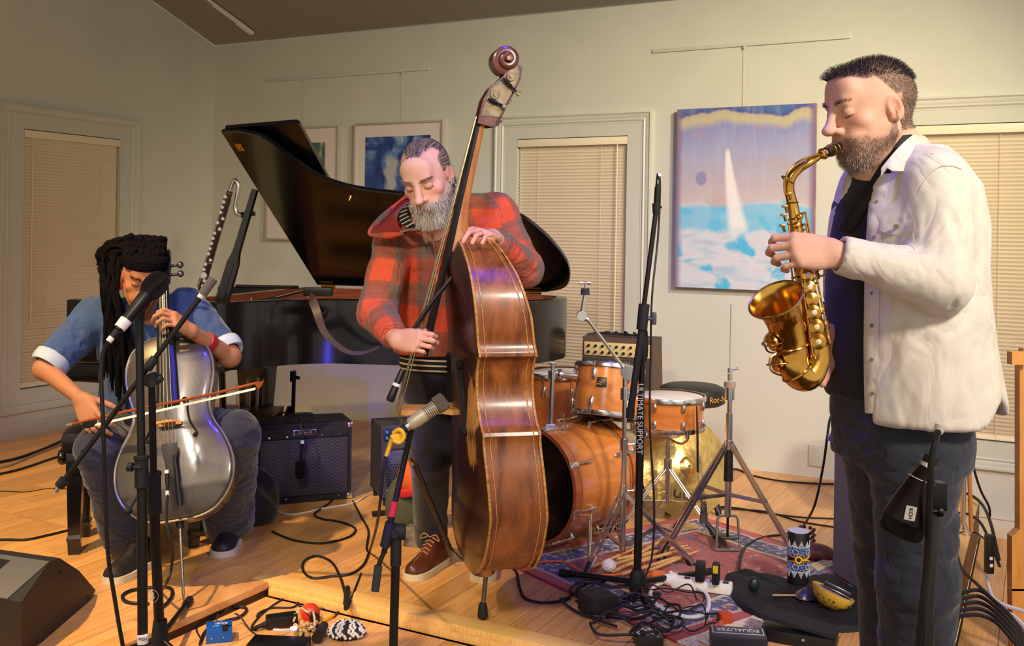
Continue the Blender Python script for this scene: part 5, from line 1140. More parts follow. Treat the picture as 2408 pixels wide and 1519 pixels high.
# ================================================================= CELLIST
cft=G(255,1350); cellist=thing('person','seated musician with long dreadlocks in a denim shirt bowing the cello','person',V((P(340,1000,4.4).x,4.4,0)))
skc=(172,114,80)
co_=P(334,652,4.14); CR=Rnp(V((.42,-.84,-.36)),roll=-.06); csc=1.02
hp,CW=head_prims(csc,np.array(co_),CR,{'jaw':.92,'nose':1.0,'brow':.85})
cnb=P(348,722,4.28); hp+=[cap(CW((0,-.03,-.06)),np.array(cnb),.048,.056,.03),ell(np.array(cnb)+[0,.02,-.05],(.12,.09,.06),None,.05)]
vsC,fsC=sculpt(hp,.0034); cC,LC=face_colors(vsC,co_,CR,csc,skc,(150,78,66),(160,84,58)); NC=vnormals(vsC,fsC)
hmC=np.clip((LC[:,2]-np.where(LC[:,1]>.0,.070-LC[:,1]*.10,np.where(LC[:,1]>-.03,.0,-.08)))/.012,0,1); cC=cC+(lin((12,10,11))-cC)*(hmC*.97)[:,None]
sA=P(212,742,4.32); eA=P(106,868,4.14); wA=P(190,938,3.98); sB=P(452,722,4.33); eB=P(540,838,4.20); wB=P(452,780,4.00)
hA,_,_=hand_prims(wA,P(214,985,3.92)-wA,V((-.25,-.9,.25)),-1,[(12,40,30),(10,34,26),(10,34,26),(10,36,28)],(38,30,10),1.12,.10); hA+=[cap(wA,eA,.026,.041,.02),ell(eA,(.043,.043,.043),None,.02),cap(eA,eA.lerp(sA,.4),.043,.05,.02)]; v2,f2=sculpt(hA,.0034)
hB,_,_=hand_prims(wB,P(414,752,3.945)-wB,V((-.1,-.62,.78)),1,[(22,55,35),(24,55,35),(28,58,35),(30,58,35)],(42,48,8),1.02,.14); hB+=[cap(wB,eB,.026,.041,.02),ell(eB,(.043,.043,.043),None,.02),cap(eB,eB.lerp(sB,.4),.043,.05,.02)]; v3,f3=sculpt(hB,.0034)
trC=[secD(345,1010,4.42,.12,.17),secD(345,880,4.38,.115,.16),secD(345,790,4.36,.115,.17),secD(340,735,4.33,.095,.17)]
hp1,hp2=P(300,1000,4.42),P(415,1000,4.42); k1,k2=P(236,1052,3.98),P(556,1020,4.06); a1=V((G(262,1340).x,G(262,1340).y+.13,.10)); a2=V((G(520,1290).x,G(520,1290).y+.10,.10))
bp_=[stack(trC,(.1,-1),.04)]
for a,b,c_ in((hp1,k1,a1),(hp2,k2,a2)): bp_+=[cap(a,b,.075,.05,.04),cap(b,c_,.05,.036,.03)]
v4,f4=sculpt(bp_,.013); hc=(170,116,84); bv,bf_,bc=join([(vsC,fsC,cC),(v2,f2,skin_cols(v2,hc)),(v3,f3,skin_cols(v3,hc)),(v4,f4,skin_cols(v4,skc))]); mesh_np('body',bv,bf_,m_skin,cellist,bc)
rng=np.random.default_rng(21); brows(LC,vsC,NC,CR,cellist,(24,18,16),(44,34,28),240,.026,.008)
mb=MB(); e=V(CW((.078,.002,-.045))); mb.sph(e,(.008,.006,.014),10,7); mb.build('earring',mat('red_bead',(190,36,30),.35),cellist)
# locs: ropes of hair gathered on the crown, falling over one shoulder
m_loc=mat('loc_hair',(13,10,12),1.,var=.3,scale=60,bump=.8,bscale=260,spec=.1)
locs=MB(); rr=random.Random(4)
def loc(pts,r):
    s=spl(pts,7); n=len(s); locs.tube(s,[r*(1+.16*math.sin(i*2.1+r*9000))*(1 if i<n-4 else .8-.15*(i-n+4)) for i in range(n)],6)
def cw(x,y,z): return V(CW((x,y,z)))
for i in range(60):      # from the hairline up, over the crown and back toward the image's left
    a=-1.15+2.3*(i%20)/19+rr.uniform(-.05,.05); ly=(i//20); 
    st=cw(.080*math.sin(a),.092*math.cos(a)-.03*ly,.066+.018*ly); md=cw(.070*math.sin(a),.02-.03*ly,.118+.016*ly+rr.uniform(0,.012)); ed=P(262+rr.uniform(-24,26)+ly*6,600+rr.uniform(-22,34),4.20+rr.uniform(-.05,.06)); loc([st,st.lerp(md,.55)+(md-cw(0,0,0)).normalized()*.012,md,md.lerp(ed,.55)+V((0,0,.02+rr.uniform(0,.012))),ed],rr.uniform(.0085,.0115))
for i in range(26):
    a=-1.2+2.4*i/25; st=cw(.078*math.sin(a),.100*math.cos(a)-.010,.058+.006*math.cos(a)); md=cw(.084*math.sin(a),.080*math.cos(a)-.015,.108); en=cw(.05*math.sin(a)+.02,-.05,.145+rr.uniform(0,.02)); loc([st,st.lerp(md,.5)+(st-cw(0,0,.03)).normalized()*.01,md,en],.0105)
for i in range(46):      # hanging ropes
    x0=262+rr.uniform(-30,24); y0=605+rr.uniform(-20,30); D0=4.18+rr.uniform(-.06,.06); x1=262+rr.uniform(-16,40); x2=x1+rr.uniform(-6,26); y2=rr.choice([800,850,880,905,930,960])+rr.uniform(-20,20)
    loc([P(x0,y0,D0),P(x0*.5+x1*.5-6,680,4.12+rr.uniform(-.04,.05)),P(x1,760,4.10+rr.uniform(-.03,.04)),P(x1*.4+x2*.6,(760+y2)/2,4.11+rr.uniform(-.02,.03)),P(x2,y2,4.12)],rr.uniform(.0062,.0092))
for i in range(16):
    loc([P(238+rr.uniform(-6,30),625+rr.uniform(-12,12),4.2),P(228+rr.uniform(0,20),600,4.16),P(262,572+rr.uniform(-8,12),4.15),P(300+rr.uniform(-20,40),566+rr.uniform(-10,10),4.12)],.0105)
o=locs.build('dreadlocks',m_loc,cellist,smooth=70); o['kind']='stuff'
# denim shirt
m_den=bpy.data.materials.new('denim_blue'); m_den.use_nodes=True; denim(m_den,(22,52,100),(40,78,132),(66,106,156))
m_denw=mat('denim_inside',(170,184,204),.9,var=.08,scale=20,bump=.15,bscale=500)
sc_=[secD(350,1010,4.41,.150,.205),secD(350,900,4.38,.140,.19),secD(348,800,4.36,.140,.20),secD(345,745,4.34,.118,.20),secD(345,718,4.31,.085,.14),secD(346,704,4.29,.07,.085)]
oC=[stack(sc_,(.1,-1),.05),cap(sA+V((.03,0,.0)),eA.lerp(sA,.10),.078,.066,.035),cap(sB+V((-.03,0,0)),eB.lerp(sB,.12),.078,.066,.035)]
def cf(p):
    base=np.maximum(field(oC,p),-field(off(oC,-.016),p)); q=P(352,800,4.3); x=p[...,0]-q.x; half=np.interp(p[...,2],[1.08,1.18,1.26,1.32],[.0,.02,.04,.055]); base=np.maximum(base,-np.maximum(np.abs(x)-half,p[...,1]-4.3)); base=np.maximum(base,-field([cap(CW((0,-.03,-.08)),np.array(cnb)+[0,0,.03],.058,.066,.01)],p)); base=np.maximum(base,P(345,1012,4.3).z-p[...,2])
    for s_,e_ in((sA,eA),(sB,eB)):
        c1=e_.lerp(s_,.13); d1=na((e_-s_).normalized()); base=np.maximum(base,np.where(np.sqrt(((p-na(c1))**2).sum(-1))<.11,(p-na(c1))@d1,-1))
    return base
lo=np.min([q.lo for q in oC],0)-.02; hi=np.max([q.hi for q in oC],0)+.02; v,f=sculpt([Pr(cf,lo,hi,0)],.0072); v=wrinkle(v,f,.03,6,(1,1,1),31); cm=1-np.maximum(np.exp(-((v-np.array(eA.lerp(sA,.12)))**2).sum(1)/.008),np.exp(-((v-np.array(eB.lerp(sB,.12)))**2).sum(1)/.008)); v=wrinkle(v,f,.045,15,(1.3,1,1),32,cm); v=vsmooth(v,f,1,.3); dso=mesh_np('denim_shirt',v,f,m_den,cellist)
for s_,e_ in((sA,eA),(sB,eB)):
    mb=MB(); d=(s_-e_).normalized(); x,y,dn=frame(d); a=e_.lerp(s_,.06); mb.loft([mb.ring(a+d*t+x*rr.uniform(-.002,.002),x,y,r_,22) for t,r_ in((.0,.055),(-.008,.072),(.012,.080),(.042,.079),(.050,.064))],False); sub(mb.build('rolled_cuff',m_denw,cellist,smooth=60),dso)
g=[]; ci=spl([P(*q) for q in((338,752,4.20),(318,722,4.19),(312,702,4.24),(330,690,4.34),(375,690,4.34),(392,705,4.24),(382,735,4.19),(362,758,4.19))],5); co2=spl([P(*q) for q in((315,760,4.185),(296,738,4.19),(294,716,4.25),(318,704,4.37),(388,704,4.37),(408,722,4.25),(402,748,4.19),(378,770,4.185))],5); mb=MB()
for a,b in zip(ci,co2): m1=(a+b)/2+V((0,0,.012)); g.append([a-V((0,0,.018)),a,m1,b,b-V((0,0,.005)),m1-V((0,0,.008))])
mb.loft(g); sub(mb.build('collar',m_den,cellist,smooth=60),dso)
# jeans, sneakers, wristband
m_jn=bpy.data.materials.new('denim_navy'); m_jn.use_nodes=True; denim(m_jn,(10,15,36),(19,28,62),(36,46,88))
jp=[stack([secD(350,1070,4.42,.12,.18),secD(350,985,4.42,.14,.19)],(.1,-1),.06)]
for a,b,c_,r2,r3 in((hp1,k1,a1,.088,.082),(hp2,k2,a2,.092,.108)): jp+=[cap(a,b,.10,.086,.07),cap(b,c_+V((0,0,.0)),.086,r3,.03)]
jp.append(rbox((-1.5,4.2,-.02),(1.5,1.,.055),None,0,.002,'s')); v,f=sculpt(jp,.0085); v=wrinkle(v,f,.03,7,(1,1,1.5),41); v=wrinkle(v,f,.02,16,(1,1,1.5),42); mesh_np('jeans',v,f,m_jn,cellist)
m_snk=mat('sneaker_black',(28,26,27),.55,var=.25,scale=30,bump=.2,bscale=120); m_ws=mat('white_sole',(206,198,184),.6)
shoe(G(252,1374),G(252,1374)+V((.07,.25,0)),.052,cellist,m_snk,m_ws,mat('black_lace',(20,20,20),.7),.10,'sneaker'); shoe(G(518,1312),G(518,1312)+V((-.02,.26,0)),.052,cellist,m_snk,m_ws,MATS['black_lace'],.10,'sneaker')
mb=MB(); d=(eB-wB).normalized(); x,y,dn=frame(d); a=wB.lerp(eB,.42); mb.loft([mb.ring(a+d*t,x,y,r_,18) for t,r_ in((-.016,.033),(-.015,.0375),(0,.0385),(.015,.0395),(.016,.035))],False); mb.build('wristband',mat('red_wristband',(150,26,32),.6),cellist)
# ================================================================= CELLO
m_cf=bpy.data.materials.new('carbon_weave'); m_cf.use_nodes=True; nt=m_cf.node_tree; b=nt.nodes['Principled BSDF']; tc=nd(nt,'ShaderNodeTexCoord'); mp=nd(nt,'ShaderNodeMapping'); mp.inputs['Rotation'].default_value=(0,math.radians(-38),0); nt.links.new(tc.outputs['Object'],mp.inputs[0])
wv=nd(nt,'ShaderNodeTexWave',Scale=84.,Distortion=.6,bands_direction='X'); nt.links.new(mp.outputs[0],wv.inputs['Vector']); wv2=nd(nt,'ShaderNodeTexWave',Scale=90.,Distortion=.3,bands_direction='Z'); nt.links.new(mp.outputs[0],wv2.inputs['Vector'])
nt.links.new(ramp(nt,mth(nt,'ADD',mth(nt,'MULTIPLY',wv.outputs['Fac'],.75),mth(nt,'MULTIPLY',wv2.outputs['Fac'],.25)),[(.25,(38,34,31)),(.75,(124,115,107))]),b.inputs['Base Color']); b.inputs['Metallic'].default_value=.75; b.inputs['Roughness'].default_value=.38; b.inputs['Coat Weight'].default_value=.4; b.inputs['Coat Roughness'].default_value=.1
ce=G(432,1416); ct=P(392,600,4.22); cz=(ct-ce).normalized(); cxx=V((1,.10,0)); cxx=(cxx-cz*cxx.dot(cz)).normalized(); cy=cz.cross(cxx); CM=Matrix(((cxx.x,cy.x,cz.x,ce.x),(cxx.y,cy.y,cz.y,ce.y),(cxx.z,cy.z,cz.z,ce.z),(0,0,0,1)))   # local: x right, -y toward camera, z up the neck
cel=thing('cello','silver-grey carbon-fibre cello between the seated player\'s knees','cello',ce,R=CM.to_3x3())
def cl(x,y,z): return (x,y,z)
ho_=[(0,.295),(.08,.298),(.15,.325),(.205,.39),(.226,.46),(.222,.53),(.196,.60),(.165,.655),(.150,.70),(.150,.745),(.162,.80),(.172,.86),(.168,.92),(.145,.975),(.10,1.01),(.05,1.025),(0,1.028)]
oc=spl2(ho_,4); fullc=oc+[(-a,b) for a,b in oc[::-1][1:-1]]
mb=MB(CM); mb.loft([[cl(x*.93,-.055,z+(.012 if z<.4 else -.008 if z>.95 else 0)) for x,z in fullc],[cl(x*.99,-.046,z) for x,z in fullc],[cl(x,-.03,z) for x,z in fullc],[cl(x,.055,z) for x,z in fullc],[cl(x*.97,.068,z) for x,z in fullc]],False); mb.build('sides',m_cf,cel,smooth=70)
def cplate(nm,y0,arch,sg):
    mb=MB(CM); g=[]; us=[-1,-.92,-.78,-.55,-.28,0,.28,.55,.78,.92,1]
    for x,z in oc:
        e=max(0,min(1,(z-.295)/.12))*max(0,min(1,(1.028-z)/.10)); e=e*(2-e); zz=z+(.012 if z<.4 else -.008 if z>.95 else 0); g.append([cl(x*u*.93,y0+sg*arch*e*(1-u*u)**.8,zz) for u in us])
    mb.sheet(g); return mb.build(nm,m_cf,cel,smooth=70)
cplate('front',-.055,.026,-1); cplate('back',.068,.02,1)
mb=MB(CM); mb.tube([cl(x*.985,-.049,z) for x,z in fullc],.004,6,closed=True); mb.build('edge_binding',mat('cello_binding',(190,184,178),.25,metal=.9),cel)
m_fh=MATS['f_hole_dark']
def cfy(x,z): return -.058-.026*max(0,1-(x/.16)**2)**.8-.002
for s in(1,-1):
    pts=[(.055,.735),(.048,.75),(.058,.757),(.068,.745),(.066,.71),(.072,.665),(.088,.63),(.098,.612),(.090,.598),(.080,.606)]
    ln_=spl([V((s*a,cfy(a,b),b)) for a,b in pts],6); k=len(ln_); mb=MB(CM); mb.tube(ln_,[.0025+.004*math.sin(math.pi*i/(k-1)) for i in range(k)],7,flat=.6); mb.sph(V((s*.055,cfy(.055,.74),.742)),(.007,.004,.007),9,6); mb.sph(V((s*.09,cfy(.09,.606),.606)),(.009,.004,.009),9,6); mb.build('f_hole',m_fh,cel)
# neck, fingerboard, pegbox with pegs
mb=MB(CM); rg=[]
for z,w_ in((.735,.040),(.9,.036),(1.05,.030),(1.15,.021),(1.25,.0175)):
    y=-.135+(z-.8)*.085; rg.append([(-w_,y+.008,z),(-w_*.6,y,z),(0,y-.003,z),(w_*.6,y,z),(w_,y+.008,z),(w_*.95,y+.018,z),(-w_*.95,y+.018,z)])
mb.loft(rg); mb.build('fingerboard',mat('cello_board',(19,18,18),.3,spec=.5),cel,smooth=40)
mb=MB(CM); rg=[]
for z,w_,dp in((.98,.028,.10),(1.03,.026,.06),(1.1,.021,.03),(1.18,.019,.026),(1.25,.0175,.024)):
    y=-.115+(z-.8)*.085; rg.append([(-w_,y,z),(w_,y,z),(w_*.8,y+dp*.6,z),(0,y+dp,z),(-w_*.8,y+dp*.6,z)])
mb.loft(rg); mb.build('neck',m_cf,cel,smooth=60)
mb=MB(CM); rg=[]
for z,w_,y,dp in((1.25,.019,-.085,.035),(1.31,.020,-.07,.042),(1.37,.018,-.045,.04),(1.41,.015,-.015,.03),(1.43,.010,.01,.02)): rg.append([(-w_,y,z),(w_,y,z),(w_,y+dp,z),(-w_,y+dp,z)])
mb.loft(rg); mb.build('pegbox',m_ebony,cel,smooth=40)
for z,s in((1.285,1),(1.30,-1),(1.325,1),(1.345,-1)):
    mb=MB(CM); y=-.06; mb.cyl((-s*.02,y,z),(s*.05,y,z),.006,seg=9); mb.sph((s*.064,y,z),(.014,.008,.015),12,8); mb.build('peg',mat('peg_black',(30,30,36),.35),cel)
mb=MB(CM); bx_=[(-.045,.0),(-.043,.012),(-.02,.018),(-.025,.05),(-.04,.068),(0,.078),(.04,.068),(.025,.05),(.02,.018),(.043,.012),(.045,0),(.02,0),(.012,.01),(-.012,.01),(-.02,0)]
A=[(x,-.082-h_,.652) for x,h_ in bx_]; B=[(x,-.082-h_,.662) for x,h_ in bx_]; k=len(A); mb.add(A+B,[list(range(k)),[k+i for i in range(k)][::-1]]); mb.loft([[V(p) for p in A],[V(p) for p in B]],False); mb.build('bridge',m_bridge,cel,smooth=0)
mb=MB(CM); rg=[]
for z,w_,y in((.575,.028,-.13),(.56,.030,-.128),(.50,.022,-.112),(.42,.016,-.09),(.335,.012,-.068)): rg.append([(-w_,y,z),(-w_*.5,y-.008,z),(w_*.5,y-.008,z),(w_,y,z),(w_*.8,y+.008,z),(-w_*.8,y+.008,z)])
mb.loft(rg); mb.build('tailpiece',mat('tailpiece_grey',(62,58,58),.4),cel,smooth=50)
for k in range(4):
    o=k-1.5; mb=MB(CM); mb.tube([(o*.0075,-.100,1.255),(o*.015,-.162,.657),(o*.013,-.134,.572)],.0008,5); mb.build('string',m_steelw,cel)
    mb=MB(CM); mb.tube([(o*.0132,-.1365,.585),(o*.014,-.146,.612)],.0016,5); mb.build('string_winding',mat('red_winding',(170,40,44),.6),cel)
mb=MB(CM); mb.cyl((0,-.0,.27),(0,0,.30),.014,.018,12); mb.build('endpin_socket',m_ebony,cel)
mb=MB(CM); mb.cyl((0,0,.03),(0,0,.275),.0055,seg=10); mb.lathe([(.0015,0),(.004,.018),(.0055,.03)],(0,0,0),(0,0,1),10); mb.build('endpin_rod',mat('endpin_grey',(150,142,136),.3,metal=.9),cel)
# small microphone clipped below the bridge
cm_=thing('clip_microphone','slim black clip-on microphone beneath the cello bridge','microphone',CM@V((.0,-.14,.5)))
mb=MB(CM); mb.cyl((.018,-.128,.53),(.022,-.122,.46),.007,seg=10); mb.cyl((.022,-.122,.46),(.024,-.115,.40),.009,seg=10); mb.cyl((.024,-.115,.40),(.026,-.105,.34),.0105,seg=12); mb.build('mic_body',m_black,cm_)
mb=MB(CM); mb.cyl((-.012,-.133,.47),(-.014,-.125,.42),.0075,seg=10); mb.cyl((-.014,-.125,.42),(-.016,-.12,.385),.006,seg=10); mb.build('plug',m_black,cm_)
mb=MB(CM); mb.cyl((-.0115,-.134,.475),(-.0118,-.1335,.462),.0082,seg=10); mb.build('white_tape',mat('white_tape',(226,220,212),.7),cm_); mb=MB(CM); mb.cyl((-.0155,-.122,.40),(-.016,-.12,.38),.007,seg=10); mb.build('white_tape',MATS['white_tape'],cm_)
# bow
c0,c1=P(158,1000,3.83),P(608,902,3.66); cb=thing('cello_bow','brown wooden cello bow with white hair drawn across the strings','bow',c0)
d=(c1-c0).normalized(); upv=V((0,0,1))
mb=MB(); mb.tube(spl([c0+d*.02,c0.lerp(c1,.35)+upv*.004,c0.lerp(c1,.7)-upv*.001,c1+upv*.004],8),[.0052]*24+[.0036],8); mb.build('stick',mat('pernambuco',(140,66,32),.3,coat=.4,var=.15,scale=9),cb)
mb=MB(); g=[]
for t,o_ in((.13,.022),(.5,.020),(.985,.016)): q=c0.lerp(c1,t)-upv*o_; g.append([q+V((0,-.005,.004)),q+V((0,.005,.004)),q+V((0,.005,-.004)),q+V((0,-.005,-.004))])
mb.loft(g); mb.build('hair',mat('white_bow_hair',(236,230,218),.6),cb)
mb=MB(); mb.loft([[c0.lerp(c1,t)+V((0,y_,z_)) for y_,z_ in((-.006,-.004),(.006,-.004),(.006,-h_),(-.006,-h_))] for t,h_ in((.085,.022),(.10,.028),(.15,.028),(.16,.012))]); mb.build('frog',m_ebony,cb)
mb=MB(); mb.cyl(c0-d*.002,c0+d*.024,.0062,seg=10); mb.build('end_screw',mat('silver_screw',(214,206,196),.25,metal=.9),cb)
mb=MB(); mb.loft([[c1+d*a+upv*(u_)+V((0,y_,0)) for y_,u_ in((-.004,t_),(.004,t_),(.003,b_),(-.003,b_))] for a,t_,b_ in((-.012,.006,-.002),(.0,.007,-.02),(.012,.006,-.012),(.02,.012,.004))]); mb.build('tip',mat('pernambuco',(140,66,32)),cb)
# piano bench under the player
bn_=thing('piano_bench','black padded adjustable piano bench under the cellist','bench',V((P(330,1000,4.45).x,4.45,0)),rz=.25)
BMx=WM[bn_.name]; mb=MB(BMx); mb.box((0,0,.485),(.60,.36,.09),b=.03); mb.build('padded_seat',mat('bench_vinyl',(16,15,16),.32,bump=.1,bscale=60),bn_)
mb=MB(BMx); mb.box((0,0,.39),(.56,.32,.10),b=.008); mb.build('apron',m_pblack,bn_)
for s in(-1,1):
    mb=MB(BMx); mb.lathe([(.012,0),(.012,.02),(.030,.022),(.036,.034),(.036,.046),(.028,.056),(.0,.058)],(s*.28,0,.39),(s,0,0),18); mb.build('adjuster_knob',m_pblack,bn_)
    for t in(-1,1):
        mb=MB(BMx); q=(s*.245,t*.125); mb.loft([[(q[0]+a*w_,q[1]+c_*w_,z) for a,c_ in((-1,-1),(1,-1),(1,1),(-1,1))] for z,w_ in((.0,.022),(.055,.025),(.07,.030),(.085,.024),(.34,.031))]); mb.build('leg',m_pblack,bn_,smooth=0)
# ================================================================= ALTO SAXOPHONE
m_lacq=mat('lacquered_brass',(232,184,92),.2,metal=1.,var=.25,scale=9,col2=(196,142,58)); m_lacq2=mat('worn_brass',(190,150,84),.26,metal=1.); m_pearl=mat('pearl_touch',(226,214,190),.25)
sx=thing('alto_saxophone','gold-lacquered alto saxophone held at the standing man\'s mouth','saxophone',P(1893,905,2.28))
mo=V(HW((0,.088,-.067)))
D1=2.30
body0=P(1866,492,D1); body1=P(1921,826,2.27); bell1=P(1862,826,2.25)
# neck
npts=[P(1930,364,D1+.02),P(1905,381,D1),P(1878,398,D1),P(1860,420,D1),P(1856,446,D1),P(1863,478,D1),body0]
s_=spl(npts,6); mb=MB(); k=len(s_); mb.tube(s_,[.0085+.0045*i/(k-1) for i in range(k)],14); mb.build('neck',m_lacq,sx)
mb=MB(); a=P(1868,402,D1); mb.tube(spl([P(1925,362,D1+.0),P(1895,372,D1-.01),P(1868,388,D1-.012),P(1846,420,D1-.01),P(1846,456,D1-.01)],5),.0028,6); mb.torus(P(1852,424,D1),V((.6,0,.8)),.016,.002,14,5); mb.build('octave_key',m_lacq2,sx)
for px,py in((1935,362),(1863,478)):
    mb=MB(); q=P(px,py,D1+.015 if px>1900 else D1); mb.torus(q,(P(1905,381,D1)-q) if px>1900 else (body1-body0),.012,.0025,16,6); mb.build('neck_ring',m_lacq2,sx)
# cork, mouthpiece, ligature
c0=P(1930,364,D1+.02); dm=(mo-c0); mb=MB(); mb.cyl(c0,c0+dm*.25,.0078,seg=12); mb.build('neck_cork',mat('cork',(176,134,92),.8),sx)
mb=MB(); x,y,dn=frame(dm,V((0,-1,0))); mb.loft([mb.ring(c0+dm*t-y*0,x,y,r,14,r*q) for t,r,q in((.20,.0125,1),(.26,.0132,1),(.5,.0125,1),(.75,.0115,.9),(1.0,.008,.5),(1.15,.0075,.25))]); mb.build('mouthpiece',mat('ebonite',(14,13,13),.25),sx)
for t in(.45,.62):
    mb=MB(); mb.torus(c0+dm*t,dm,.0134,.0022,18,6); mb.build('ligature_band',m_lacq2,sx)
mb=MB(); mb.tube([c0+dm*.42+V((-.008,-.012,.006)),c0+dm*.55+V((0,-.014,-.002)),c0+dm*.66+V((.006,-.012,-.010))],.002,6); mb.build('ligature_screw',m_lacq2,sx)
# body tube, bow, bell: one sweep of growing radius
bw_=[P(1913,862,2.265),P(1898,884,2.258),P(1880,882,2.25),P(1866,860,2.248)]
path=spl([body0,body0.lerp(body1,.33),body0.lerp(body1,.66),body1]+bw_+[bell1,P(1853,785,2.245),P(1844,752,2.24),P(1836,728,2.232),P(1824,704,2.220)],7)
k=len(path); L=[0]
for a,b in zip(path,path[1:]): L.append(L[-1]+(b-a).length)
T=[l/L[-1] for l in L]; rad=[float(np.interp(t,[0,.3,.5,.62,.72,.82,.90,.95,.98,1.0],[.0125,.020,.026,.0325,.0345,.036,.041,.048,.055,.0625])) for t in T]
mb=MB(); mb.tube(path,rad,26,caps=False); 
# inside of the bell
mb.tube(path[::-1][:16],[r-.0022 for r in rad[::-1][:16]],26,caps=False); mb.build('body_and_bell',m_lacq,sx,smooth=70)
tn=(path[-1]-path[-2]).normalized(); mb=MB(); mb.torus(path[-1],tn,.062,.0028,34,8); mb.build('bell_rim',m_lacq2,sx)
for t in(.05,.52,.70,.80):
    i=min(range(k),key=lambda j:abs(T[j]-t)); mb=MB(); mb.torus(path[i],path[min(i+1,k-1)]-path[i-1],rad[i]+.001,.0026,26,6); mb.build('ferrule',m_lacq2,sx)
# key work: rods on posts along the tube, cups over tone holes
bx=(body1-body0); bu=bx.normalized(); side=V((0,-1,0)); side=(side-bu*side.dot(bu)).normalized(); lat=bu.cross(side)
def bt_(t,a,o): # t along body, a angle from camera side, o gap above the tube
    r=float(np.interp(t*.5,[0,.3,.5],[.0125,.020,.026]))+o; return body0+bx*t+side*(math.cos(a)*r)+lat*(math.sin(a)*r)
for a,t0,t1,o in((-1.1,.04,.5,.012),(-.75,.12,.95,.011),(.95,.10,.6,.012),(1.35,.3,1.0,.012),(.55,.5,1.02,.011)):
    mb=MB(); mb.cyl(bt_(t0,a,o),bt_(t1,a,o),.0024,seg=7); 
    for q in np.linspace(t0,t1,5): mb.cyl(bt_(q,a,0),bt_(q,a,o+.002),.0028,.0022,7); mb.sph(bt_(q,a,o),.0036,8,5)
    mb.build('key_rod',m_lacq2,sx)
for i,(t,a,r) in enumerate(((.06,-.3,.008),(.12,.25,.008),(.20,.0,.011),(.27,.35,.010),(.30,-.4,.0105),(.38,.15,.012),(.47,0,.014),(.555,.05,.015),(.64,.0,.0155),(.73,.05,.0165),(.83,.05,.0175),(.93,.1,.018),(.70,-1.2,.012),(.82,-1.2,.013),(.60,1.6,.012),(.88,1.6,.014))):
    p=bt_(t,a,.0); q=bt_(t,a,.02); n=(q-p).normalized(); mb=MB(); mb.lathe([(r*.92,.006),(r,.0065),(r,.0105),(r*.7,.012),(r*.3,.0135),(0,.014)],p,n,16); kc=mb.build('key_cup',m_lacq,sx)
    if i in(6,7,9,10,11): mb=MB(); mb.lathe([(.0062,.013),(.0062,.016),(.0045,.0172),(0,.0176)],p,n,12); sub(mb.build('pearl',m_pearl,sx),kc)
# bell keys, guards and brace
for t,r in((.66,.019),(.76,.020)):
    i=min(range(k),key=lambda j:abs(T[j]-t-.08)); tn_=(path[i+1]-path[i-1]).normalized(); n=(V((-1,-.35,0))-tn_*V((-1,-.35,0)).dot(tn_)).normalized(); p=path[i]+n*rad[i]; mb=MB(); mb.lathe([(r*.9,.002),(r,.004),(r,.010),(r*.5,.013),(0,.014)],p,n,18); mb.build('bell_key',m_lacq,sx)
    mb=MB(); s2=tn_.cross(n); mb.tube(spl([p+s2*r*1.3,p+s2*r*.9+n*.022,p+n*.026,p-s2*r*.9+n*.022,p-s2*r*1.3],5),.0022,6); mb.tube(spl([p+tn_*r*1.4,p+tn_*r*.7+n*.024,p-tn_*r*.7+n*.024,p-tn_*r*1.4],5),.0022,6); mb.build('key_guard',m_lacq2,sx)
mb=MB(); mb.torus(P(1880,770,2.25),V((.1,1,0)),.013,.003,18,6); mb.build('bell_brace',m_lacq2,sx)
for px,py in((1851,500),(1848,520),(1845,545),(1860,470)):
    mb=MB(); q=P(px,py,D1-.012); mb.cyl(q,q+V((-.004,-.002,.012)),.0032,seg=8); mb.box(q+V((-.006,0,.014)),(.014,.006,.006),b=.002); mb.build('palm_key',m_lacq2,sx)
mb=MB(); mb.torus(P(1932,640,2.30),V((0,1,.2)),.009,.0025,14,6); mb.build('strap_ring',m_lacq2,sx)
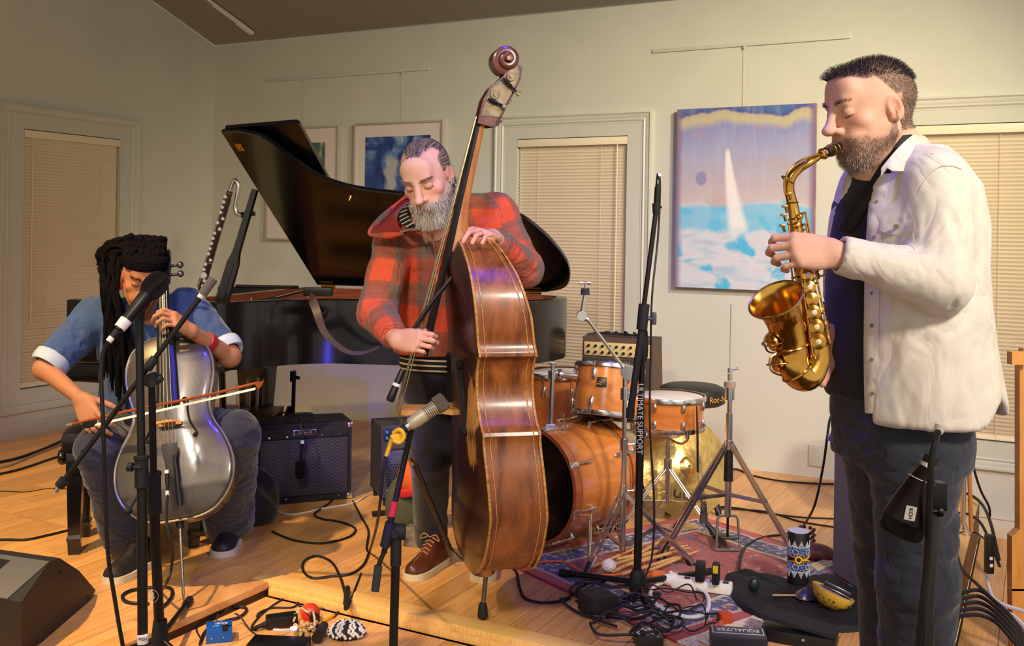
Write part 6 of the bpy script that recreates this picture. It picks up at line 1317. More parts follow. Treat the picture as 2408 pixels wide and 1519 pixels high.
# ================================================================= DRUM KIT
m_shell=wood_mat('drum_shell',(184,104,42),(214,136,62),.22,(1,1,6),3,.6); m_head=mat('coated_head',(222,214,200),.6); m_bhead=mat('black_head',(5,5,6),.25,coat=.3); m_hoopw=wood_mat('hoop_wood',(170,90,40),(196,112,54),.3,(1,1,6),6,.4)
def lug(mb,p,n,ax,L=.05,r=.010):
    mb.loft([mb.ring(p+ax*(L*(t-.5)),n,ax.cross(n).normalized(),r*w_,10) for t,w_ in((0,.45),(.12,.85),(.5,1.05),(.88,.85),(1,.45))])
def drum(root,c,ax,r,h,nlug,a0=0.,hoop=.012,chrome=True,headm=None,botm=None,label=None):
    """c = centre of the lower head, ax = unit axis to the upper head"""
    c=V(c); ax=V(ax).normalized(); x,y,d=frame(ax)
    mb=MB(); mb.loft([mb.ring(c+ax*z,x,y,r,48) for z in(.0,h*.5,h)],False); mb.build('shell',m_shell,root,smooth=60)
    for z,hm in((h+.004,headm or m_head),(-.004,botm or m_head)):
        mb=MB(); mb.loft([mb.ring(c+ax*z,x,y,r*1.005,48),mb.ring(c+ax*(z+(.004 if z>0 else -.004)),x,y,r*.97,48)],True); mb.build('drum_head',hm,root,smooth=40)
        mb=MB(); s=1 if z>0 else -1; mb.loft([mb.ring(c+ax*(z+s*a),x,y,r*1.0+b,48) for a,b in((-.012,.006),(-.012,.012),(.004,.013),(.010,.010),(.010,.004))],False); mb.build('hoop',m_chrome if chrome else m_hoopw,root,smooth=40)
    for i in range(nlug):
        a=a0+2*math.pi*i/nlug; n=x*math.cos(a)+y*math.sin(a)
        for z in(h*.80,h*.20):
            mb=MB(); p=c+n*(r+.006)+ax*z; lug(mb,p,n,ax,min(.055,h*.3)); mb.cyl(p+n*.006,p+n*.006+ax*((h-z+.012) if z>h/2 else -(z+.012)),.003,seg=6); mb.build('lug',m_chrome,root)
# bass drum on its side
bdc=P(1258,1163,4.44); bdax=V((.70,.714,0)).normalized(); rB=.248; HB=.40
bdc.z=rB+.035
bd=thing('bass_drum','honey maple bass drum with black front head lying behind the double bass','drum',V((bdc.x,bdc.y,0)))
x,y,d=frame(bdax); mb=MB(); mb.loft([mb.ring(bdc+bdax*z,x,y,rB,64) for z in(0,.1,.3,HB)],False); mb.build('shell',m_shell,bd,smooth=60)
for z,s in((0,-1),(HB,1)):
    mb=MB(); q=bdc+bdax*(z+s*.006); mb.loft([mb.ring(q,x,y,rB*.99,64),mb.ring(q+bdax*s*.006,x,y,rB*.96,64)],True); mb.build('drum_head',m_bhead if s<0 else m_head,bd)
    mb=MB(); mb.loft([mb.ring(q+bdax*(s*a),x,y,rB+b,64) for a,b in((-.022,.004),(-.022,.014),(.016,.014),(.016,-.004),(.006,-.006))],False); mb.build('wood_hoop',m_hoopw,bd,smooth=40)
    mb=MB(); mb.torus(bdc+bdax*(z-s*.03),bdax,rB+.002,.003,64,6); mb.build('hoop_inlay',mat('grey_inlay',(120,112,104),.4,metal=.5),bd)
for i in range(8):
    a=2*math.pi*(i+.35)/8; n=x*math.cos(a)+y*math.sin(a)
    for z,s in((.02,1),(HB-.02,-1)):
        mb=MB(); p=bdc+bdax*z+n*(rB+.016); mb.box(p+bdax*(-s*.02)-n*.002,(.022,.05,.012),rot3(bdax.cross(n),bdax),b=.004); mb.cyl(p-bdax*s*.02,p+bdax*s*.07,.0042,seg=8); mb.cyl(p+bdax*s*.06,p+bdax*s*.10,.009,.006,10); mb.cyl(p+bdax*s*.09-n*.016,p+bdax*s*.09,.010,.008,10); mb.box(p-bdax*s*.052,(.03,.008,.012),rot3(bdax.cross(n),bdax),b=.003); mb.build('claw_and_lug',m_chrome,bd)
# spurs
for sg,(px,py),(qx,qy) in((1,(1388,1190),(1385,1345)),):
    a=P(px,py,4.42); b=G(qx,qy); mb=MB(); mb.cyl(a,a.lerp(b,.62),.0095,seg=12); mb.cyl(a.lerp(b,.6),b+V((0,0,.02)),.0075,seg=10); mb.cyl(b,b+V((0,0,.035)),.010,.008,10); mb.box(a+V((.01,.0,.0)),(.045,.03,.05),b=.006); mb.build('spur',m_chrome,bd)
b2=bdc+bdax*.1+V((-.30,.25,0)); mb=MB(); mb.cyl(bdc+bdax*.1-x*rB*.8-V((0,0,.06)),V((b2.x,b2.y,.01)),.009,seg=10); mb.build('spur',m_chrome,bd)
# tom post on the bass drum
tb=P(1294,1030,4.50); tt=P(1299,880,4.50)
mb=MB(); mb.box(tb+V((0,0,.004)),(.09,.07,.03),b=.008); mb.loft([[tb+V((a*w_,b_*w_,z)) for a,b_ in((-1,-1),(1,-1),(1,1),(-1,1))] for z,w_ in((.01,.032),(.06,.022),(.065,.018))]); mb.cyl(tb+V((0,0,.05)),tt,.0125,seg=14); mb.cyl(tt-V((0,0,.02)),tt+V((0,0,.015)),.021,seg=14); mb.cyl(tt,tt+V((0,0,.05)),.007,seg=10); mb.box(tt+V((0,0,.05)),(.035,.008,.014),b=.003); mb.build('tom_post',m_chrome,bd)
mb=MB(); mb.cyl(tt,P(1345,882,4.53),.010,seg=10); mb.sph(P(1318,880,4.50),.024,12,8); mb.cyl(P(1322,880,4.5),P(1352,884,4.55),.016,.02,12); mb.build('tom_arm',m_chrome,bd)
# rack tom
rc=P(1424,975,4.62); ra=V((.10,.22,.97)).normalized(); rt=thing('rack_tom','small honey maple tom mounted above the bass drum','drum',rc)
drum(rt,rc,ra,.152,.215,6,.4,botm=mat('clear_head',(120,96,74),.12,spec=.8)); 
xx,yy,dd=frame(ra); nb_=V((-.30,-.95,0)); nb_=(nb_-ra*nb_.dot(ra)).normalized(); sd_=ra.cross(nb_)
mb=MB(); mb.box(rc+ra*.135+nb_*.1545,(.045,.003,.045),rot3(sd_,nb_),b=.001); mb.build('maker_badge',mat('badge_black',(26,20,16),.4),rt)
mb=MB(); 
for dz in(-.010,.0,.010): mb.box(rc+ra*(.135+dz)+nb_*.1565+sd_*dz,(.022,.001,.004),rot3(sd_,nb_))
mb.build('badge_mark',m_lacq2,rt)
# floor tom behind
fc=P(1322,1030,5.12); ft=thing('floor_tom','honey maple floor tom between the double bass and the small tom','drum',V((fc.x,fc.y,0)))
fz=.32; drum(ft,(fc.x,fc.y,fz),(0,0,1),.178,.365,8,.2)
for i in range(3):
    a=2*math.pi*i/3+.5; p=V((fc.x+math.cos(a)*.2,fc.y+math.sin(a)*.2,0)); mb=MB(); mb.cyl(p+V((0,0,.02)),p+V((0,0,.52)),.006,seg=8); mb.cyl(p,p+V((0,0,.03)),.011,seg=10); mb.build('leg',m_chrome,ft)
# snare and its stand
sc2=P(1572,1000,4.78); sn=thing('snare_drum','honey maple snare drum on its low chrome stand','drum',sc2); drum(sn,sc2,V((.0,.0,1)),.165,.135,8,.25)
sa=V((-1,-.2,0)); mb=MB(); q=P(1640,965,4.70); mb.box(q,(.022,.02,.07),b=.005); mb.cyl(q+V((0,0,-.06)),q+V((0,0,.05)),.005,seg=8); mb.build('strainer',m_chrome,sn)
ss_=thing('snare_stand','folding chrome tripod stand beneath the snare drum','drum stand',V((sc2.x,sc2.y,0)))
base=V((sc2.x,sc2.y,0)); mb=MB(); mb.cyl(base+V((0,0,.12)),base+V((0,0,.40)),.0125,seg=12); mb.cyl(base+V((0,0,.30)),base+V((0,0,sc2.z-.05)),.009,seg=10); mb.cyl(base+V((0,0,.27)),base+V((0,0,.33)),.02,seg=12); mb.build('column',m_chrome,ss_)
for i in range(3):
    a=2*math.pi*i/3+.9; dr=V((math.cos(a),math.sin(a),0)); mb=MB(); top=base+V((0,0,sc2.z-.06)); mb.tube(spl([top,top+dr*.10+V((0,0,-.008)),top+dr*.168+V((0,0,.02)),top+dr*.175+V((0,0,.06))],4),.006,8); mb.cyl(top+dr*.172+V((0,0,.03)),top+dr*.172+V((0,0,.07)),.010,seg=8); mb.build('basket_arm',m_chrome,ss_)
    a+=.5; dr=V((math.cos(a),math.sin(a),0)); mb=MB(); s2=V((-dr.y,dr.x,0))
    for k in(-.009,.009): mb.cyl(base+V((0,0,.30))+s2*k,base+dr*.25+V((0,0,.03))+s2*k,.004,seg=6)
    mb.cyl(base+V((0,0,.13)),base+dr*.15+V((0,0,.145)),.004,seg=6); lg=mb.build('leg',m_chrome,ss_); mb=MB(); mb.cyl(base+dr*.215+V((0,0,.065)),base+dr*.27+V((0,0,.008)),.012,.017,10); sub(mb.build('rubber_foot',m_black,ss_),lg)
def tripod(root,base,zc,zl,R,angs,foot=.016,double=True):
    for a in angs:
        dr=V((math.cos(a),math.sin(a),0)); s2=V((-dr.y,dr.x,0)); mb=MB(); t=base+V((0,0,zc)); e=base+dr*R+V((0,0,.02))
        if double:
            for k in(-.011,.011): mb.box((t+e)/2+s2*k,((e-t).length,.003,.016),rot3(e-t,s2))
        else: mb.cyl(t,e,.008,seg=8)
        md=t.lerp(e,.5); 
        for k in(-.006,.006): mb.box((base+V((0,0,zl))+md)/2+s2*k,((md-base-V((0,0,zl))).length,.002,.014),rot3(md-base-V((0,0,zl)),s2))
        lg=mb.build('leg',m_chrome,root); mb=MB(); mb.cyl(t.lerp(e,.86),e-V((0,0,.016)),.011,foot,12); sub(mb.build('rubber_foot',m_black,root),lg)
# cymbal boom stand
cb0=G(1463,1318); cs=thing('cymbal_stand','bare chrome boom cymbal stand rising over the small tom','cymbal stand',cb0)
zt_=P(1470,880,cb0.y).z
mb=MB(); mb.cyl(cb0+V((0,0,.04)),cb0+V((0,0,.50)),.0135,seg=14); mb.cyl(cb0+V((0,0,.48)),cb0+V((0,0,zt_)),.0105,seg=12); mb.build('column',m_chrome,cs)
for z in(.30,.50,.72): mb=MB(); mb.cyl(cb0+V((0,0,z-.025)),cb0+V((0,0,z+.025)),.019,seg=14); mb.cyl(cb0+V((0,0,z)),cb0+V((.045,-.01,z+.005)),.0045,seg=8); mb.box(cb0+V((.05,-.01,z+.005)),(.012,.006,.028),b=.002); mb.build('height_clamp',m_chrome,cs)
bj=cb0+V((.008,0,zt_+.01)); bt0=P(1382,752,cb0.y-.02); bt1=P(1368,742,cb0.y-.02); tl=P(1376,690,cb0.y-.02)
mb=MB(); mb.cyl(bj-V((0,.03,0)),bj+V((0,.03,0)),.030,seg=18); mb.build('boom_joint',m_chrome,cs)
mb=MB(); mb.cyl(bj+(bj-bt0)*.22,bt0,.0075,seg=10); mb.build('boom_arm',m_chrome,cs)
mb=MB(); mb.cyl(bt1-V((0,.016,0)),bt1+V((0,.016,0)),.021,seg=16); mb.cyl(bt0,bt1,.013,seg=10); mb.cyl(bt1,tl,.011,.008,10); mb.build('tilter',m_chrome,cs)
mb=MB(); q=tl; mb.cyl(q-V((0,0,.006)),q+V((0,0,.022)),.020,.018,14); mb.build('felt',mat('grey_felt',(46,44,50),.95),cs)
mb=MB(); mb.cyl(q,q+V((0,0,.05)),.004,seg=8); mb.box(q+V((0,0,.044)),(.05,.008,.012),b=.004); mb.build('wing_nut',m_chrome,cs)
tripod(cs,cb0,.30,.06,.30,(-2.2,-.25,1.7))
# hi-hat stand
hb_=G(1710,1300); hh=thing('hi_hat_stand','chrome hi-hat stand with bare rod and footboard','cymbal stand',hb_); ztop=P(1713,716,hb_.y).z; zs_=P(1711,905,hb_.y).z
mb=MB(); mb.cyl(hb_+V((0,0,.16)),hb_+V((0,0,.62)),.0155,seg=14); mb.cyl(hb_+V((0,0,.55)),hb_+V((0,0,zs_)),.0115,seg=12); mb.build('column',m_chrome,hh)
mb=MB(); mb.cyl(hb_+V((0,0,zs_)),hb_+V((0,0,ztop)),.0032,seg=8); mb.build('pull_rod',m_chrome,hh)
mb=MB(); mb.cyl(hb_+V((0,0,.32)),hb_+V((0,0,.46)),.021,.018,14); mb.build('spring_housing',m_black,hh)
mb=MB(); mb.cyl(hb_+V((0,0,zs_-.01)),hb_+V((0,0,zs_+.012)),.026,seg=16); mb.build('seat_felt',mat('tan_felt',(150,126,104),.95),hh)
mb=MB(); mb.cyl(hb_+V((0,0,zs_+.02)),hb_+V((0,0,zs_+.05)),.011,seg=10); mb.cyl(hb_+V((0,0,zs_+.055)),hb_+V((0,0,zs_+.075)),.012,seg=10); mb.cyl(hb_+V((0,0,zs_+.066)),hb_+V((.035,-.005,zs_+.075)),.005,seg=8); mb.build('clutch',m_chrome,hh)
for z0,z1 in((.68,.76),(.465,.50)): mb=MB(); mb.cyl(hb_+V((0,0,z0)),hb_+V((0,0,z1)),.021,seg=14); mb.build('height_clamp',m_chrome,hh)
tripod(hh,hb_,.50,.26,.36,(-.75,2.1,3.6))
fd=V((-.05,-1,0)).normalized(); mb=MB(); f0=hb_+V((0,-.02,.19)); 
mb.tube([hb_+V((-.052,-.02,.02)),hb_+V((-.045,0,.15)),hb_+V((-.035,0,.165)),hb_+V((.035,0,.165)),hb_+V((.045,0,.15)),hb_+V((.052,-.02,.02)),hb_+V((-.052,-.02,.02))],.006,8); mb.build('pedal_frame',mat('cast_grey',(150,146,144),.35,metal=.8),hh)
mb=MB(); mb.box(hb_+V((0,.08,.05)),(.075,.26,.01),Matrix.Rotation(-.22,3,'X'),b=.003); mb.cyl(hb_+V((0,.0,.06)),hb_+V((0,0,.16)),.006,seg=6); mb.build('footboard',m_black,hh)
# throne
th=P(1628,930,5.25); tr_=thing('drum_throne','round black padded drum stool behind the snare','stool',V((th.x,th.y,0))); ts_=.52
mb=MB(); mb.lathe([(.0,ts_),(.15,ts_),(.172,ts_+.015),(.176,ts_+.05),(.168,ts_+.085),(.14,ts_+.098),(0,ts_+.10)],V((th.x,th.y,0)),(0,0,1),40); mb.build('padded_seat',mat('throne_vinyl',(30,28,28),.5,bump=.1,bscale=80),tr_)
mb=MB(); mb.cyl(V((th.x,th.y,.1)),V((th.x,th.y,ts_)),.016,seg=12); mb.build('post',m_chrome,tr_); tripod(tr_,V((th.x,th.y,0)),.34,.12,.27,(-1.2,.9,3.0))
text('Roc-N',.045,basis(V((th.x+.105,th.y-.1435,ts_+.045)),(.82,.57,0),(0,0,1)),mat('gold_print',(206,160,60),.4),tr_,'logo')
# cymbal leaning against the throne
m_cym=mat('hammered_bronze',(232,198,124),.3,metal=1.,bump=.35,bscale=22); cc=P(1612,1000,5.0); R_=.25; cn_=V((.30,-.90,.30)).normalized(); cc.z=R_*math.cos(math.asin(cn_.z))+.006
cy_=thing('cymbal','hammered bronze cymbal propped on edge under the drum stool','cymbal',V((cc.x,cc.y,0)))
mb=MB(); mb.lathe([(.25,0),(.19,.010),(.10,.020),(.055,.026),(.045,.038),(.015,.048),(.006,.049),(.006,.047),(.043,.036),(.10,.018),(.19,.008),(.25,-.0012)],cc,cn_,48,caps=False); mb.build('bronze_disc',m_cym,cy_,smooth=70)
xx,yy,dd=frame(cn_); text('agop',.10,basis(cc+cn_*.016+xx*.0-yy*.150,-xx+yy*.25,-yy),mat('cymbal_ink',(40,26,14),.6),cy_,'ink_lettering')
# kick pedal sketch: beater rods seen beside the stands
kp=G(1656,1222); kd=thing('percussion_rods','bundle of wire brush rods with leather wrap hanging by the hi-hat','drum brush',P(1642,1000,4.62))
mb=MB(); mb.tube([P(1638,955,4.62),P(1640,1000,4.62),P(1641,1110,4.62)],[.006,.012,.013],10,flat=.4); mb.build('leather_wrap',mat('dark_leather',(44,34,30),.6),kd)
mb=MB(); mb.tube([P(1648,1070,4.61),P(1652,1120,4.60),P(1657,1180,4.6)],.0025,6); mb.build('rod',m_chrome,kd); mb=MB(); mb.tube([P(1641,1110,4.61),P(1646,1150,4.60),P(1651,1180,4.6)],.0025,6); mb.build('rod',m_chrome,kd)
mb=MB(); q0,q1=P(1655,1185,4.6),P(1655,1230,4.58); mb.loft([[q0+V((-.012,-.008,0)),q0+V((.012,-.008,0)),q0+V((.012,.008,0)),q0+V((-.012,.008,0))],[q1+V((-.018,-.01,0)),q1+V((.018,-.01,0)),q1+V((.018,.01,0)),q1+V((-.018,.01,0))]]); mb.build('weight',MATS['dark_leather'],kd)
# ================================================================= MICROPHONES AND STANDS
m_stand=mat('stand_black',(20,20,21),.38,metal=.3); m_rub=mat('rubber_black',(13,13,13),.75); m_grille=mat('mic_grille',(40,40,42),.45,metal=.8,bump=1.,bscale=900); m_tape=mat('white_tape',(226,220,212),.7); m_mic=mat('mic_black',(18,18,19),.4,metal=.4)
m_red=mat('red_tape',(186,36,34),.6); m_yel=mat('yellow_plastic',(226,170,30),.5); m_beige=mat('mic_beige',(172,156,126),.45,metal=.2)
m_cable=mat('cable_black',(15,15,16),.55); m_white=mat('cable_white',(226,222,214),.5); m_orange=mat('cable_orange',(226,104,40),.5)
def clutch(root,p,ax,r=.017,L=.06,name='clutch'):
    mb=MB(); ax=V(ax).normalized(); mb.lathe([(r*.8,-L/2),(r,-L/2+.004),(r,L/2-.012),(r*1.12,L/2-.01),(r*1.12,L/2),(r*.8,L/2+.002)],p,ax,14); return mb.build(name,m_rub,root)
# a) vocal microphone in front of the cellist
va=P(338,1500,3.05); vb=P(327,752,3.12); v0=V((va.x,va.y,ZF)); 
vs_=thing('microphone_stand','straight black microphone stand in front of the cello','microphone stand',v0)
mb=MB(); mb.cyl(v0+V((0,0,.03)),P(334,1150,3.09),.0155,seg=14); mb.build('lower_tube',m_stand,vs_)
mb=MB(); mb.cyl(P(334,1150,3.09),vb,.0125,seg=14); mb.build('upper_tube',m_stand,vs_)
clutch(vs_,P(333,1110,3.09),vb-v0,.021,.10); mb=MB(); q=P(333,1100,3.07); mb.cyl(q,P(306,1098,3.07),.006,seg=8); mb.cyl(P(312,1098,3.07),P(300,1098,3.07),.014,seg=12); mb.build('clutch_knob',m_rub,vs_)
mb=MB(); mb.lathe([(.15,0),(.15,.012),(.145,.018),(.03,.026),(.02,.04),(0,.04)],v0,(0,0,1),36); mb.build('round_base',m_stand,vs_)
mb=MB(); mb.cyl(P(335,1495,3.04),P(336,1512,3.04),.0165,seg=14); mb.build('label_tape',m_tape,vs_)
text('KCH',.012,basis(P(335.5,1503,3.021),(1,0,0),(0,0,1)),m_black,vs_,'label_lettering')
mb=MB(); mb.cyl(vb,vb+V((0,0,.03)),.0165,seg=12); mb.cyl(vb+V((0,0,.03)),P(345,715,3.10),.012,seg=10); mb.build('mic_clip',m_rub,vs_)
m0,m1=P(262,795,3.00),P(378,655,3.10); vm=thing('vocal_microphone','black handheld vocal microphone before the cellist\'s face','microphone',m0); d=(m1-m0)
mb=MB(); mb.lathe([(.0095,0),(.014,.004),(.0155,.03),(.018,.05),(.0225,.11),(.025,.14),(.029,.15)],m0+d*.12,d,18); mb.build('handle',m_mic,vm)
mb=MB(); q=m0+d*.80; mb.lathe([(.028,-.018),(.034,-.004),(.037,.010),(.037,.022),(.034,.04),(.026,.056),(.014,.064),(0,.066)],q+d.normalized()*0,d,22); mb.build('grille',m_grille,vm)
mb=MB(); mb.cyl(m0+d*.16,m0+d*.30,.0178,.0195,14); mb.build('white_tape',m_tape,vm); mb=MB(); mb.cyl(m0-d*.06,m0+d*.02,.0095,.0105,12); mb.build('white_tape',m_tape,vm)
mb=MB(); mb.cyl(m0+d*.01,m0+d*.14,.0105,seg=12); mb.build('plug',m_rub,vm)
def cable(name,lab,pts,r=.004,m=None,n=8,group=None):
    mb=MB(); mb.tube(spl(pts,n),r,7); o=mb.build(name,m or m_cable); return tag(o,lab,'cable',group)
cable('microphone_cable','black cable hanging from the vocal microphone past the stand',[m0-d*.05,P(243,830,3.0),P(238,880,3.0),P(243,1000,3.0),P(247,1150,3.02),P(254,1300,3.04),P(272,1420,3.08),P(281,1475,3.09),P(289,1519,3.11),P(298,1580,3.12),V((P(302,1610,3.12).x,3.10,ZF+.007)),V((P(330,1610,3.12).x,3.0,ZF+.007))],.0066)
# b) boom stand beside it
b0=V((P(376,1500,3.28).x,3.28,ZF)); bsx=thing('boom_stand','black boom microphone stand with its arm slanting across the cello','microphone stand',b0); bp1=P(357,905,3.22)
mb=MB(); mb.cyl(b0+V((0,0,.10)),P(362,1180,3.25),.0165,seg=14); mb.build('lower_tube',m_stand,bsx); mb=MB(); mb.cyl(P(362,1180,3.25),bp1,.0115,seg=12); mb.build('upper_tube',m_stand,bsx)
clutch(bsx,P(363,1160,3.25),bp1-b0,.022,.14); mb=MB(); q=P(357,893,3.19); mb.cyl(q-V((0,.02,0)),q+V((0,.03,0)),.022,seg=16); mb.cyl(q,P(376,892,3.17),.006,seg=8); mb.sph(P(377,892,3.17),.011,10,7); mb.build('boom_swivel',m_rub,bsx)
ba,bb_=P(143,1140,3.12),P(476,692,3.22); mb=MB(); mb.cyl(ba,bb_,.0085,seg=12); mb.build('boom_arm',m_stand,bsx)
mb=MB(); mb.cyl(P(345,868,3.17),P(365,842,3.18),.015,seg=12); mb.build('boom_sleeve',m_rub,bsx)
mb=MB(); mb.cyl(bb_,P(502,655,3.23),.0155,seg=12); mb.build('foam_grip',mat('foam_taupe',(96,84,76),.9),bsx); mb=MB(); mb.cyl(P(470,700,3.22),P(477,690,3.22),.0105,seg=10); mb.build('grip_collar',m_tape,bsx)
mb=MB(); mb.cyl(P(152,1128,3.12),P(140,1143,3.12),.0165,seg=12); mb.build('arm_nut',m_rub,bsx); mb=MB(); mb.cyl(P(140,1143,3.12),P(132,1156,3.12),.009,seg=10); mb.build('thread',m_chrome,bsx)
mb=MB(); q=P(325,1165,3.20); mb.cyl(q,P(302,1200,3.18),.0045,seg=8); mb.sph(P(301,1202,3.18),.0135,12,8); mb.build('clutch_lever',m_rub,bsx)
mb=MB(); mb.cyl(b0+V((0,0,.05)),b0+V((0,0,.16)),.032,.022,14); mb.build('tripod_hub',m_rub,bsx)
for e in(G(446,1416,0.)+V((0,0,.01)),b0+V((.22,-.14,.012)),b0+V((-.26,-.02,.012))):
    t=b0+V((0,0,.10)); mb=MB(); mb.cyl(t,t.lerp(e,.9),.0095,seg=10); lg=mb.build('leg',m_stand,bsx); mb=MB(); mb.cyl(t.lerp(e,.86),e,.0145,seg=12); sub(mb.build('rubber_foot',m_rub,bsx),lg)
text('B',.035,basis(P(357,1402,3.235),(1,0,0),(0,0,1)),mat('stand_print',(190,186,180),.6),bsx,'logo')
mb=MB(); mb.torus(P(357,1402,3.237),V((0,-1,0)),.021,.0008,24,4); mb.build('logo_ring',MATS['stand_print'],bsx)
# c) bass microphone on a stand in the middle
c0_=V((P(925,1500,3.22).x,3.22,ZF)); cst=thing('microphone_stand','black microphone stand holding the mic before the double bass','microphone stand',c0_); ck=P(931,1275,3.22)
mb=MB(); mb.cyl(c0_+V((0,0,.04)),P(930,1330,3.22),.0145,seg=14); mb.build('lower_tube',m_stand,cst); clutch(cst,P(931,1295,3.22),(0,0,1),.018,.10)
mb=MB(); q=P(931,1250,3.22); mb.cyl(q-V((.02,0,0)),q+V((.03,0,0)),.026,seg=16); mb.cyl(q-V((0,.03,0)),q+V((0,.02,0)),.014,seg=12); mb.build('boom_swivel',m_rub,cst)
mb=MB(); mb.cyl(P(903,1300,3.20),P(967,1010,3.22),.0095,seg=12); mb.build('boom_arm',m_stand,cst); mb=MB(); mb.cyl(P(890,1330,3.19),P(882,1390,3.18),.0135,seg=12); mb.build('foam_grip',mat('foam_dark',(44,44,46),.9),cst)
mb=MB(); mb.cyl(P(902,1300,3.2),P(888,1335,3.19),.0075,seg=10); mb.build('arm_tail',m_stand,cst)
mb=MB(); mb.cyl(P(921,1213,3.205),P(928,1178,3.205),.0125,seg=12); mb.build('red_band',m_red,cst); mb=MB(); mb.cyl(P(905,1285,3.2),P(918,1228,3.2),.0165,seg=12); mb.build('arm_sleeve',m_rub,cst)
for a in(-.6,1.6,3.7):
    e=c0_+V((math.cos(a)*.17,math.sin(a)*.17,.012)); t=c0_+V((0,0,.08)); mb=MB(); mb.cyl(t,t.lerp(e,.85),.009,seg=10); lg=mb.build('leg',m_stand,cst); mb=MB(); mb.cyl(t.lerp(e,.7),e,.016,seg=12); sub(mb.build('rubber_foot',m_rub,cst),lg)
r0,r1=P(962,1000,3.18),P(1046,941,3.22); rm=thing('dynamic_microphone','large beige broadcast microphone aimed at the double bass','microphone',r0); d=(r1-r0); u=d.normalized()
prof=[(.010,-.004),(.018,0),(.0215,.01),(.024,.03)]; L_=d.length
mb=MB(); mb.lathe([(.0165,0),(.020,.006),(.0235,.03),(.0235,L_*.42)],r0,d,22); mb.build('rear_shell',m_beige,rm)
for k in range(7):
    a=L_*(.42+.045*k); mb=MB(); mb.lathe([(.0195,a),(.0235,a+.001),(.0235,a+.0042),(.0195,a+.0052)],r0,d,22); mb.build('vent_ring',m_beige,rm)
mb=MB(); mb.cyl(r0+u*L_*.42,r0+u*L_*.76,.0192,seg=18); mb.build('vent_core',m_black,rm)
mb=MB(); mb.lathe([(.0235,L_*.73),(.0285,L_*.76),(.0295,L_*.80),(.0295,L_*.95),(.028,L_*1.0),(.02,L_*1.02),(0,L_*1.025)],r0,d,24); mb.build('head_grille',mat('beige_mesh',(130,118,98),.5,metal=.6,bump=.8,bscale=700),rm)
mb=MB(); mb.cyl(r0-u*.035,r0+u*.002,.0125,.016,12); mb.build('plug',m_rub,rm); mb=MB(); mb.cyl(r0-u*.012,r0+u*.006,.0165,seg=12); mb.build('collar',m_chrome,rm)
mb=MB(); q=P(936,1026,3.17); mb.box(q,(.045,.03,.035),rot3(d,V((0,1,0))),b=.008); mb.tube(spl([P(925,1018,3.16),P(940,1010,3.15),P(950,1025,3.15),P(940,1040,3.15),P(924,1035,3.15)],5),.007,8); mb.build('yellow_clip',m_yel,rm)
mb=MB(); mb.cyl(P(922,1032,3.17),P(908,1072,3.17),.008,.0065,10); mb.build('yellow_boot',m_yel,rm)
cable('microphone_cable','black cable trailing from the yellow microphone clip to the floor',[P(908,1072,3.17),P(900,1120,3.18),P(893,1190,3.25),P(885,1240,3.5),G(868,1300),G(845,1360),G(818,1430)],.0052)
# d) tall stand by the drums
t0=G(1498,1405); ts2=thing('boom_stand','tall black boom stand between the drums and the large painting','microphone stand',t0)
mb=MB(); mb.cyl(t0+V((0,0,.05)),P(1507,960,t0.y),.0155,seg=14); mb.build('lower_tube',m_stand,ts2); mb=MB(); mb.cyl(P(1507,960,t0.y),P(1512,790,t0.y),.0125,seg=12); mb.build('upper_tube',m_stand,ts2)
mb=MB(); mb.lathe([(.014,0),(.020,.02),(.022,.05),(.019,.11),(.013,.14)],P(1511,850,t0.y),(0,0,1),14); mb.build('clutch',m_rub,ts2)
mb=MB(); mb.cyl(P(1482,975,t0.y-.04),P(1511,760,t0.y-.045),.0135,seg=12); mb.cyl(P(1481,983,t0.y-.04),P(1483,960,t0.y-.04),.0165,seg=12); mb.build('counter_arm',m_rub,ts2)
mb=MB(); mb.cyl(P(1509,775,t0.y-.045),P(1515,715,t0.y-.045),.021,seg=14); mb.build('arm_sleeve',m_rub,ts2); mb=MB(); mb.cyl(P(1514,748,t0.y-.05),P(1534,749,t0.y-.05),.008,seg=8); mb.box(P(1538,749,t0.y-.05),(.018,.02,.048),b=.006); mb.build('clutch_knob',mat('knob_grey',(60,60,66),.5),ts2)
mb=MB(); mb.cyl(P(1514,720,t0.y-.045),P(1544,485,t0.y-.04),.0095,seg=12); mb.build('boom_arm',m_stand,ts2)
text('ULTIMATE SUPPORT',.03,basis(P(1505,985,t0.y-.0165),(0,0,-1),(1,0,0)),MATS['stand_print'],ts2,'pole_lettering')
mb=MB(); mb.lathe([(.016,0),(.03,.005),(.034,.03),(.03,.07),(.018,.09)],t0+V((0,0,.02)),(0,0,1),16); mb.build('tripod_hub',m_rub,ts2)
for e in(G(1318,1358)+V((0,0,.02)),G(1545,1500,ZF)+V((0,0,.012)),t0+V((.35,.28,.012))):
    t=t0+V((0,0,.06)); mb=MB(); mb.cyl(t,t.lerp(e,.92),.0115,seg=10); lg=mb.build('leg',m_stand,ts2); mb=MB(); mb.cyl(t.lerp(e,.86),e,.0155,seg=12); sub(mb.build('rubber_foot',m_rub,ts2),lg)
om=thing('condenser_microphone','slim black microphone at the top of the tall boom stand','microphone',P(1546,490,t0.y-.04))
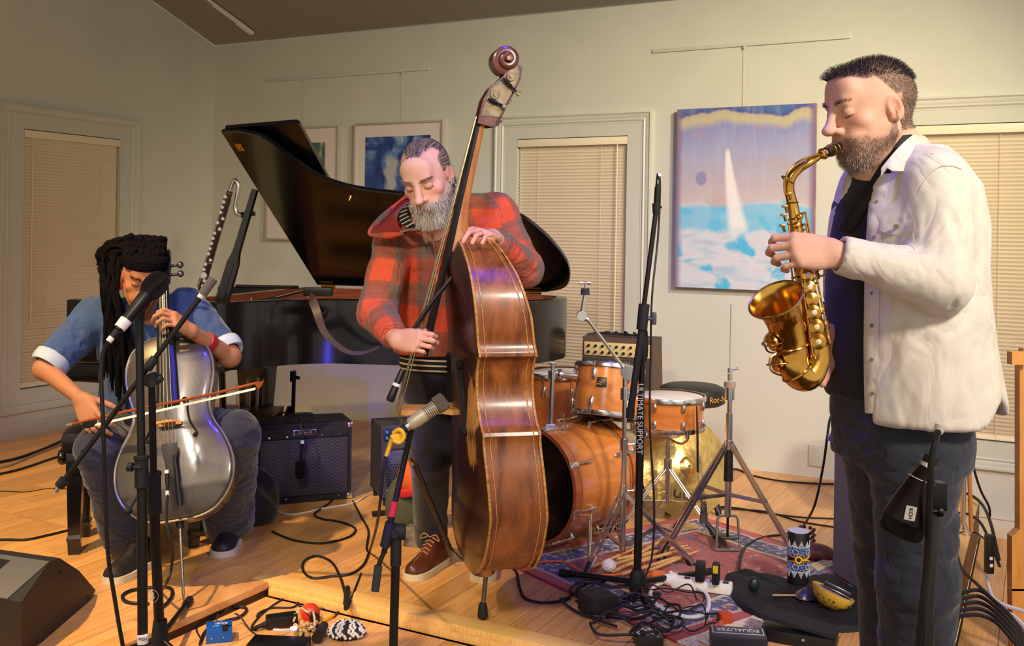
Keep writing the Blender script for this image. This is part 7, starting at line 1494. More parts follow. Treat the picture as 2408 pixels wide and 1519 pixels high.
mb=MB(); mb.cyl(P(1544,490,t0.y-.04),P(1547,440,t0.y-.04),.0125,seg=12); mb.build('mic_body',m_mic,om); mb=MB(); mb.cyl(P(1547,440,t0.y-.04),P(1549,408,t0.y-.04),.0105,.008,12); mb.build('plug',m_rub,om); mb=MB(); mb.cyl(P(1550,408,t0.y-.04),P(1549.5,415,t0.y-.04),.009,seg=10); mb.build('plug_tip',m_tape,om); mb=MB(); mb.cyl(P(1544,502,t0.y-.04),P(1543,478,t0.y-.04),.0155,seg=12); mb.cyl(P(1543,488,t0.y-.04),P(1556,487,t0.y-.04),.005,seg=8); mb.build('mount',m_rub,om)
text('2',.016,basis(P(1547,428,t0.y-.0525),(1,0,0),(0,0,1)),m_tape,om,'label_lettering')
cable('microphone_cable','black cable running down beside the tall boom stand',[P(1550,408,t0.y-.04),P(1552,450,t0.y-.03),P(1547,560,t0.y-.02),P(1533,700,t0.y-.06),P(1530,830,t0.y-.03),P(1528,1000,t0.y-.03),P(1538,1180,t0.y-.03),P(1535,1290,t0.y-.03),P(1520,1350,t0.y-.05),G(1480,1420)+V((0,0,.01))],.0042)
# e) ribbon mic at the lower right, close to the camera
e0=P(2172,1530,1.86); e1=P(2196,1195,1.86); es=thing('microphone_stand','dark grey microphone stand close to the man\'s jeans','microphone stand',V((e0.x,e0.y,ZF)))
gun=mat('stand_grey',(74,74,76),.35,metal=.8); mb=MB(); mb.cyl(V((e0.x-.012,e0.y,ZF+.03)),e0.lerp(e1,.2),.0155,seg=16); mb.build('lower_tube',gun,es); mb=MB(); mb.cyl(e0,e1,.0125,seg=16); mb.build('upper_tube',gun,es)
mb=MB(); mb.lathe([(.14,0),(.14,.014),(.02,.03),(0,.03)],V((e0.x-.012,e0.y,ZF)),(0,0,1),32); mb.build('round_base',m_stand,es)
mb=MB(); mb.box(P(2200,1165,1.85),(.034,.03,.052),b=.005); mb.cyl(P(2172,1200,1.84),P(2212,1203,1.84),.006,seg=8); mb.cyl(P(2205,1203,1.84),P(2214,1203,1.84),.010,seg=10); mb.cyl(P(2196,1195,1.86),P(2197,1178,1.86),.014,seg=12); mb.build('swivel',m_stand,es)
k0,k1=P(2182,1096,1.84),P(2112,1262,1.84); km=thing('ribbon_microphone','large dark brown microphone hanging upside down with a white tag','microphone',k0); d=(k1-k0); x_,y_,dn=frame(d,V((0,-1,0)))
def kr(t,w_,h_): return [k0+d*t+x_*(math.cos(q)*w_)+y_*(math.sin(q)*h_) for q in [2*math.pi*i/22 for i in range(22)]]
mb=MB(); mb.loft([kr(t,w_,h_) for t,w_,h_ in((.0,.014,.014),(.06,.017,.016),(.25,.026,.021),(.5,.035,.025),(.72,.041,.028),(.78,.042,.028))]); mb.build('mic_body',mat('mic_brown',(34,22,18),.35,metal=.5),km,smooth=60)
mb=MB(); mb.loft([kr(t,w_,h_) for t,w_,h_ in((.77,.0415,.0275),(.9,.042,.028),(.97,.037,.025),(1.0,.026,.018))]); mb.build('grille',m_grille,km,smooth=60)
mb=MB(); mb.loft([kr(t,w_,h_) for t,w_,h_ in((.185,.0245,.021),(.19,.026,.0225),(.20,.026,.0225),(.205,.0245,.021))],False); mb.build('body_ring',m_chrome,km)
mb=MB(); mb.cyl(k0-d*.14,k0+d*.02,.0125,.0145,14); mb.build('plug',m_rub,km); mb=MB(); mb.cyl(k0-d*.04,k0+d*.05,.0148,seg=14); mb.build('silver_collar',m_chrome,km)
tc_=k0+d*.60+y_*.0; nrm=V((0,-1,0)); q=P(2141,1207,1.812); M_=basis(q,(.95,0,-.18),(.18,0,.95)); mb=MB(M_); mb.box((0,0,0),(.020,.026,.001)); mb.build('white_tag',m_tape,km)
text('KCH',.0095,M_@Matrix.Translation((0,0,.0012))@Matrix.Rotation(-1.45,4,'Z'),m_black,km,'tag_lettering')
cable('microphone_cable','black cable running from the hanging microphone down its stand',[P(2207,1012,1.83),P(2200,1040,1.80),P(2190,1090,1.79),P(2186,1180,1.80),P(2182,1300,1.815),P(2170,1420,1.82),P(2158,1530,1.83),P(2150,1600,1.83)],.0062)
mb=MB(); mb.cyl(P(2212,1000,1.83),P(2205,1018,1.83),.0095,.0085,10); tag(mb.build('cable_tip',m_tape),'white taped cable end above the hanging microphone','tape')
# ================================================================= AMPLIFIERS
m_tolex=mat('tolex_black',(20,20,22),.6,bump=.5,bscale=500); m_cloth=bpy.data.materials.new('grille_cloth'); m_cloth.use_nodes=True; nt=m_cloth.node_tree; tc=nd(nt,'ShaderNodeTexCoord'); ck_=nd(nt,'ShaderNodeTexChecker',Scale=110.); nt.links.new(tc.outputs['Object'],ck_.inputs[0]); ck_.inputs[1].default_value=rgb((22,23,26)); ck_.inputs[2].default_value=rgb((58,58,62)); nt.links.new(ck_.outputs[0],nt.nodes['Principled BSDF'].inputs['Base Color']); nt.nodes['Principled BSDF'].inputs['Roughness'].default_value=.8
def amp_box(name,lab,A,B,H,dep,z0=0.,cat='amplifier',lean=0.):
    A,B=V((A.x,A.y,0)),V((B.x,B.y,0)); x=(B-A).normalized(); n=V((x.y,-x.x,0)); W=(B-A).length; o=(A+B)/2; root=thing(name,lab,cat,o-n*dep/2+V((0,0,z0)))
    ln=math.tan(lean); f=lambda u,h,w_=0.: A+x*(u*W)+n*w_-n*(h*ln)+V((0,0,z0+h)); return root,f,W,x,n
rt_,f,W,x,n=amp_box('guitar_amplifier','black guitar combo amplifier with handle and grey grille on the floor',G(597,1192),G(826,1173),.41,.25)
H=.41; mb=MB(); mb.box(f(.5,H/2,-.125),(W,.25,H),rot3(x,V((-n.x,-n.y,0))),b=.012); mb.build('cabinet',m_tolex,rt_)
mb=MB(); mb.box(f(.5,.185,.004),(W-.05,.012,.29),rot3(x,-n),b=.002); mb.build('grille_cloth',m_cloth,rt_)
mb=MB(); mb.box(f(.5,.362,.003),(W-.05,.008,.055),rot3(x,-n),b=.002); mb.build('face_strip',m_tolex,rt_)
mb=MB(); mb.box(f(.5,.365,.009),(.115,.004,.026),rot3(x,-n),b=.001); mb.build('name_plate',m_chrome,rt_); mb=MB(); mb.box(f(.5,.365,.0115),(.109,.002,.021),rot3(x,-n)); mb.build('plate_field',m_black,rt_); text('Custom 30',.016,basis(f(.5,.365,.013),x,(0,0,1)),m_chrome,rt_,'lettering')
mb=MB(); mb.tube(spl([f(.36,H,-.125),f(.40,H+.022,-.125),f(.6,H+.022,-.125),f(.64,H,-.125)],6),.009,8); mb.build('carry_handle',m_rub,rt_)
for u in(.02,.98):
    for h in(.02,H-.02):
        mb=MB(); mb.box(f(u,h,-.006),(.03,.024,.03),rot3(x,-n),b=.008); mb.build('corner_cap',m_chrome,rt_)
for u in(.14,.32,.68,.86):
    for h in(.345,.028): mb=MB(); mb.cyl(f(u,h,.006),f(u,h,.011),.005,seg=10); mb.build('screw',m_chrome,rt_)
# microphone hung over the amp front
hm_=thing('hanging_microphone','slim dark microphone dangling by its cable before the amplifier grille','microphone',f(.49,.27,.03)); q0=P(711,1040,5.02); q1=P(707,1085,5.02); q2=P(707,1125,5.02)
mb=MB(); mb.cyl(q0,q1,.008,seg=10); mb.build('handle',m_mic,hm_); mb=MB(); mb.lathe([(.012,0),(.026,.004),(.027,.06),(.022,.085),(0,.088)],q1,(0,0,-1),16); mb.build('grille',m_grille,hm_); mb=MB(); mb.cyl(q0,q0+V((0,0,.05)),.006,seg=8); mb.build('plug',m_rub,hm_); mb=MB(); mb.cyl(q0+V((0,0,-.006)),q0+V((0,0,.010)),.009,seg=10); mb.build('tape_band',m_tape,hm_)
cable('microphone_cable','short black cable draped over the guitar amplifier handle',[q0+V((0,0,.05)),P(708,1000,5.03),P(705,985,5.06),P(690,975,5.15),P(660,970,5.2),P(640,985,5.28)],.004)
# small amp
rt_,f,W,x,n=amp_box('bass_amplifier','small dark amplifier with round grille and control panel beside the plaid-jacketed man',G(898,1192),G(1012,1182),.36,.26,z0=.045,lean=.10); H=.36
mb=MB(); mb.loft([[f(0,0),f(1,0),f(1,0,-.26),f(0,0,-.26)],[f(0,H),f(1,H),f(1,H,-.22),f(0,H,-.22)]]); mb.build('cabinet',mat('amp_grey',(52,52,55),.55,bump=.3,bscale=400),rt_,smooth=0)
mb=MB(); mb.box(f(.5,.15,.006),(W*.86,.01,.20),rot3(x,-n),b=.03); mb.build('grille_plate',mat('grille_steel',(96,96,98),.4,metal=.6),rt_)
mb=MB()
for i in range(15):
    for j in range(13):
        u=.12+.76*(i+.5*(j%2))/15; h=.065+.17*j/12
        if u<.9: mb.cyl(f(u,h,.011),f(u,h,.0125),.0045,seg=6)
o=mb.build('grille_holes',m_black,rt_); o['kind']='stuff'
mb=MB(); mb.box(f(.5,.315,.004),(W*.92,.01,.065),rot3(x,-n),b=.003); mb.build('control_panel',mat('panel_blue',(30,36,92),.35),rt_)
for r_ in range(2):
    for k in range(7):
        mb=MB(); p=f(.1+.125*k,.30+.03*r_,.009); mb.cyl(p,p+n*.012,.008,.0065,10); mb.build('knob',m_black if k else mat('knob_green',(50,150,90),.4),rt_)
mb=MB(); mb.box(f(.16,.045,.008),(.045,.004,.02),rot3(x,-n),b=.001); mb.build('badge',m_chrome,rt_)
for u in(.08,.92):
    for w_ in(-.02,-.23): mb=MB(); q=f(u,0,w_); mb.cyl(q,V((q.x,q.y,0)),.013,.010,8); mb.build('foot',m_rub,rt_)
# brown acoustic amp behind the toms, up on a stand
A=P(1366,900,5.55); B=P(1532,900,5.40); rt_,f,W,x,n=amp_box('acoustic_amplifier','brown and cream acoustic amplifier raised behind the drums','amplifier' and A,B,.44,.28,z0=.395,lean=.12) if False else amp_box('acoustic_amplifier','brown and cream acoustic amplifier raised behind the drums',A,B,.44,.28,z0=.395,lean=.05); H=.44
mb=MB(); mb.loft([[f(0,0),f(1,0),f(1,0,-.28),f(0,0,-.28)],[f(0,H),f(1,H),f(1,H,-.2),f(0,H,-.2)]]); mb.build('cabinet',mat('tolex_brown',(84,62,46),.6,bump=.4,bscale=400),rt_,smooth=0)
mb=MB(); mb.box(f(.5,.375,.004),(W*.94,.01,.075),rot3(x,-n),b=.003); mb.build('cream_panel',mat('cream_panel',(206,182,120),.45),rt_)
mb=MB(); mb.box(f(.5,.17,.004),(W*.94,.01,.31),rot3(x,-n),b=.003); mb.build('grille_cloth',mat('grille_brown',(58,50,44),.85,bump=.4,bscale=500),rt_)
text('FISHMAN',.03,basis(f(.55,.305,.026),x,(0,0,1)),mat('silver_letter',(170,160,146),.4,metal=.5),rt_,'lettering')
for r_ in range(2):
    for k in range(9):
        mb=MB(); p=f(.10+.10*k,.358+.034*r_,.009); mb.cyl(p,p+n*.014,.0085,.007,10); mb.build('knob',m_black,rt_)
mb=MB(); rr=random.Random(8)
for k in range(5): mb.tube(spl([f(.1+.2*k+rr.uniform(-.1,.1),H+.012,-.06+rr.uniform(-.05,.05)),f(.3+.12*k,H+.02+rr.uniform(0,.01),-.1),f(.2+.15*k,H+.014,-.15),f(.5+.08*k,H+.016,-.04),f(.15+.1*k,H+.02,-.02)],6),.005,6)
tag(mb.build('coiled_cable',m_cable),'black cable heaped on top of the brown amplifier','cable')
stx=thing('amplifier_stand','low black stand carrying the brown amplifier','stand',V((f(.5,0,-.14).x,f(.5,0,-.14).y,0)))
for u in(.12,.88):
    for w_ in(-.03,-.25): mb=MB(); q=f(u,0,w_); mb.cyl(V((q.x,q.y,0)),V((q.x,q.y,.375)),.014,seg=10); mb.build('leg',m_stand,stx)
mb=MB(); mb.box(V((f(.5,0,-.14).x,f(.5,0,-.14).y,.384)),(W*.9,.26,.018),rot3(x,-n),b=.004); mb.build('top_frame',m_stand,stx)
# tall cabinet behind the saxophonist
rt_,f,W,x,n=amp_box('speaker_cabinet','tall black speaker cabinet with dark grey grille behind the jeans',G(1958,1352),G(2105,1447),.62,.26,cat='speaker'); H=.62
mb=MB(); mb.box(f(.5,H/2,-.13),(W,.26,H),rot3(x,-n),b=.01); mb.build('cabinet',m_tolex,rt_); mb=MB(); mb.box(f(.5,H/2,.003),(W-.03,.012,H-.035),rot3(x,-n),b=.002); mb.build('grille_cloth',mat('grille_charcoal',(116,116,124),.75,var=.15,scale=60,stretch=(1,1,14),bump=.3,bscale=300),rt_)
# stage wedge at the lower left
wd=thing('stage_monitor','black wedge stage monitor on the floor at the left edge','speaker',V((-1.75,3.5,0)))
WX=-1.56
def wq(px,py): r=ray(px,py); k=WX/r.x; q=P(px,py,k); q.z=max(.0,q.z); return q
sidep=[wq(a,b) for a,b in((50,1492),(100,1519),(212,1428),(225,1388),(186,1342),(140,1312),(115,1322),(50,1415))]
sidep[0].z=.03; sidep[1].z=0; sidep[2].z=0
mb=MB(); R0=sidep; WE=V((-.62,.20,0)); R1=[p+WE for p in R0]; mb.loft([R0,R1],True); mb.build('cabinet',mat('wedge_black',(30,30,32),.5,bump=.3,bscale=500),wd,smooth=0)
a_,b_=R0[7],R0[6]; nn=WE.cross(b_-a_).normalized(); nn=nn if nn.z>0 else -nn; ux=(b_-a_).normalized()
mb=MB(); mb.box((a_+b_)/2+WE*.5+nn*.002,(.60,(b_-a_).length*.96,.006),rot3(WE,ux),b=.002); mb.build('top_panel',mat('wedge_panel',(86,86,88),.5,bump=.2,bscale=500),wd)
for k,h in((.72,.30),(.25,.14)):
    mb=MB(); mb.box(a_.lerp(b_,k)+WE*.55+nn*.005,(.40,(b_-a_).length*h,.004),rot3(WE,ux)); mb.build('recess',m_black,wd)
for p in(R0[3],R0[5]):
    q=p.lerp((R0[0]+R0[3])/2,.25); mb=MB(); mb.cyl(q,q+V((.002,0,0)),.006,seg=10); mb.build('screw',m_rub,wd)
# ================================================================= RUG
def rug_mat():
    m=bpy.data.materials.new('persian_rug'); m.use_nodes=True; nt=m.node_tree; b=nt.nodes['Principled BSDF']; tc=nd(nt,'ShaderNodeTexCoord'); uv=tc.outputs['UV']; sp=nd(nt,'ShaderNodeSeparateXYZ'); nt.links.new(uv,sp.inputs[0]); x,y=sp.outputs[0],sp.outputs[1]
    def edge(v,L): return mth(nt,'MINIMUM',v,mth(nt,'SUBTRACT',L,v))
    e=mth(nt,'MINIMUM',edge(x,RUG_W),edge(y,RUG_L))
    def flowers(scale,r0,r1):
        vo=nd(nt,'ShaderNodeTexVoronoi',Scale=scale,Randomness=.55); nt.links.new(uv,vo.inputs['Vector']); n=noi(nt,uv,scale*5,2); return mth(nt,'SUBTRACT',1.,sst(nt,mth(nt,'ADD',vo.outputs['Distance'],mth(nt,'MULTIPLY',mth(nt,'SUBTRACT',n,.5),.35)),r0,r1)),vo
    f1,v1=flowers(9,.20,.26); f2,v2=flowers(9,.08,.13); f3,_=flowers(22,.2,.28)
    field_=mix(nt,f3,(150,44,36),(58,46,84)); field_=mix(nt,f1,field_,(52,50,104)); field_=mix(nt,f2,field_,(206,186,166)); n=noi(nt,uv,26,4); field_=mix(nt,mth(nt,'MULTIPLY',sst(nt,n,.6,.68),.7),field_,(196,150,120))
    bor=mix(nt,f3,(44,42,92),(176,168,176)); bor=mix(nt,f1,bor,(150,52,46)); bor=mix(nt,mth(nt,'MULTIPLY',sst(nt,noi(nt,uv,34,3),.52,.6),.7),bor,(190,182,190))
    c=mix(nt,sst(nt,e,.195,.2),bor,field_)
    for a,w_,cc in((.195,.010,(196,170,140)),(.06,.010,(196,160,130)),(.025,.03,(168,46,52))):
        l=mth(nt,'LESS_THAN',mth(nt,'ABSOLUTE',mth(nt,'SUBTRACT',e,a)),w_); c=mix(nt,l,c,cc)
    nt.links.new(c,b.inputs['Base Color']); b.inputs['Roughness'].default_value=.95; b.inputs['Sheen Weight'].default_value=.3
    bp=nd(nt,'ShaderNodeBump',Strength=.3,Distance=.004); nt.links.new(noi(nt,uv,260,2),bp.inputs['Height']); nt.links.new(bp.outputs[0],b.inputs['Normal']); return m
rA,rB_,rC=G(1172,1318),G(1590,1512),G(1975,1322); RUG_W=(rB_-rA).length; ru=(rB_-rA).normalized(); rv=V((-ru.y,ru.x,0)); RUG_L=(rC-rB_).dot(rv)
rug=thing('persian_rug','red and blue patterned rug with a pale fringe under the drums','rug',rA)
nx_,ny_=24,20; g=[[rA+ru*(RUG_W*i/nx_)+rv*(RUG_L*j/ny_)+V((0,0,.008+.0025*math.sin(i*1.1+j*.6)*(0 if i in(0,nx_) else 1))) for j in range(ny_+1)] for i in range(nx_+1)]
mb=MB(); mb.sheet(g); rp=mb.build('pile',rug_mat(),rug,smooth=60); uvl=rp.data.uv_layers.new(name='UV')
for lp in rp.data.loops: k=lp.vertex_index; uvl.data[lp.index].uv=(RUG_W*(k//(ny_+1))/nx_,RUG_L*(k%(ny_+1))/ny_)
mb=MB(); edge_=[rA,rA+ru*RUG_W,rA+ru*RUG_W+rv*RUG_L,rA+rv*RUG_L]; mb.tube([p+V((0,0,.005)) for p in edge_],.005,6,closed=True); mb.build('bound_edge',mat('rug_edge',(160,44,50),.9),rug)
mb=MB(); rr=random.Random(6)
for k in range(420):
    p=rA+ru*RUG_W+rv*(RUG_L*k/420)+V((0,0,.007)); e=p+ru*rr.uniform(.05,.085)+rv*rr.uniform(-.02,.02); e.z=.002; mb.tube([p,p.lerp(e,.5)+rv*rr.uniform(-.008,.008),e],[.0025,.0022,.001],4)
mb.build('fringe',mat('rug_fringe',(206,188,164),.95),rug)['kind']='stuff'
RZ=.011
# ================================================================= STICKS ON THE RUG
m_stick=mat('hickory',(200,150,92),.5,var=.15,scale=30)
stick=[((1396,1332),(1465,1302)),((1440,1345),(1612,1272)),((1455,1337),(1560,1290)),((1450,1322),(1640,1285)),((1462,1358),(1590,1318)),((1518,1352),(1628,1308)),((1470,1345),(1655,1292)),((1500,1318),(1560,1282))]
def stick_at(a,b,k):
    p,q=G(*a,RZ+.008),G(*b,RZ+.008); d=(q-p); L=.40; q=p+d.normalized()*L
    dz=V((0,0,.013*(k//3)))
    p=p+dz; q=q+dz
    pos=['lying nearest the hi-hat','with its tip by the boom stand','in the middle of the pile','lying lengthwise across the pile','half under the others','closest to the front','crossing the top of the pile','at the back of the pile'][k]
    r=thing('drumstick','pale hickory drumstick on the rug, '+pos,'drumstick',p,group='drumsticks on the rug')
    mb=MB(); u=(q-p); mb.lathe([(0,0),(.0065,.002),(.0072,.01),(.0072,L*.72),(.0052,L*.9),(.003,L*.965)],p,u,10); mb.build('shaft',m_stick,r); mb=MB(); mb.sph(p+u.normalized()*(L*.975),(.0045,.0045,.0045),8,6); mb.build('tip',m_stick,r)
for k,(a,b) in enumerate(stick): stick_at(a,b,k)
ml=thing('soft_mallet','white fluffy mallet resting on the rug beside the drumsticks','mallet',G(1432,1340,RZ)); q=G(1432,1346,RZ)+V((0,0,.028))
mb=MB(); mb.sph(q,(.030,.030,.027),16,11); mb.build('fleece_head',mat('white_fleece',(232,222,212),.95,bump=1.,bscale=120,sheen=.5),ml); mb=MB(); mb.cyl(q,G(1570,1300,RZ)+V((0,0,.02)),.006,seg=8); mb.build('shaft',m_stick,ml)
mb=MB(); mb.box(G(1600,1240,RZ)+V((0,0,.003)),(.16,.11,.004),Matrix.Rotation(.5,3,'Z')); tag(mb.build('cardboard_scrap',mat('cardboard',(196,160,108),.85)),'flat piece of tan cardboard under the snare stand','cardboard')
# ================================================================= CABLES ON THE FLOOR
def fc_(lab,pts,r=.004,m=None,z=0.,group='cables lying on the stage floor',name='floor_cable'):
    P_=[G(a,b,z)+V((0,0,r+(h if h else 0))) for a,b,h in [(p+(0,))[:3] for p in pts]]; return cable(name,lab,P_,r,m,8,group)
fc_('black cable looping over itself in front of the bassist\'s shoes',[(868,1300),(855,1330),(825,1352),(780,1358),(735,1362),(713,1345),(716,1322),(745,1310),(780,1325),(800,1360),(810,1395),(814,1420)],.0052)
fc_('thin black cable between the guitar amplifier and the wooden step',[(640,1252),(660,1262),(700,1275),(760,1280),(820,1265),(835,1245),(800,1230),(755,1222),(740,1210),(775,1185),(790,1165)],.0052)
fc_('white cable lying in front of the guitar amplifier',[(640,1160,.05),(640,1185),(655,1205),(690,1212),(760,1198),(830,1185),(860,1168)],.005,m_white)
fc_('black cable from the amplifier corner toward the bassist',[(830,1180),(848,1215),(866,1250),(862,1290),(868,1302)],.005)
fc_('black cable snaking from the double bass to the rug corner',[(1180,1325),(1212,1345),(1222,1385),(1235,1410),(1270,1420),(1310,1418),(1340,1410)],.0055)
fc_('orange cord crossing the blue border of the rug',[(1215,1318,.012),(1255,1330,.012),(1320,1330,.012),(1360,1350,.012),(1400,1362,.012),(1470,1360,.012),(1530,1362,.012)],.0045,m_orange)
fc_('black cable running along the back wall by the cymbal',[(1570,1118),(1620,1128),(1690,1130),(1725,1105),(1770,1120),(1830,1132),(1900,1138),(1960,1140)],.005)
fc_('black cable on the bare floor behind the hi-hat stand',[(1560,1185),(1640,1192),(1720,1195),(1800,1208),(1880,1218),(1965,1222)],.0045)
fc_('black cable slanting to the speaker cabinet',[(1620,1195),(1700,1198),(1800,1205),(1880,1228),(1965,1242)],.0045)
fc_('black cable crossing the boards beside the piano bench',[(-160,1276),(0,1272),(60,1272),(110,1262),(160,1250),(190,1243),(215,1238)],.006)
fc_('thin dark wire on the boards left of the piano bench',[(-160,1160),(0,1156),(60,1158),(110,1150),(150,1150),(185,1158)],.0025)
fc_('thick black cable along the left wall skirting',[(-160,1120),(0,1090),(50,1078),(100,1060),(140,1042),(160,1030)],.009)
fc_('grey cable along the left wall beneath the black ones',[(-160,1132),(0,1102),(40,1090),(90,1068),(150,1045)],.006,mat('cable_grey',(140,124,108),.6))
fc_('black cable below the others near the left wall',[(-160,1147),(0,1117),(60,1102),(110,1085),(150,1072)],.007)
fc_('black cable coiled on the floor under the cello spike',[(372,1438),(395,1420),(405,1400),(398,1386),(360,1385),(310,1392),(288,1405),(300,1420),(350,1424)],.0065,z=0.)
cable('cello_cable','black cable dropping from the cello microphone to the floor',[CM@V((-.016,-.12,.385)),P(392,1230,3.62),P(405,1290,3.6),P(402,1340,3.6),P(392,1370,3.6),G(378,1396)+V((0,0,.006))],.0055)
fc_('black cable curving behind the blue pedal',[(470,1462),(505,1450),(540,1432),(575,1432),(578,1442),(560,1456),(535,1462),(500,1475),(480,1492),(470,1519)],.0055,z=ZF)
fc_('thin black lead plugged into the blue pedal',[(470,1500),(462,1480),(478,1462),(498,1455),(508,1458),(512,1466,.03)],.003,z=ZF)
fc_('thin black lead between the blue pedal and the board',[(552,1470,.04),(565,1472,.03),(590,1485),(615,1503)],.003,z=ZF)
fc_('black adapter lead looped beside the power brick',[(622,1478,.02),(600,1484),(592,1476),(612,1450),(650,1420),(685,1404),(700,1412),(690,1430),(640,1432),(608,1445),(606,1458)],.004,z=ZF)
fc_('black lead wound between the power brick and the red rattle',[(814,1422),(790,1432),(745,1434),(705,1428),(700,1395),(702,1388),(740,1398),(790,1402),(812,1412)],.0042,z=ZF)
fc_('yellow-tipped black cable lying past the red rattle',[(812,1428),(798,1440),(785,1452)],.0055,z=ZF); fc_('yellow cable boot on the floor beside the bead rattle',[(785,1452,.004),(768,1462,.004),(750,1475,.004)],.0065,m_yel,z=ZF); fc_('black cable ending at the pedal board front edge',[(750,1475),(725,1488),(700,1503)],.0055,z=ZF)
mb=MB(); a,b=G(817,1395)+V((0,0,.02)),G(814,1432)+V((0,0,.02)); mb.cyl(a,b,.011,.012,10); mb.cyl(b,b+(b-a)*.3,.0085,seg=8); tag(mb.build('cable_connector',m_rub),'black cable joint with plugs on the wooden step','connector')
# tangle around the tall stand
rr=random.Random(12)
tang=[('large black cable ring around the tall stand foot',(1445,1425),(130,42),.0055),('smaller black cable coil left of the power strip',(1430,1405),(95,30),.005),('black cable coil overlapping the rug edge',(1500,1455),(110,36),.0048),('thin black lead coiled near the white cord',(1560,1430),(105,30),.003),('thin black lead coiled by the small pedal',(1610,1480),(85,26),.003),('black cable coil nearest the front of the stage',(1490,1495),(120,30),.005)]
for i,(lab,(cx_,cy_2),(rx_,ry_),r_) in enumerate(tang):
    pts=[]
    for k in range(17): a=2*math.pi*k/11+rr.random()*.3+i; s_=1-.018*k; pts.append((cx_+rx_*s_*math.cos(a)+rr.uniform(-9,9),cy_2+ry_*s_*math.sin(a)+rr.uniform(-4,4),.010+.0025*k*(k%2)+.004*i))
    fc_(lab,pts,r_)
fc_('white cord looped over the rug fringe',[(1576,1368,.03),(1620,1388,.02),(1660,1410,.014),(1666,1440,.012),(1650,1460,.012),(1610,1463,.012),(1560,1445,.012),(1535,1425,.012),(1530,1405,.012),(1545,1388,.014),(1580,1378,.02)],.008,m_white)
fc_('orange cord rising behind the tall stand',[(1500,1360,.012),(1488,1335,.012),(1487,1310,.012),(1498,1300,.012),(1513,1312,.012),(1516,1340,.012),(1528,1358,.016)],.0048,m_orange)
fc_('black cable arching from the black cloth up to the man',[(1738,1352,.02),(1745,1310,.012),(1760,1285,.004),(1800,1265),(1850,1258),(1890,1238)],.0055)
cable('hanging_cable','black cable hanging behind the standing man to the floor',[G(1890,1238)+V((0,0,.006)),P(1915,1190,4.3),P(1935,1100,4.25),P(1945,1030,4.2),P(1952,985,4.2),P(1965,968,4.2)],.0055)
mb=MB(); mb.box(P(1953,1028,4.19),(.028,.02,.03),b=.005); tag(mb.build('cable_tie',mat('tie_blue',(96,96,140),.6)),'small lilac cable tie on the cable behind the man','cable tie')
# ================================================================= POWER AND PEDALS
m_pw=mat('power_white',(226,220,206),.5); PS0,PS1=G(1580,1378,RZ),G(1722,1396,RZ); ps=thing('power_strip','white power strip lying on the rug edge','power strip',PS0); d=(PS1-PS0).normalized(); nrm_=V((d.y,-d.x,0))
mb=MB(); mb.box((PS0+PS1)/2+V((0,0,.02)),((PS1-PS0).length,.055,.04),rot3(d,-nrm_),b=.008); mb.build('housing',m_pw,ps); mb=MB(); mb.lathe([(.02,-.03),(.028,0),(.028,.02)],PS0+V((0,0,.024)),d,12); mb.build('cord_end',m_pw,ps)
for k in range(4): mb=MB(); q=PS0+d*(.06+.05*k)+V((0,0,.0405)); mb.box(q,(.022,.026,.002),rot3(d,-nrm_)); mb.build('socket',m_black,ps)
mb=MB(); q=G(1548,1366,RZ)+V((0,0,.02)); mb.box(q,(.05,.045,.036),rot3(d,-nrm_),b=.008); mb.cyl(q-d*.02,q-d*.06+V((0,0,-.004)),.012,.007,10); tag(mb.build('orange_plug',mat('plug_orange',(226,112,40),.5)),'orange extension plug joined to the white power strip','plug')
for lab,px,py,sz in(('square black power adapter plugged upright in the white strip',1646,1376,(.036,.045,.075)),('narrow black power adapter with yellow print on the strip',1683,1384,(.028,.04,.082))):
    r=thing('power_adapter',lab,'power adapter',G(px,py+14,RZ)+V((0,0,.042)),group='power adapters'); mb=MB(); q=G(px,py+14,RZ)+V((0,0,.042+sz[2]/2)); mb.box(q,sz,rot3(d,-nrm_),b=.005); mb.build('housing',m_black,r)
    if px>1670: mb=MB(); mb.box(q+nrm_*(sz[1]/2+.0005)+V((0,0,.02)),(.02,.0008,.03),rot3(d,-nrm_)); mb.build('yellow_print',mat('print_yellow',(200,170,30),.6),r)
bxp=thing('direct_box','small black metal box among the coiled cables','electronics box',G(1405,1438,RZ)); mb=MB(); mb.box(G(1405,1438,RZ)+V((0,.0,.035)),(.105,.11,.07),Matrix.Rotation(.5,3,'Z'),b=.004); mb.build('housing',m_tolex,bxp)
for k in range(3): mb=MB(); q=G(1392+14*k,1425,RZ)+V((0,-.05,.045)); mb.cyl(q,q+V((.004,-.014,0)),.009,seg=12); mb.build('jack',m_chrome,bxp)
# small circuit-print pedal at the bottom edge
pd=thing('effects_pedal','small black pedal with white circuit print at the bottom edge','pedal',G(1523,1519)); mb=MB(); mb.box(G(1523,1519)+V((0,0,.025)),(.085,.11,.05),Matrix.Rotation(.08,3,'Z'),b=.004); mb.build('housing',mat('pedal_black',(24,24,28),.4),pd)
mb=MB(); o=G(1523,1519)+V((0,0,.0506)); Rz=Matrix.Rotation(.08,3,'Z'); rr=random.Random(5)
for k in range(26): mb.box(o+Rz@V((rr.uniform(-.036,.036),rr.uniform(-.048,.048),0)),(rr.choice([.014,.003]),rr.choice([.003,.012]),.0006),Rz)
q_=mb.build('circuit_print',m_tape,pd); q_['kind']='stuff'
for a in(-.024,.024):
    for b in(-.02,.028): mb=MB(); p=o+Rz@V((a,b,0)); mb.cyl(p,p+V((0,0,.012)),.009,.0075,12); mb.build('knob',m_black,pd)
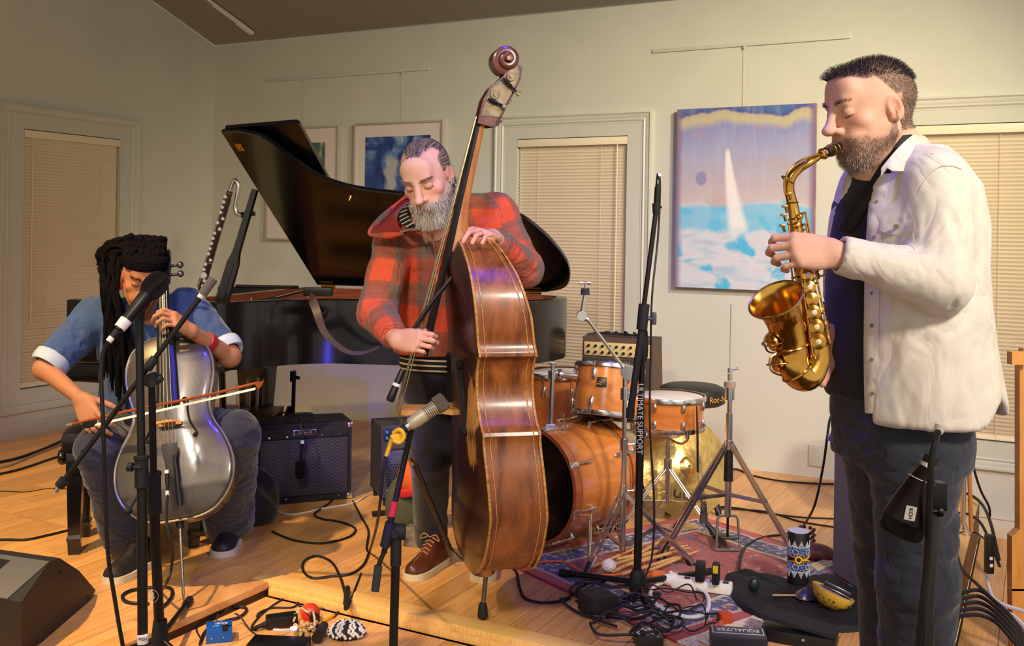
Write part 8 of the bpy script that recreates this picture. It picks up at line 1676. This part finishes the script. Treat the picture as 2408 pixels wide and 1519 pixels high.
# lettered pedal and volume pedal
pdl=thing('lettered_pedal','long dark pedal with silver lettering beside the volume pedal','pedal',G(1735,1519)); R_=Matrix.Rotation(-.12,3,'Z'); o=G(1735,1528)+V((0,0,0)); mb=MB(); mb.box(o+V((0,0,.03)),(.185,.10,.06),R_,b=.004); mb.build('housing',mat('pedal_navy',(26,28,44),.4),pdl)
mb=MB(); mb.box(o+V((0,0,.0605))+R_@V((0,.015,0)),(.172,.06,.001),R_); mb.build('label_border',m_tape,pdl); mb=MB(); mb.box(o+V((0,0,.0612))+R_@V((0,.015,0)),(.166,.054,.001),R_); mb.build('label_field',MATS['pedal_navy'],pdl); text('EQUALIZER',.034,Matrix.Translation(o+V((0,0,.0622))+R_@V((0,.015,0)))@R_.to_4x4()@Matrix.Rotation(math.pi,4,'Z'),m_tape,pdl,'lettering',sx=.82)
vp=thing('volume_pedal','black rocker volume pedal on the floor near the man\'s legs','pedal',G(1880,1500)); R_=Matrix.Rotation(-.42,3,'Z'); o=G(1880,1508); mb=MB(); mb.box(o+V((0,0,.022)),(.25,.11,.044),R_,b=.006); mb.build('base',m_black,vp); mb=MB(); mb.box(o+R_@V((-.005,.004,.066)),(.255,.095,.018),R_@Matrix.Rotation(.13,3,'Y'),b=.005); tr2=mb.build('treadle',mat('tread_rubber',(26,26,27),.8,bump=.8,bscale=140),vp)
mb=MB(); q=o+R_@V((.02,-.058,.03)); mb.cyl(q,q+R_@V((0,-.004,0)),.005,seg=10); mb.build('side_screw',m_chrome,vp)
# black cloth spread on the floor
cl_px=[(1705,1358),(1745,1350),(1800,1362),(1880,1372),(1930,1360),(1985,1378),(2045,1410),(2100,1440),(2090,1470),(2020,1486),(1950,1488),(1870,1478),(1800,1462),(1745,1440),(1710,1400)]
ctr=G(1880,1425); mb=MB(); ol=[G(a,b) for a,b in spl2(cl_px,3,True)]; n=len(ol); rings=[]; rr=random.Random(2)
for t in(1.0,.97,.85,.65,.4,.18):
    rings.append([ctr.lerp(p,t)+V((0,0,.001 if t==1 else .010+.014*abs(math.sin(k*.9+t*5))*(1-.3*t)+.012*math.sin(k*.37+t*3)**2)) for k,p in enumerate(ol)])
mb.loft(rings,False); vs0=len(mb.v); mb.add(rings[-1]+[ctr+V((0,0,.02))],[(k,(k+1)%n,n) for k in range(n)]); tag(mb.build('black_cloth','x' and mat('cloth_black',(9,9,13),.75,var=.2,scale=12,bump=.3,bscale=60),smooth=70,merge=True),'crumpled black cloth spread on the floor under the percussion toys','cloth')
CZ=.03
# decorated shaker tube
sk_=G(1876,1386)+V((0,0,CZ)); shk=thing('painted_shaker','upright painted rain shaker with blue, yellow and white dots','shaker',sk_)
r_=.042; hS=.205; mb=MB(); mb.lathe([(r_*.9,0),(r_,.004),(r_,hS-.004),(r_*.96,hS)],sk_,(0,0,1),32,caps=False); mb.build('tube',mat('shaker_black',(16,15,16),.45),shk); mb=MB(); mb.cyl(sk_+V((0,0,hS-.006)),sk_+V((0,0,hS+.001)),r_*.97,seg=32); mb.build('lid',mat('lid_lilac',(186,186,206),.5),shk)
def spt(a,z,lift=.0006): return sk_+V((math.sin(a)*(r_+lift),-math.cos(a)*(r_+lift),z))
def dots(name,lst,m,rad=.0022):
    mb=MB()
    for a,z in lst: mb.sph(spt(a,z,.0002),(rad,rad,rad),6,4)
    o=mb.build(name,m,shk); o['kind']='stuff'; return o
wht,blu,yel,ora=mat('paint_white',(226,222,214),.5),mat('paint_blue',(60,120,196),.5),mat('paint_yellow',(226,190,40),.5),mat('paint_orange',(206,110,50),.5)
L1=[];L2=[];L3=[];L4=[]
for k in range(7):
    a0=-1.9+k*.63
    for z0,sg in((.148,1),(.052,-1)):
        for rr_ in range(6):
            for c_ in range(6-rr_): L1.append((a0+(c_-(5-rr_)/2)*.105,z0+sg*rr_*.0045))
for zc in(.13,.07):
    for ac in(-.55,.75,-1.7,1.9):
        for ring in range(1,6):
            for q in range(6+ring*4):
                t=2*math.pi*q/(6+ring*4); a=ac+math.cos(t)*ring*.0052/r_*1.2; z=zc+math.sin(t)*ring*.0048
                if .048<z<.15 and abs(z-.1)>.014: (L2 if ring%2 else L1).append((a,z))
for q in range(20): t=2*math.pi*q/20; L3.append((-.25+math.cos(t)*.0135/r_,.1+math.sin(t)*.0135)); L3.append((-.25+math.cos(t)*.0105/r_,.1+math.sin(t)*.0105))
for q in range(34):
    t=q/33; 
    for sg in(1,-1): L4.append((-.25+.42+t*1.3,.1+sg*(.004+.016*t*t+.004))); L4.append((-.25-.42-t*1.3,.1+sg*(.004+.016*t*t+.004))); L3.append((-.25+.40+t*1.3,.1+sg*(.001+.016*t*t))); L4.append((-.25+.0+math.cos(math.pi*t)*.4*1.1,.1+sg*(.012+.010*math.sin(math.pi*t))))
dots('white_dots',L1,wht,.0019); dots('blue_dots',L2,blu,.0022); dots('yellow_dots',L3,yel,.0024); dots('orange_dots',L4,ora,.0022)
# gourd half, harmonica, bell, egg
go=G(1958,1445)+V((0,0,.03)); gd=thing('gourd_rattle','yellow spotted half gourd tilted on the black cloth','gourd',go); GM=Matrix.Translation(go+V((0,0,.052)))@Matrix.Rotation(math.radians(22),4,'Y')@Matrix.Rotation(math.radians(-4),4,'X')
mb=MB(GM); R1=.080; mb.lathe([(R1*.12,-.058),(R1*.5,-.050),(R1*.82,-.030),(R1*.98,-.004),(R1,.006),(R1*.95,.004),(R1*.78,-.024),(R1*.45,-.043),(0.0001,-.05)],(0,0,0),(0,0,1),30,caps=False); mb.build('shell',mat('gourd_skin',(214,170,60),.4,var=.3,scale=5),gd,smooth=70)
mb=MB(GM); mb.cyl((0,0,-.004),(0,0,.001),R1*.93,seg=28); mb.build('flat_face',mat('gourd_face',(180,160,156),.7,var=.35,scale=40,col2=(110,80,76)),gd); mb=MB(GM); rr=random.Random(3)
for k in range(60): a=rr.uniform(0,6.28); t=rr.uniform(.3,1.3); rr2=R1*math.sin(t)*.99+.0015; mb.sph((math.cos(a)*rr2,math.sin(a)*rr2,-.058*math.cos(t)),(.0035,.0035,.0035),6,4)
mb.build('brown_spots',mat('spot_brown',(60,34,16),.5),gd)['kind']='stuff'
hmn=thing('harmonica','chrome and dark harmonica lying on the half gourd','harmonica',go+V((.02,0,.09))); HM=GM@Matrix.Translation((.018,.012,.016))@Matrix.Rotation(-.55,4,'Z'); mb=MB(HM); mb.box((0,0,0),(.10,.028,.012),b=.003); mb.build('comb',m_black,hmn)
for z in(-.008,.008): mb=MB(HM); mb.box((0,0,z),(.104,.030,.006),b=.0025); mb.build('cover_plate',mat('cover_chrome',(150,146,150),.2,metal=1),hmn)
bl_=G(1893,1422)+V((0,0,CZ)); be=thing('bell_cup','small metal bell cup on the black cloth','bell',bl_); mb=MB(); mb.lathe([(.04,0),(.036,.012),(.022,.024),(.010,.030),(.006,.036),(0,.037)],bl_,(0,0,1),24); mb.build('cup',mat('bell_grey',(120,116,130),.3,metal=.8),be); mb=MB(); mb.cyl(bl_+V((-.03,0,.006)),bl_+V((-.13,-.02,.012)),.003,seg=6); mb.build('handle',m_stick,be)
mb=MB(); eg=G(1772,1404)+V((0,0,CZ+.02)); mb.sph(eg,(.021,.021,.03),16,11); tag(mb.build('egg_shaker',mat('egg_green',(26,38,40),.35,var=.2)),'dark green egg shaker on the black cloth','shaker')
mb=MB(); q=G(1703,1468); mb.box(q+V((0,0,.022)),(.045,.04,.044),Matrix.Rotation(.3,3,'Z'),b=.002); mb.add([q+V((-.05,-.03,.002)),q+V((-.01,-.035,.002)),q+V((-.01,-.02,.03)),q+V((-.03,.01,.002))],[(0,1,2),(0,2,3),(0,3,1),(1,3,2)]); tag(mb.build('red_box',mat('box_red',(190,66,34),.6)),'small orange-red open box on the floor by the lettered pedal','box')
# pouch and bamboo behind the shaker
mb=MB(); q=G(1922,1318)+V((0,0,.035)); mb.sph(q,(.075,.05,.038),16,10,Matrix.Rotation(-.4,3,'Z')); tag(mb.build('leather_pouch',mat('pouch_brown',(110,56,40),.55,bump=.4,bscale=50)),'brown leather pouch on the rug fringe beside the cabinet','pouch')
for k in range(3):
    mb=MB(); a,b=G(1905+6*k,1338+5*k)+V((0,0,.012)),G(1952+2*k,1322+7*k)+V((0,0,.012)); mb.cyl(a,b,.009,seg=10); tag(mb.build('bamboo_piece',mat('bamboo',(206,184,140),.6)),['short bamboo tube nearest the leather pouch','middle one of three short bamboo tubes','short bamboo tube closest to the black cloth'][k],'bamboo',group='bamboo tubes')
mb=MB()
for k in range(26):
    a=k*.9; q=G(1898,1290)+V((.03*math.cos(a)+.0,.02*math.sin(a),.012+.0035*k)); mb.sph(q,.0085,7,5)
tag(mb.build('bead_string',mat('bead_mix',(120,60,80),.4,var=.6,scale=60,col2=(20,30,60))),'string of dark and red beads hanging behind the painted shaker','beads')['kind']='stuff'
# ================================================================= TOYS AND PEDALS IN FRONT
bp_l=thing('blue_pedal','bright blue metal pedal with white script at the lower left','pedal',G(515,1500,ZF)); R_=Matrix.Rotation(.28,3,'Z'); o=G(515,1503,ZF); mb=MB(); mb.box(o+V((0,0,.026)),(.088,.075,.052),R_,b=.003); mb.build('housing',mat('pedal_blue',(24,96,190),.35,metal=.3),bp_l)
Mt=Matrix.Translation(o+V((0,0,.0525)))@R_.to_4x4()@Matrix.Rotation(math.pi,4,'Z'); text('Ojai',.026,Mt@Matrix.Translation((-.008,-.008,0)),m_tape,bp_l,'script_lettering'); text('power',.008,Mt@Matrix.Translation((.012,.012,0)),m_tape,bp_l,'small_lettering')
mb=MB(); q=o+R_@V((.020,-.030,.05)); mb.box(q,(.02,.022,.018),R_,b=.003); mb.cyl(q,q+R_@V((.02,.01,0)),.006,seg=8); mb.build('plug',m_black,bp_l)
for k in(-.02,.02): mb=MB(); q=o+R_@V((k-.005,-.0378,.02)); mb.cyl(q,q+R_@V((0,-.002,0)),.0025,seg=8); mb.build('screw',m_chrome,bp_l)
pb_=thing('power_brick','black laptop-style power brick on the lower floor','power supply',G(660,1475,ZF)); R_=Matrix.Rotation(.42,3,'Z'); o=G(662,1473,ZF); mb=MB(); mb.box(o+V((0,0,.022)),(.11,.05,.044),R_,b=.005); mb.build('housing',m_black,pb_); mb=MB(); q=o+R_@V((-.055,-.004,.018)); mb.cyl(q,q+R_@V((-.05,-.01,-.004)),.011,.005,10); mb.build('plug',m_rub,pb_); mb=MB(); q=o+R_@V((.045,-.012,.0445)); mb.cyl(q,q+V((0,0,.001)),.0025,seg=8); mb.build('green_light',mat('led_green',(70,230,70),.4,emit=((60,255,60),1.)),pb_)
rt2=thing('red_rattle','orange-red seed rattle with a dark brown ball','rattle',G(728,1465,ZF)); o=G(728,1462,ZF)+V((0,0,.03)); mb=MB(); mb.lathe([(0,-.034),(.024,-.03),(.036,-.008),(.033,.02),(.018,.036),(.008,.042),(0,.042)],o,V((.5,-.6,.5)),20); mb.build('shell',mat('rattle_red',(214,62,32),.5,var=.25,scale=14),rt2); mb=MB(); mb.sph(o+V((.026,-.035,-.004)),.021,16,11); mb.build('dark_seed',mat('seed_brown',(54,24,20),.25),rt2); mb=MB(); mb.torus(o,V((.5,-.6,.5)),.036,.0035,20,6); mb.build('band',m_orange,rt2)
sh_=thing('shell_rattle','bundle of pale shells and cord on the lower floor','rattle',G(725,1500,ZF)); rr=random.Random(9); m_sh=mat('shell_gold',(196,160,96),.45,var=.35,scale=40)
for k in range(22):
    q=G(708+rr.uniform(-14,34),1490+rr.uniform(-12,22),ZF)+V((0,0,rr.uniform(.008,.035))); mb=MB(); mb.sph(q,(.009,.007,.011),8,6,Euler((rr.random()*3,rr.random()*3,0)).to_matrix()); mb.build('shell',m_sh,sh_)
mb=MB(); mb.tube(spl([G(690,1480,ZF)+V((0,0,.03)),G(705,1462,ZF)+V((0,0,.05)),G(722,1478,ZF)+V((0,0,.06)),G(735,1470,ZF)+V((0,0,.05)),G(740,1490,ZF)+V((0,0,.03)),G(726,1500,ZF)+V((0,0,.03))],6),.004,6); mb.build('cord',mat('cord_cream',(206,190,160),.8),sh_)
mb=MB(); mb.cyl(G(745,1515,ZF)+V((0,0,.02)),G(762,1490,ZF)+V((0,0,.03)),.02,.016,12); mb.build('dark_grip',mat('grip_brown',(40,30,24),.7),sh_)
bk_=thing('beaded_rattle','rounded rattle covered in black and white beads','rattle',G(812,1500,ZF)); o=G(815,1498,ZF); m_bw,m_bb=mat('bead_white',(226,218,206),.4),mat('bead_navy',(20,22,44),.4)
mb=MB(); mb.sph(o+V((0,0,.022)),(.062,.048,.034),18,12); mb.build('core',mat('core_dark',(24,22,28),.7),bk_)
for nm,m_,ofs in(('white_beads',m_bw,0),('navy_beads',m_bb,1)):
    mb=MB()
    for i in range(11):
        a=math.pi/2*(i+.3)/11
        for j in range(max(1,int(26*math.cos(a)))):
            if (i*2+j)%3==0 and ofs==0 or (i*2+j)%3!=0 and ofs==1: continue
            t=2*math.pi*j/max(1,int(26*math.cos(a)))+i*.2; mb.sph(o+V((math.cos(t)*math.cos(a)*.064,math.sin(t)*math.cos(a)*.050,.014+math.sin(a)*.042)),.0062,6,4)
    q=mb.build(nm,m_,bk_); q['kind']='stuff'
brd=thing('pedal_board','black board with a lit switch at the bottom edge of the frame','board',G(660,1519,ZF)); o=G(655,1535,ZF); mb=MB(); mb.box(o+V((0,0,.02)),(.20,.10,.04),Matrix.Rotation(-.08,3,'Z'),b=.004); mb.build('housing',m_black,brd); mb=MB(); q=G(690,1507,ZF)+V((0,0,.04)); mb.cyl(q,q+V((0,0,.008)),.012,seg=14); mb.build('lamp',mat('lamp_violet',(200,190,255),.3,emit=((190,180,255),1.2)),brd); mb=MB(); q=G(665,1509,ZF)+V((0,0,.041)); mb.box(q,(.07,.012,.004),Matrix.Rotation(-.08,3,'Z')); mb.build('white_strip',m_tape,brd)
# ================================================================= BAGS BEHIND THE PLAYERS
def lump(name,lab,cat,c,r,m,seed,amp=.03,cut=0.):
    v,f=sculpt([ell(c,r,None,.02),rbox((c[0],c[1],-.2),(2,2,.2),None,0,.01,'s')],.012); v=wrinkle(v,f,amp,9,(1,1,1.5),seed); v[:,2]=np.maximum(v[:,2],.001); o=mesh_np(name,v,f,m,None); return tag(o,lab,cat)
q=G(588,1240); lump('black_bag','soft black bag slumped by the cellist\'s sneaker','bag',(q.x-.02,q.y+.10,.09),(.13,.12,.17),mat('bag_black',(13,13,18),.85,sheen=.2),3)
q=G(955,1255); bgr=thing('cloth_bag','green cloth bag with orange lining behind the bassist\'s leg','bag',V((q.x,q.y+.08,0)))
v,f=sculpt([ell((q.x,q.y+.09,.11),(.105,.09,.15),None,.02),rbox((q.x,q.y,-.2),(2,2,.2),None,0,.01,'s')],.01); v=wrinkle(v,f,.03,8,(1,1,1),5); v[:,2]=np.maximum(v[:,2],.001); mesh_np('green_cloth',v,f,mat('cloth_green',(70,78,58),.9,bump=.3,bscale=200),bgr)
v,f=sculpt([ell((q.x+.03,q.y+.06,.25),(.075,.075,.085),None,.02)],.009); v=wrinkle(v,f,.03,9,(1,1,1),6); mesh_np('orange_lining',v,f,mat('cloth_orange',(214,92,28),.85,bump=.2,bscale=200),bgr)
mb=MB(); mb.tube([V((q.x+.03+.082*math.cos(t),q.y+.06+.082*math.sin(t),.20+.02*math.cos(t))) for t in [2*math.pi*k/24 for k in range(24)]],.017,8,closed=True,flat=1.3); mb.build('red_hem',mat('cloth_red',(196,40,26),.85),bgr)
mb=MB(); q=G(985,1285); mb.box(V((q.x,q.y+.03,.03)),(.12,.10,.06),Matrix.Rotation(-.3,3,'Z'),b=.004); mb.box(V((q.x-.01,q.y+.02,.07)),(.10,.07,.03),Matrix.Rotation(-.3,3,'Z'),b=.01); tag(mb.build('dark_box',mat('box_taupe',(70,62,58),.7,var=.4,scale=20,col2=(150,140,128))),'small dark box behind the bassist\'s right shoe','box')
mb=MB(); a,b=G(876,1215)+V((0,0,.014)),G(905,1212)+V((0,0,.014)); mb.cyl(a,b,.013,seg=12); tag(mb.build('loose_foot',m_rub),'black rubber stand foot lying beside the small amplifier','rubber foot')
# ================================================================= UNDER AND ON THE PIANO
tb=thing('side_table','low dark table behind the guitar amplifier','table',V((P(585,965,5.75).x,5.75,0))); c_=V((P(585,965,5.75).x,5.75,0)); zt_=.36; mb=MB(); mb.box(c_+V((0,0,zt_-.012)),(.34,.30,.024),b=.004); mb.build('top',mat('table_wood',(96,58,34),.5),tb)
for a in(-.15,.15):
    for b in(-.13,.13): mb=MB(); mb.box(c_+V((a,b,(zt_-.024)/2)),(.03,.03,zt_-.024)); mb.build('leg',MATS['table_wood'],tb)
m_gl=mat('clear_glass',(235,238,240),.03,trans=1.,spec=.6)
for k,(px,lab) in enumerate(((568,'clear drinking glass on the left of the low table'),(594,'tall clear glass on the right of the low table'))):
    p=P(px,960,5.72); p=V((p.x,5.72,zt_)); mb=MB(); h=.15+.04*k; mb.lathe([(.028,0),(.032,.004),(.036,h),(.034,h),(.030,.012),(.0,.010)],p,(0,0,1),20,caps=False); tag(mb.build('drinking_glass',m_gl),lab,'glass',group='glasses on the low table')
ps_=V((P(688,1000,6.0).x,6.0,0)); pst=thing('folded_stand','thin black stand with a knob seen beneath the piano','stand',ps_); mb=MB(); mb.cyl(ps_+V((0,0,.2)),P(692,872,5.95),.012,seg=10); mb.build('pole',m_stand,pst); mb=MB(); mb.lathe([(.06,0),(.055,.1),(.02,.2),(.014,.22)],ps_+V((-.02,0,.12)),(0,0,1),12); mb.build('hub',m_rub,pst); mb=MB(); q=P(689,885,5.94); mb.cyl(q-V((.0,0,.03)),q+V((0,0,.03)),.018,seg=10); mb.cyl(q,q+V((.04,0,-.01)),.010,seg=8); mb.build('knob',m_rub,pst)
for a in(-.5,1.7,3.5): mb=MB(); mb.cyl(ps_+V((0,0,.22)),ps_+V((math.cos(a)*.25,math.sin(a)*.25,.01)),.009,seg=8); mb.build('leg',m_stand,pst)
pbm=thing('piano_microphone','black boom arm and flat microphone laid over the open piano','microphone',P(700,690,4.98))
mb=MB(); mb.cyl(P(556,673,5.3),P(700,676,5.15),.010,seg=10); mb.build('tube',m_stand,pbm); mb=MB(); mb.cyl(P(536,728,5.0),P(718,682,5.05),.0085,seg=10); mb.build('boom_arm',m_stand,pbm); mb=MB(); a,b=P(715,686,5.05),P(782,686,5.05); mb.box((a+b)/2,((b-a).length,.05,.042),b=.004); mb.build('flat_microphone',m_mic,pbm)
mb=MB(); mb.cyl(P(590,700,5.0),P(592,712,5.0),.006,seg=8); mb.sph(P(583,716,4.98),.009,8,6); mb.build('knob',m_chrome,pbm)
# bass clarinet on its stand behind the prop
m_gren=mat('grenadilla',(58,26,18),.3,coat=.3,var=.2,scale=20); m_silv=mat('silver_key',(206,200,190),.2,metal=1.); q0,q1=P(470,690,6.45),P(541,450,6.45)
bc_=thing('bass_clarinet','dark bass clarinet with silver neck standing behind the lid prop','clarinet',q0); d=q1-q0; u=d.normalized(); mb=MB(); mb.cyl(q0,q1,.0205,.019,16); mb.build('body',m_gren,bc_)
for t in(.02,.3,.62,.98): mb=MB(); mb.torus(q0+d*t,d,.021,.0035,18,6); mb.build('ring',m_silv,bc_)
nk_=spl([q1,P(546,434,6.45),P(553,424,6.45),P(560,436,6.45),P(557,466,6.45),P(553,488,6.45),P(558,502,6.45),P(570,506,6.45)],6); mb=MB(); mb.tube(nk_,.0145,12); mb.build('neck',m_silv,bc_); mb=MB(); mb.cyl(P(568,506,6.45),P(600,502,6.45),.020,.014,14); mb.build('mouthpiece',MATS['ebonite'],bc_)
sdv=d.cross(V((0,1,0))).normalized(); rr=random.Random(14)
for k in range(18):
    t=.08+.86*k/17; s_=rr.choice((-1,1)); p=q0+d*t+V((0,-.019,0))+sdv*(s_*.012); mb=MB(); mb.cyl(p,p+V((0,-.008,0)),.011,seg=10); mb.build('key_cup',m_silv,bc_)
for s_ in(-1,1): mb=MB(); mb.cyl(q0+d*.05+sdv*s_*.025+V((0,-.008,0)),q0+d*.93+sdv*s_*.023+V((0,-.008,0)),.003,seg=6); mb.build('key_rod',m_silv,bc_)
mb=MB(); b0_=V((q0.x+.01,q0.y,0)); mb.cyl(b0_+V((0,0,.05)),q0+u*.05,.009,seg=8); mb.build('stand_post',m_stand,bc_)
for a in(.3,2.4,4.5): mb=MB(); mb.cyl(b0_+V((0,0,.12)),b0_+V((math.cos(a)*.2,math.sin(a)*.2,.006)),.008,seg=8); mb.build('stand_leg',m_stand,bc_)
mb=MB(); mb.sph(P(478,648,6.42),.024,12,8); mb.build('white_clip',m_tape,bc_)
# ================================================================= RIGHT-HAND EDGE
ch=thing('chrome_chair','chrome-legged chair standing beyond the man\'s jeans','chair',G(2278,1262)); cz_=G(2276,1262)
mb=MB(); t_=P(2270,1000,cz_.y); mb.tube([V((cz_.x,cz_.y,.006)),V((cz_.x-.008,cz_.y,.03)),P(2264,1225,cz_.y),t_],.0125,12); mb.build('leg',m_chrome,ch); mb=MB(); mb.tube([P(2284,1250,cz_.y+.03),P(2276,1005,cz_.y+.03)],.010,10); mb.build('leg',mat('leg_wood',(176,116,60),.5),ch)
mb=MB(); mb.cyl(P(2268,1078,cz_.y),P(2200,1075,cz_.y+.05),.009,seg=10); mb.build('rung',m_chrome,ch)
for dx in(-.40,): mb=MB(); mb.cyl(V((cz_.x+dx,cz_.y+.1,.004)),V((cz_.x+dx,cz_.y+.1,t_.z)),.0125,seg=10); mb.build('leg',m_chrome,ch); mb=MB(); mb.cyl(V((cz_.x+dx,cz_.y+.45,.004)),V((cz_.x+dx,cz_.y+.45,t_.z)),.0125,seg=10); mb.build('leg',m_chrome,ch)
mb=MB(); mb.box(V((cz_.x-.21,cz_.y+.22,t_.z+.02)),(.46,.46,.045),b=.012); mb.build('seat',mat('seat_black',(20,18,18),.6),ch)
m_oakp=wood_mat('stand_oak',(196,128,52),(222,156,74),.4,(4,4,1),5,.2)
wsd=thing('wooden_easel','golden oak stand post at the right edge of the frame','stand',V((P(2400,1300,3.9).x,3.9,ZL)))
def wp(l,D,th,name):
    mb=MB(); A=[P(a,b,D) for a,b in l]; B=[p+V((0,th,0)) for p in A]; k=len(A); mb.add(A+B,[list(range(k))[::-1],[k+i for i in range(k)]]); mb.loft([A,B],False); return mb.build(name,m_oakp,wsd,smooth=0)
wp([(2398,858),(2398,1245),(2380,1262),(2380,1390),(2470,1390),(2470,820),(2408,820)],3.9,.04,'post'); wp([(2380,828),(2380,858),(2420,858),(2420,828)],3.86,.04,'ledge'); wp([(2380,1385),(2384,1640),(2470,1640),(2470,1385)],3.9,.04,'foot')
# black outlet strip and heaped cables at the stage's right end
ob=thing('outlet_strip','black outlet strip fixed on the stage\'s right end','power strip',WB(TR+.012,-.1,1.9)); zz=-.1
a_,b_=G(2325,1275),G(2328,1330); mb=MB(); p0=P(2325,1270,4.05); p1=P(2327,1335,3.95); mb.box((p0+p1)/2,(.03,.03,(p0-p1).length+.02),b=.004); mb.build('housing',m_black,ob)
for k in range(4): mb=MB(); q=p0.lerp(p1,(k+.5)/4)+V((0,-.016,0)); mb.box(q,(.012,.002,.012)); mb.build('socket',m_tape,ob)
rr=random.Random(31)
def rc(lab,pts,r=.006,m=None,z=0.,g='cables heaped at the right edge'):
    return cable('cable',lab,[ (G(a,b,z)+V((0,0,r+h))) for a,b,h in [(p+(0.,))[:3] for p in pts]],r,m,8,g)
rc('black cable draped over the stage end by the chrome chair',[(2240,1172,.03),(2280,1180,.03),(2310,1200,.02),(2330,1235,.0),(2350,1270,-.1)],.008)
rc('second black cable draped beside the chrome chair leg',[(2240,1210),(2275,1212),(2305,1232),(2330,1255,-.05),(2352,1275,-.12)],.007)
rc('black cable looping from the chair down the wooden face',[(2240,1195),(2246,1280),(2262,1340),(2300,1380),(2345,1425),(2380,1480),(2408,1519)],.007)
rc('thin black cable arching over the wooden face',[(2236,1262),(2268,1252),(2295,1255),(2318,1272)],.004)
for k,l in enumerate(('topmost black cable in the heap below the wooden face','upper black cable of the heap curling to the edge','middle black cable of the heap by the jeans','lower black cable of the heap by the jeans','lowest black cable in the heap near the frame corner')):
    rc(l,[(2250,1412+13*k,.015),(2300,1410+15*k,.03),(2340,1432+12*k,.02),(2375,1460+13*k,.012),(2400,1495+12*k,.01),(2420,1530+8*k,.0)],.0075)
rc('white cable lying below the wooden face at the right',[(2320,1345,.0),(2326,1390,.0),(2345,1420,.0),(2400,1440,.0),(2430,1450,.0)],.008,m_white)
rc('second white cable lower at the right edge',[(2345,1440),(2380,1455),(2405,1478),(2420,1500)],.010,m_white)
cable('hanging_cable','black cable hanging from the chair toward the baseboard',[P(2272,1005,4.0),P(2290,1040,4.05),P(2288,1090,4.1),P(2305,1150,4.15),P(2325,1190,4.2),P(2328,1215,4.2)],.005)
cable('hanging_cable','thin black cable crossing behind the chrome chair leg',[P(2272,1005,4.02),P(2288,1060,4.1),P(2280,1100,4.1),P(2240,1150,4.1)],.005)
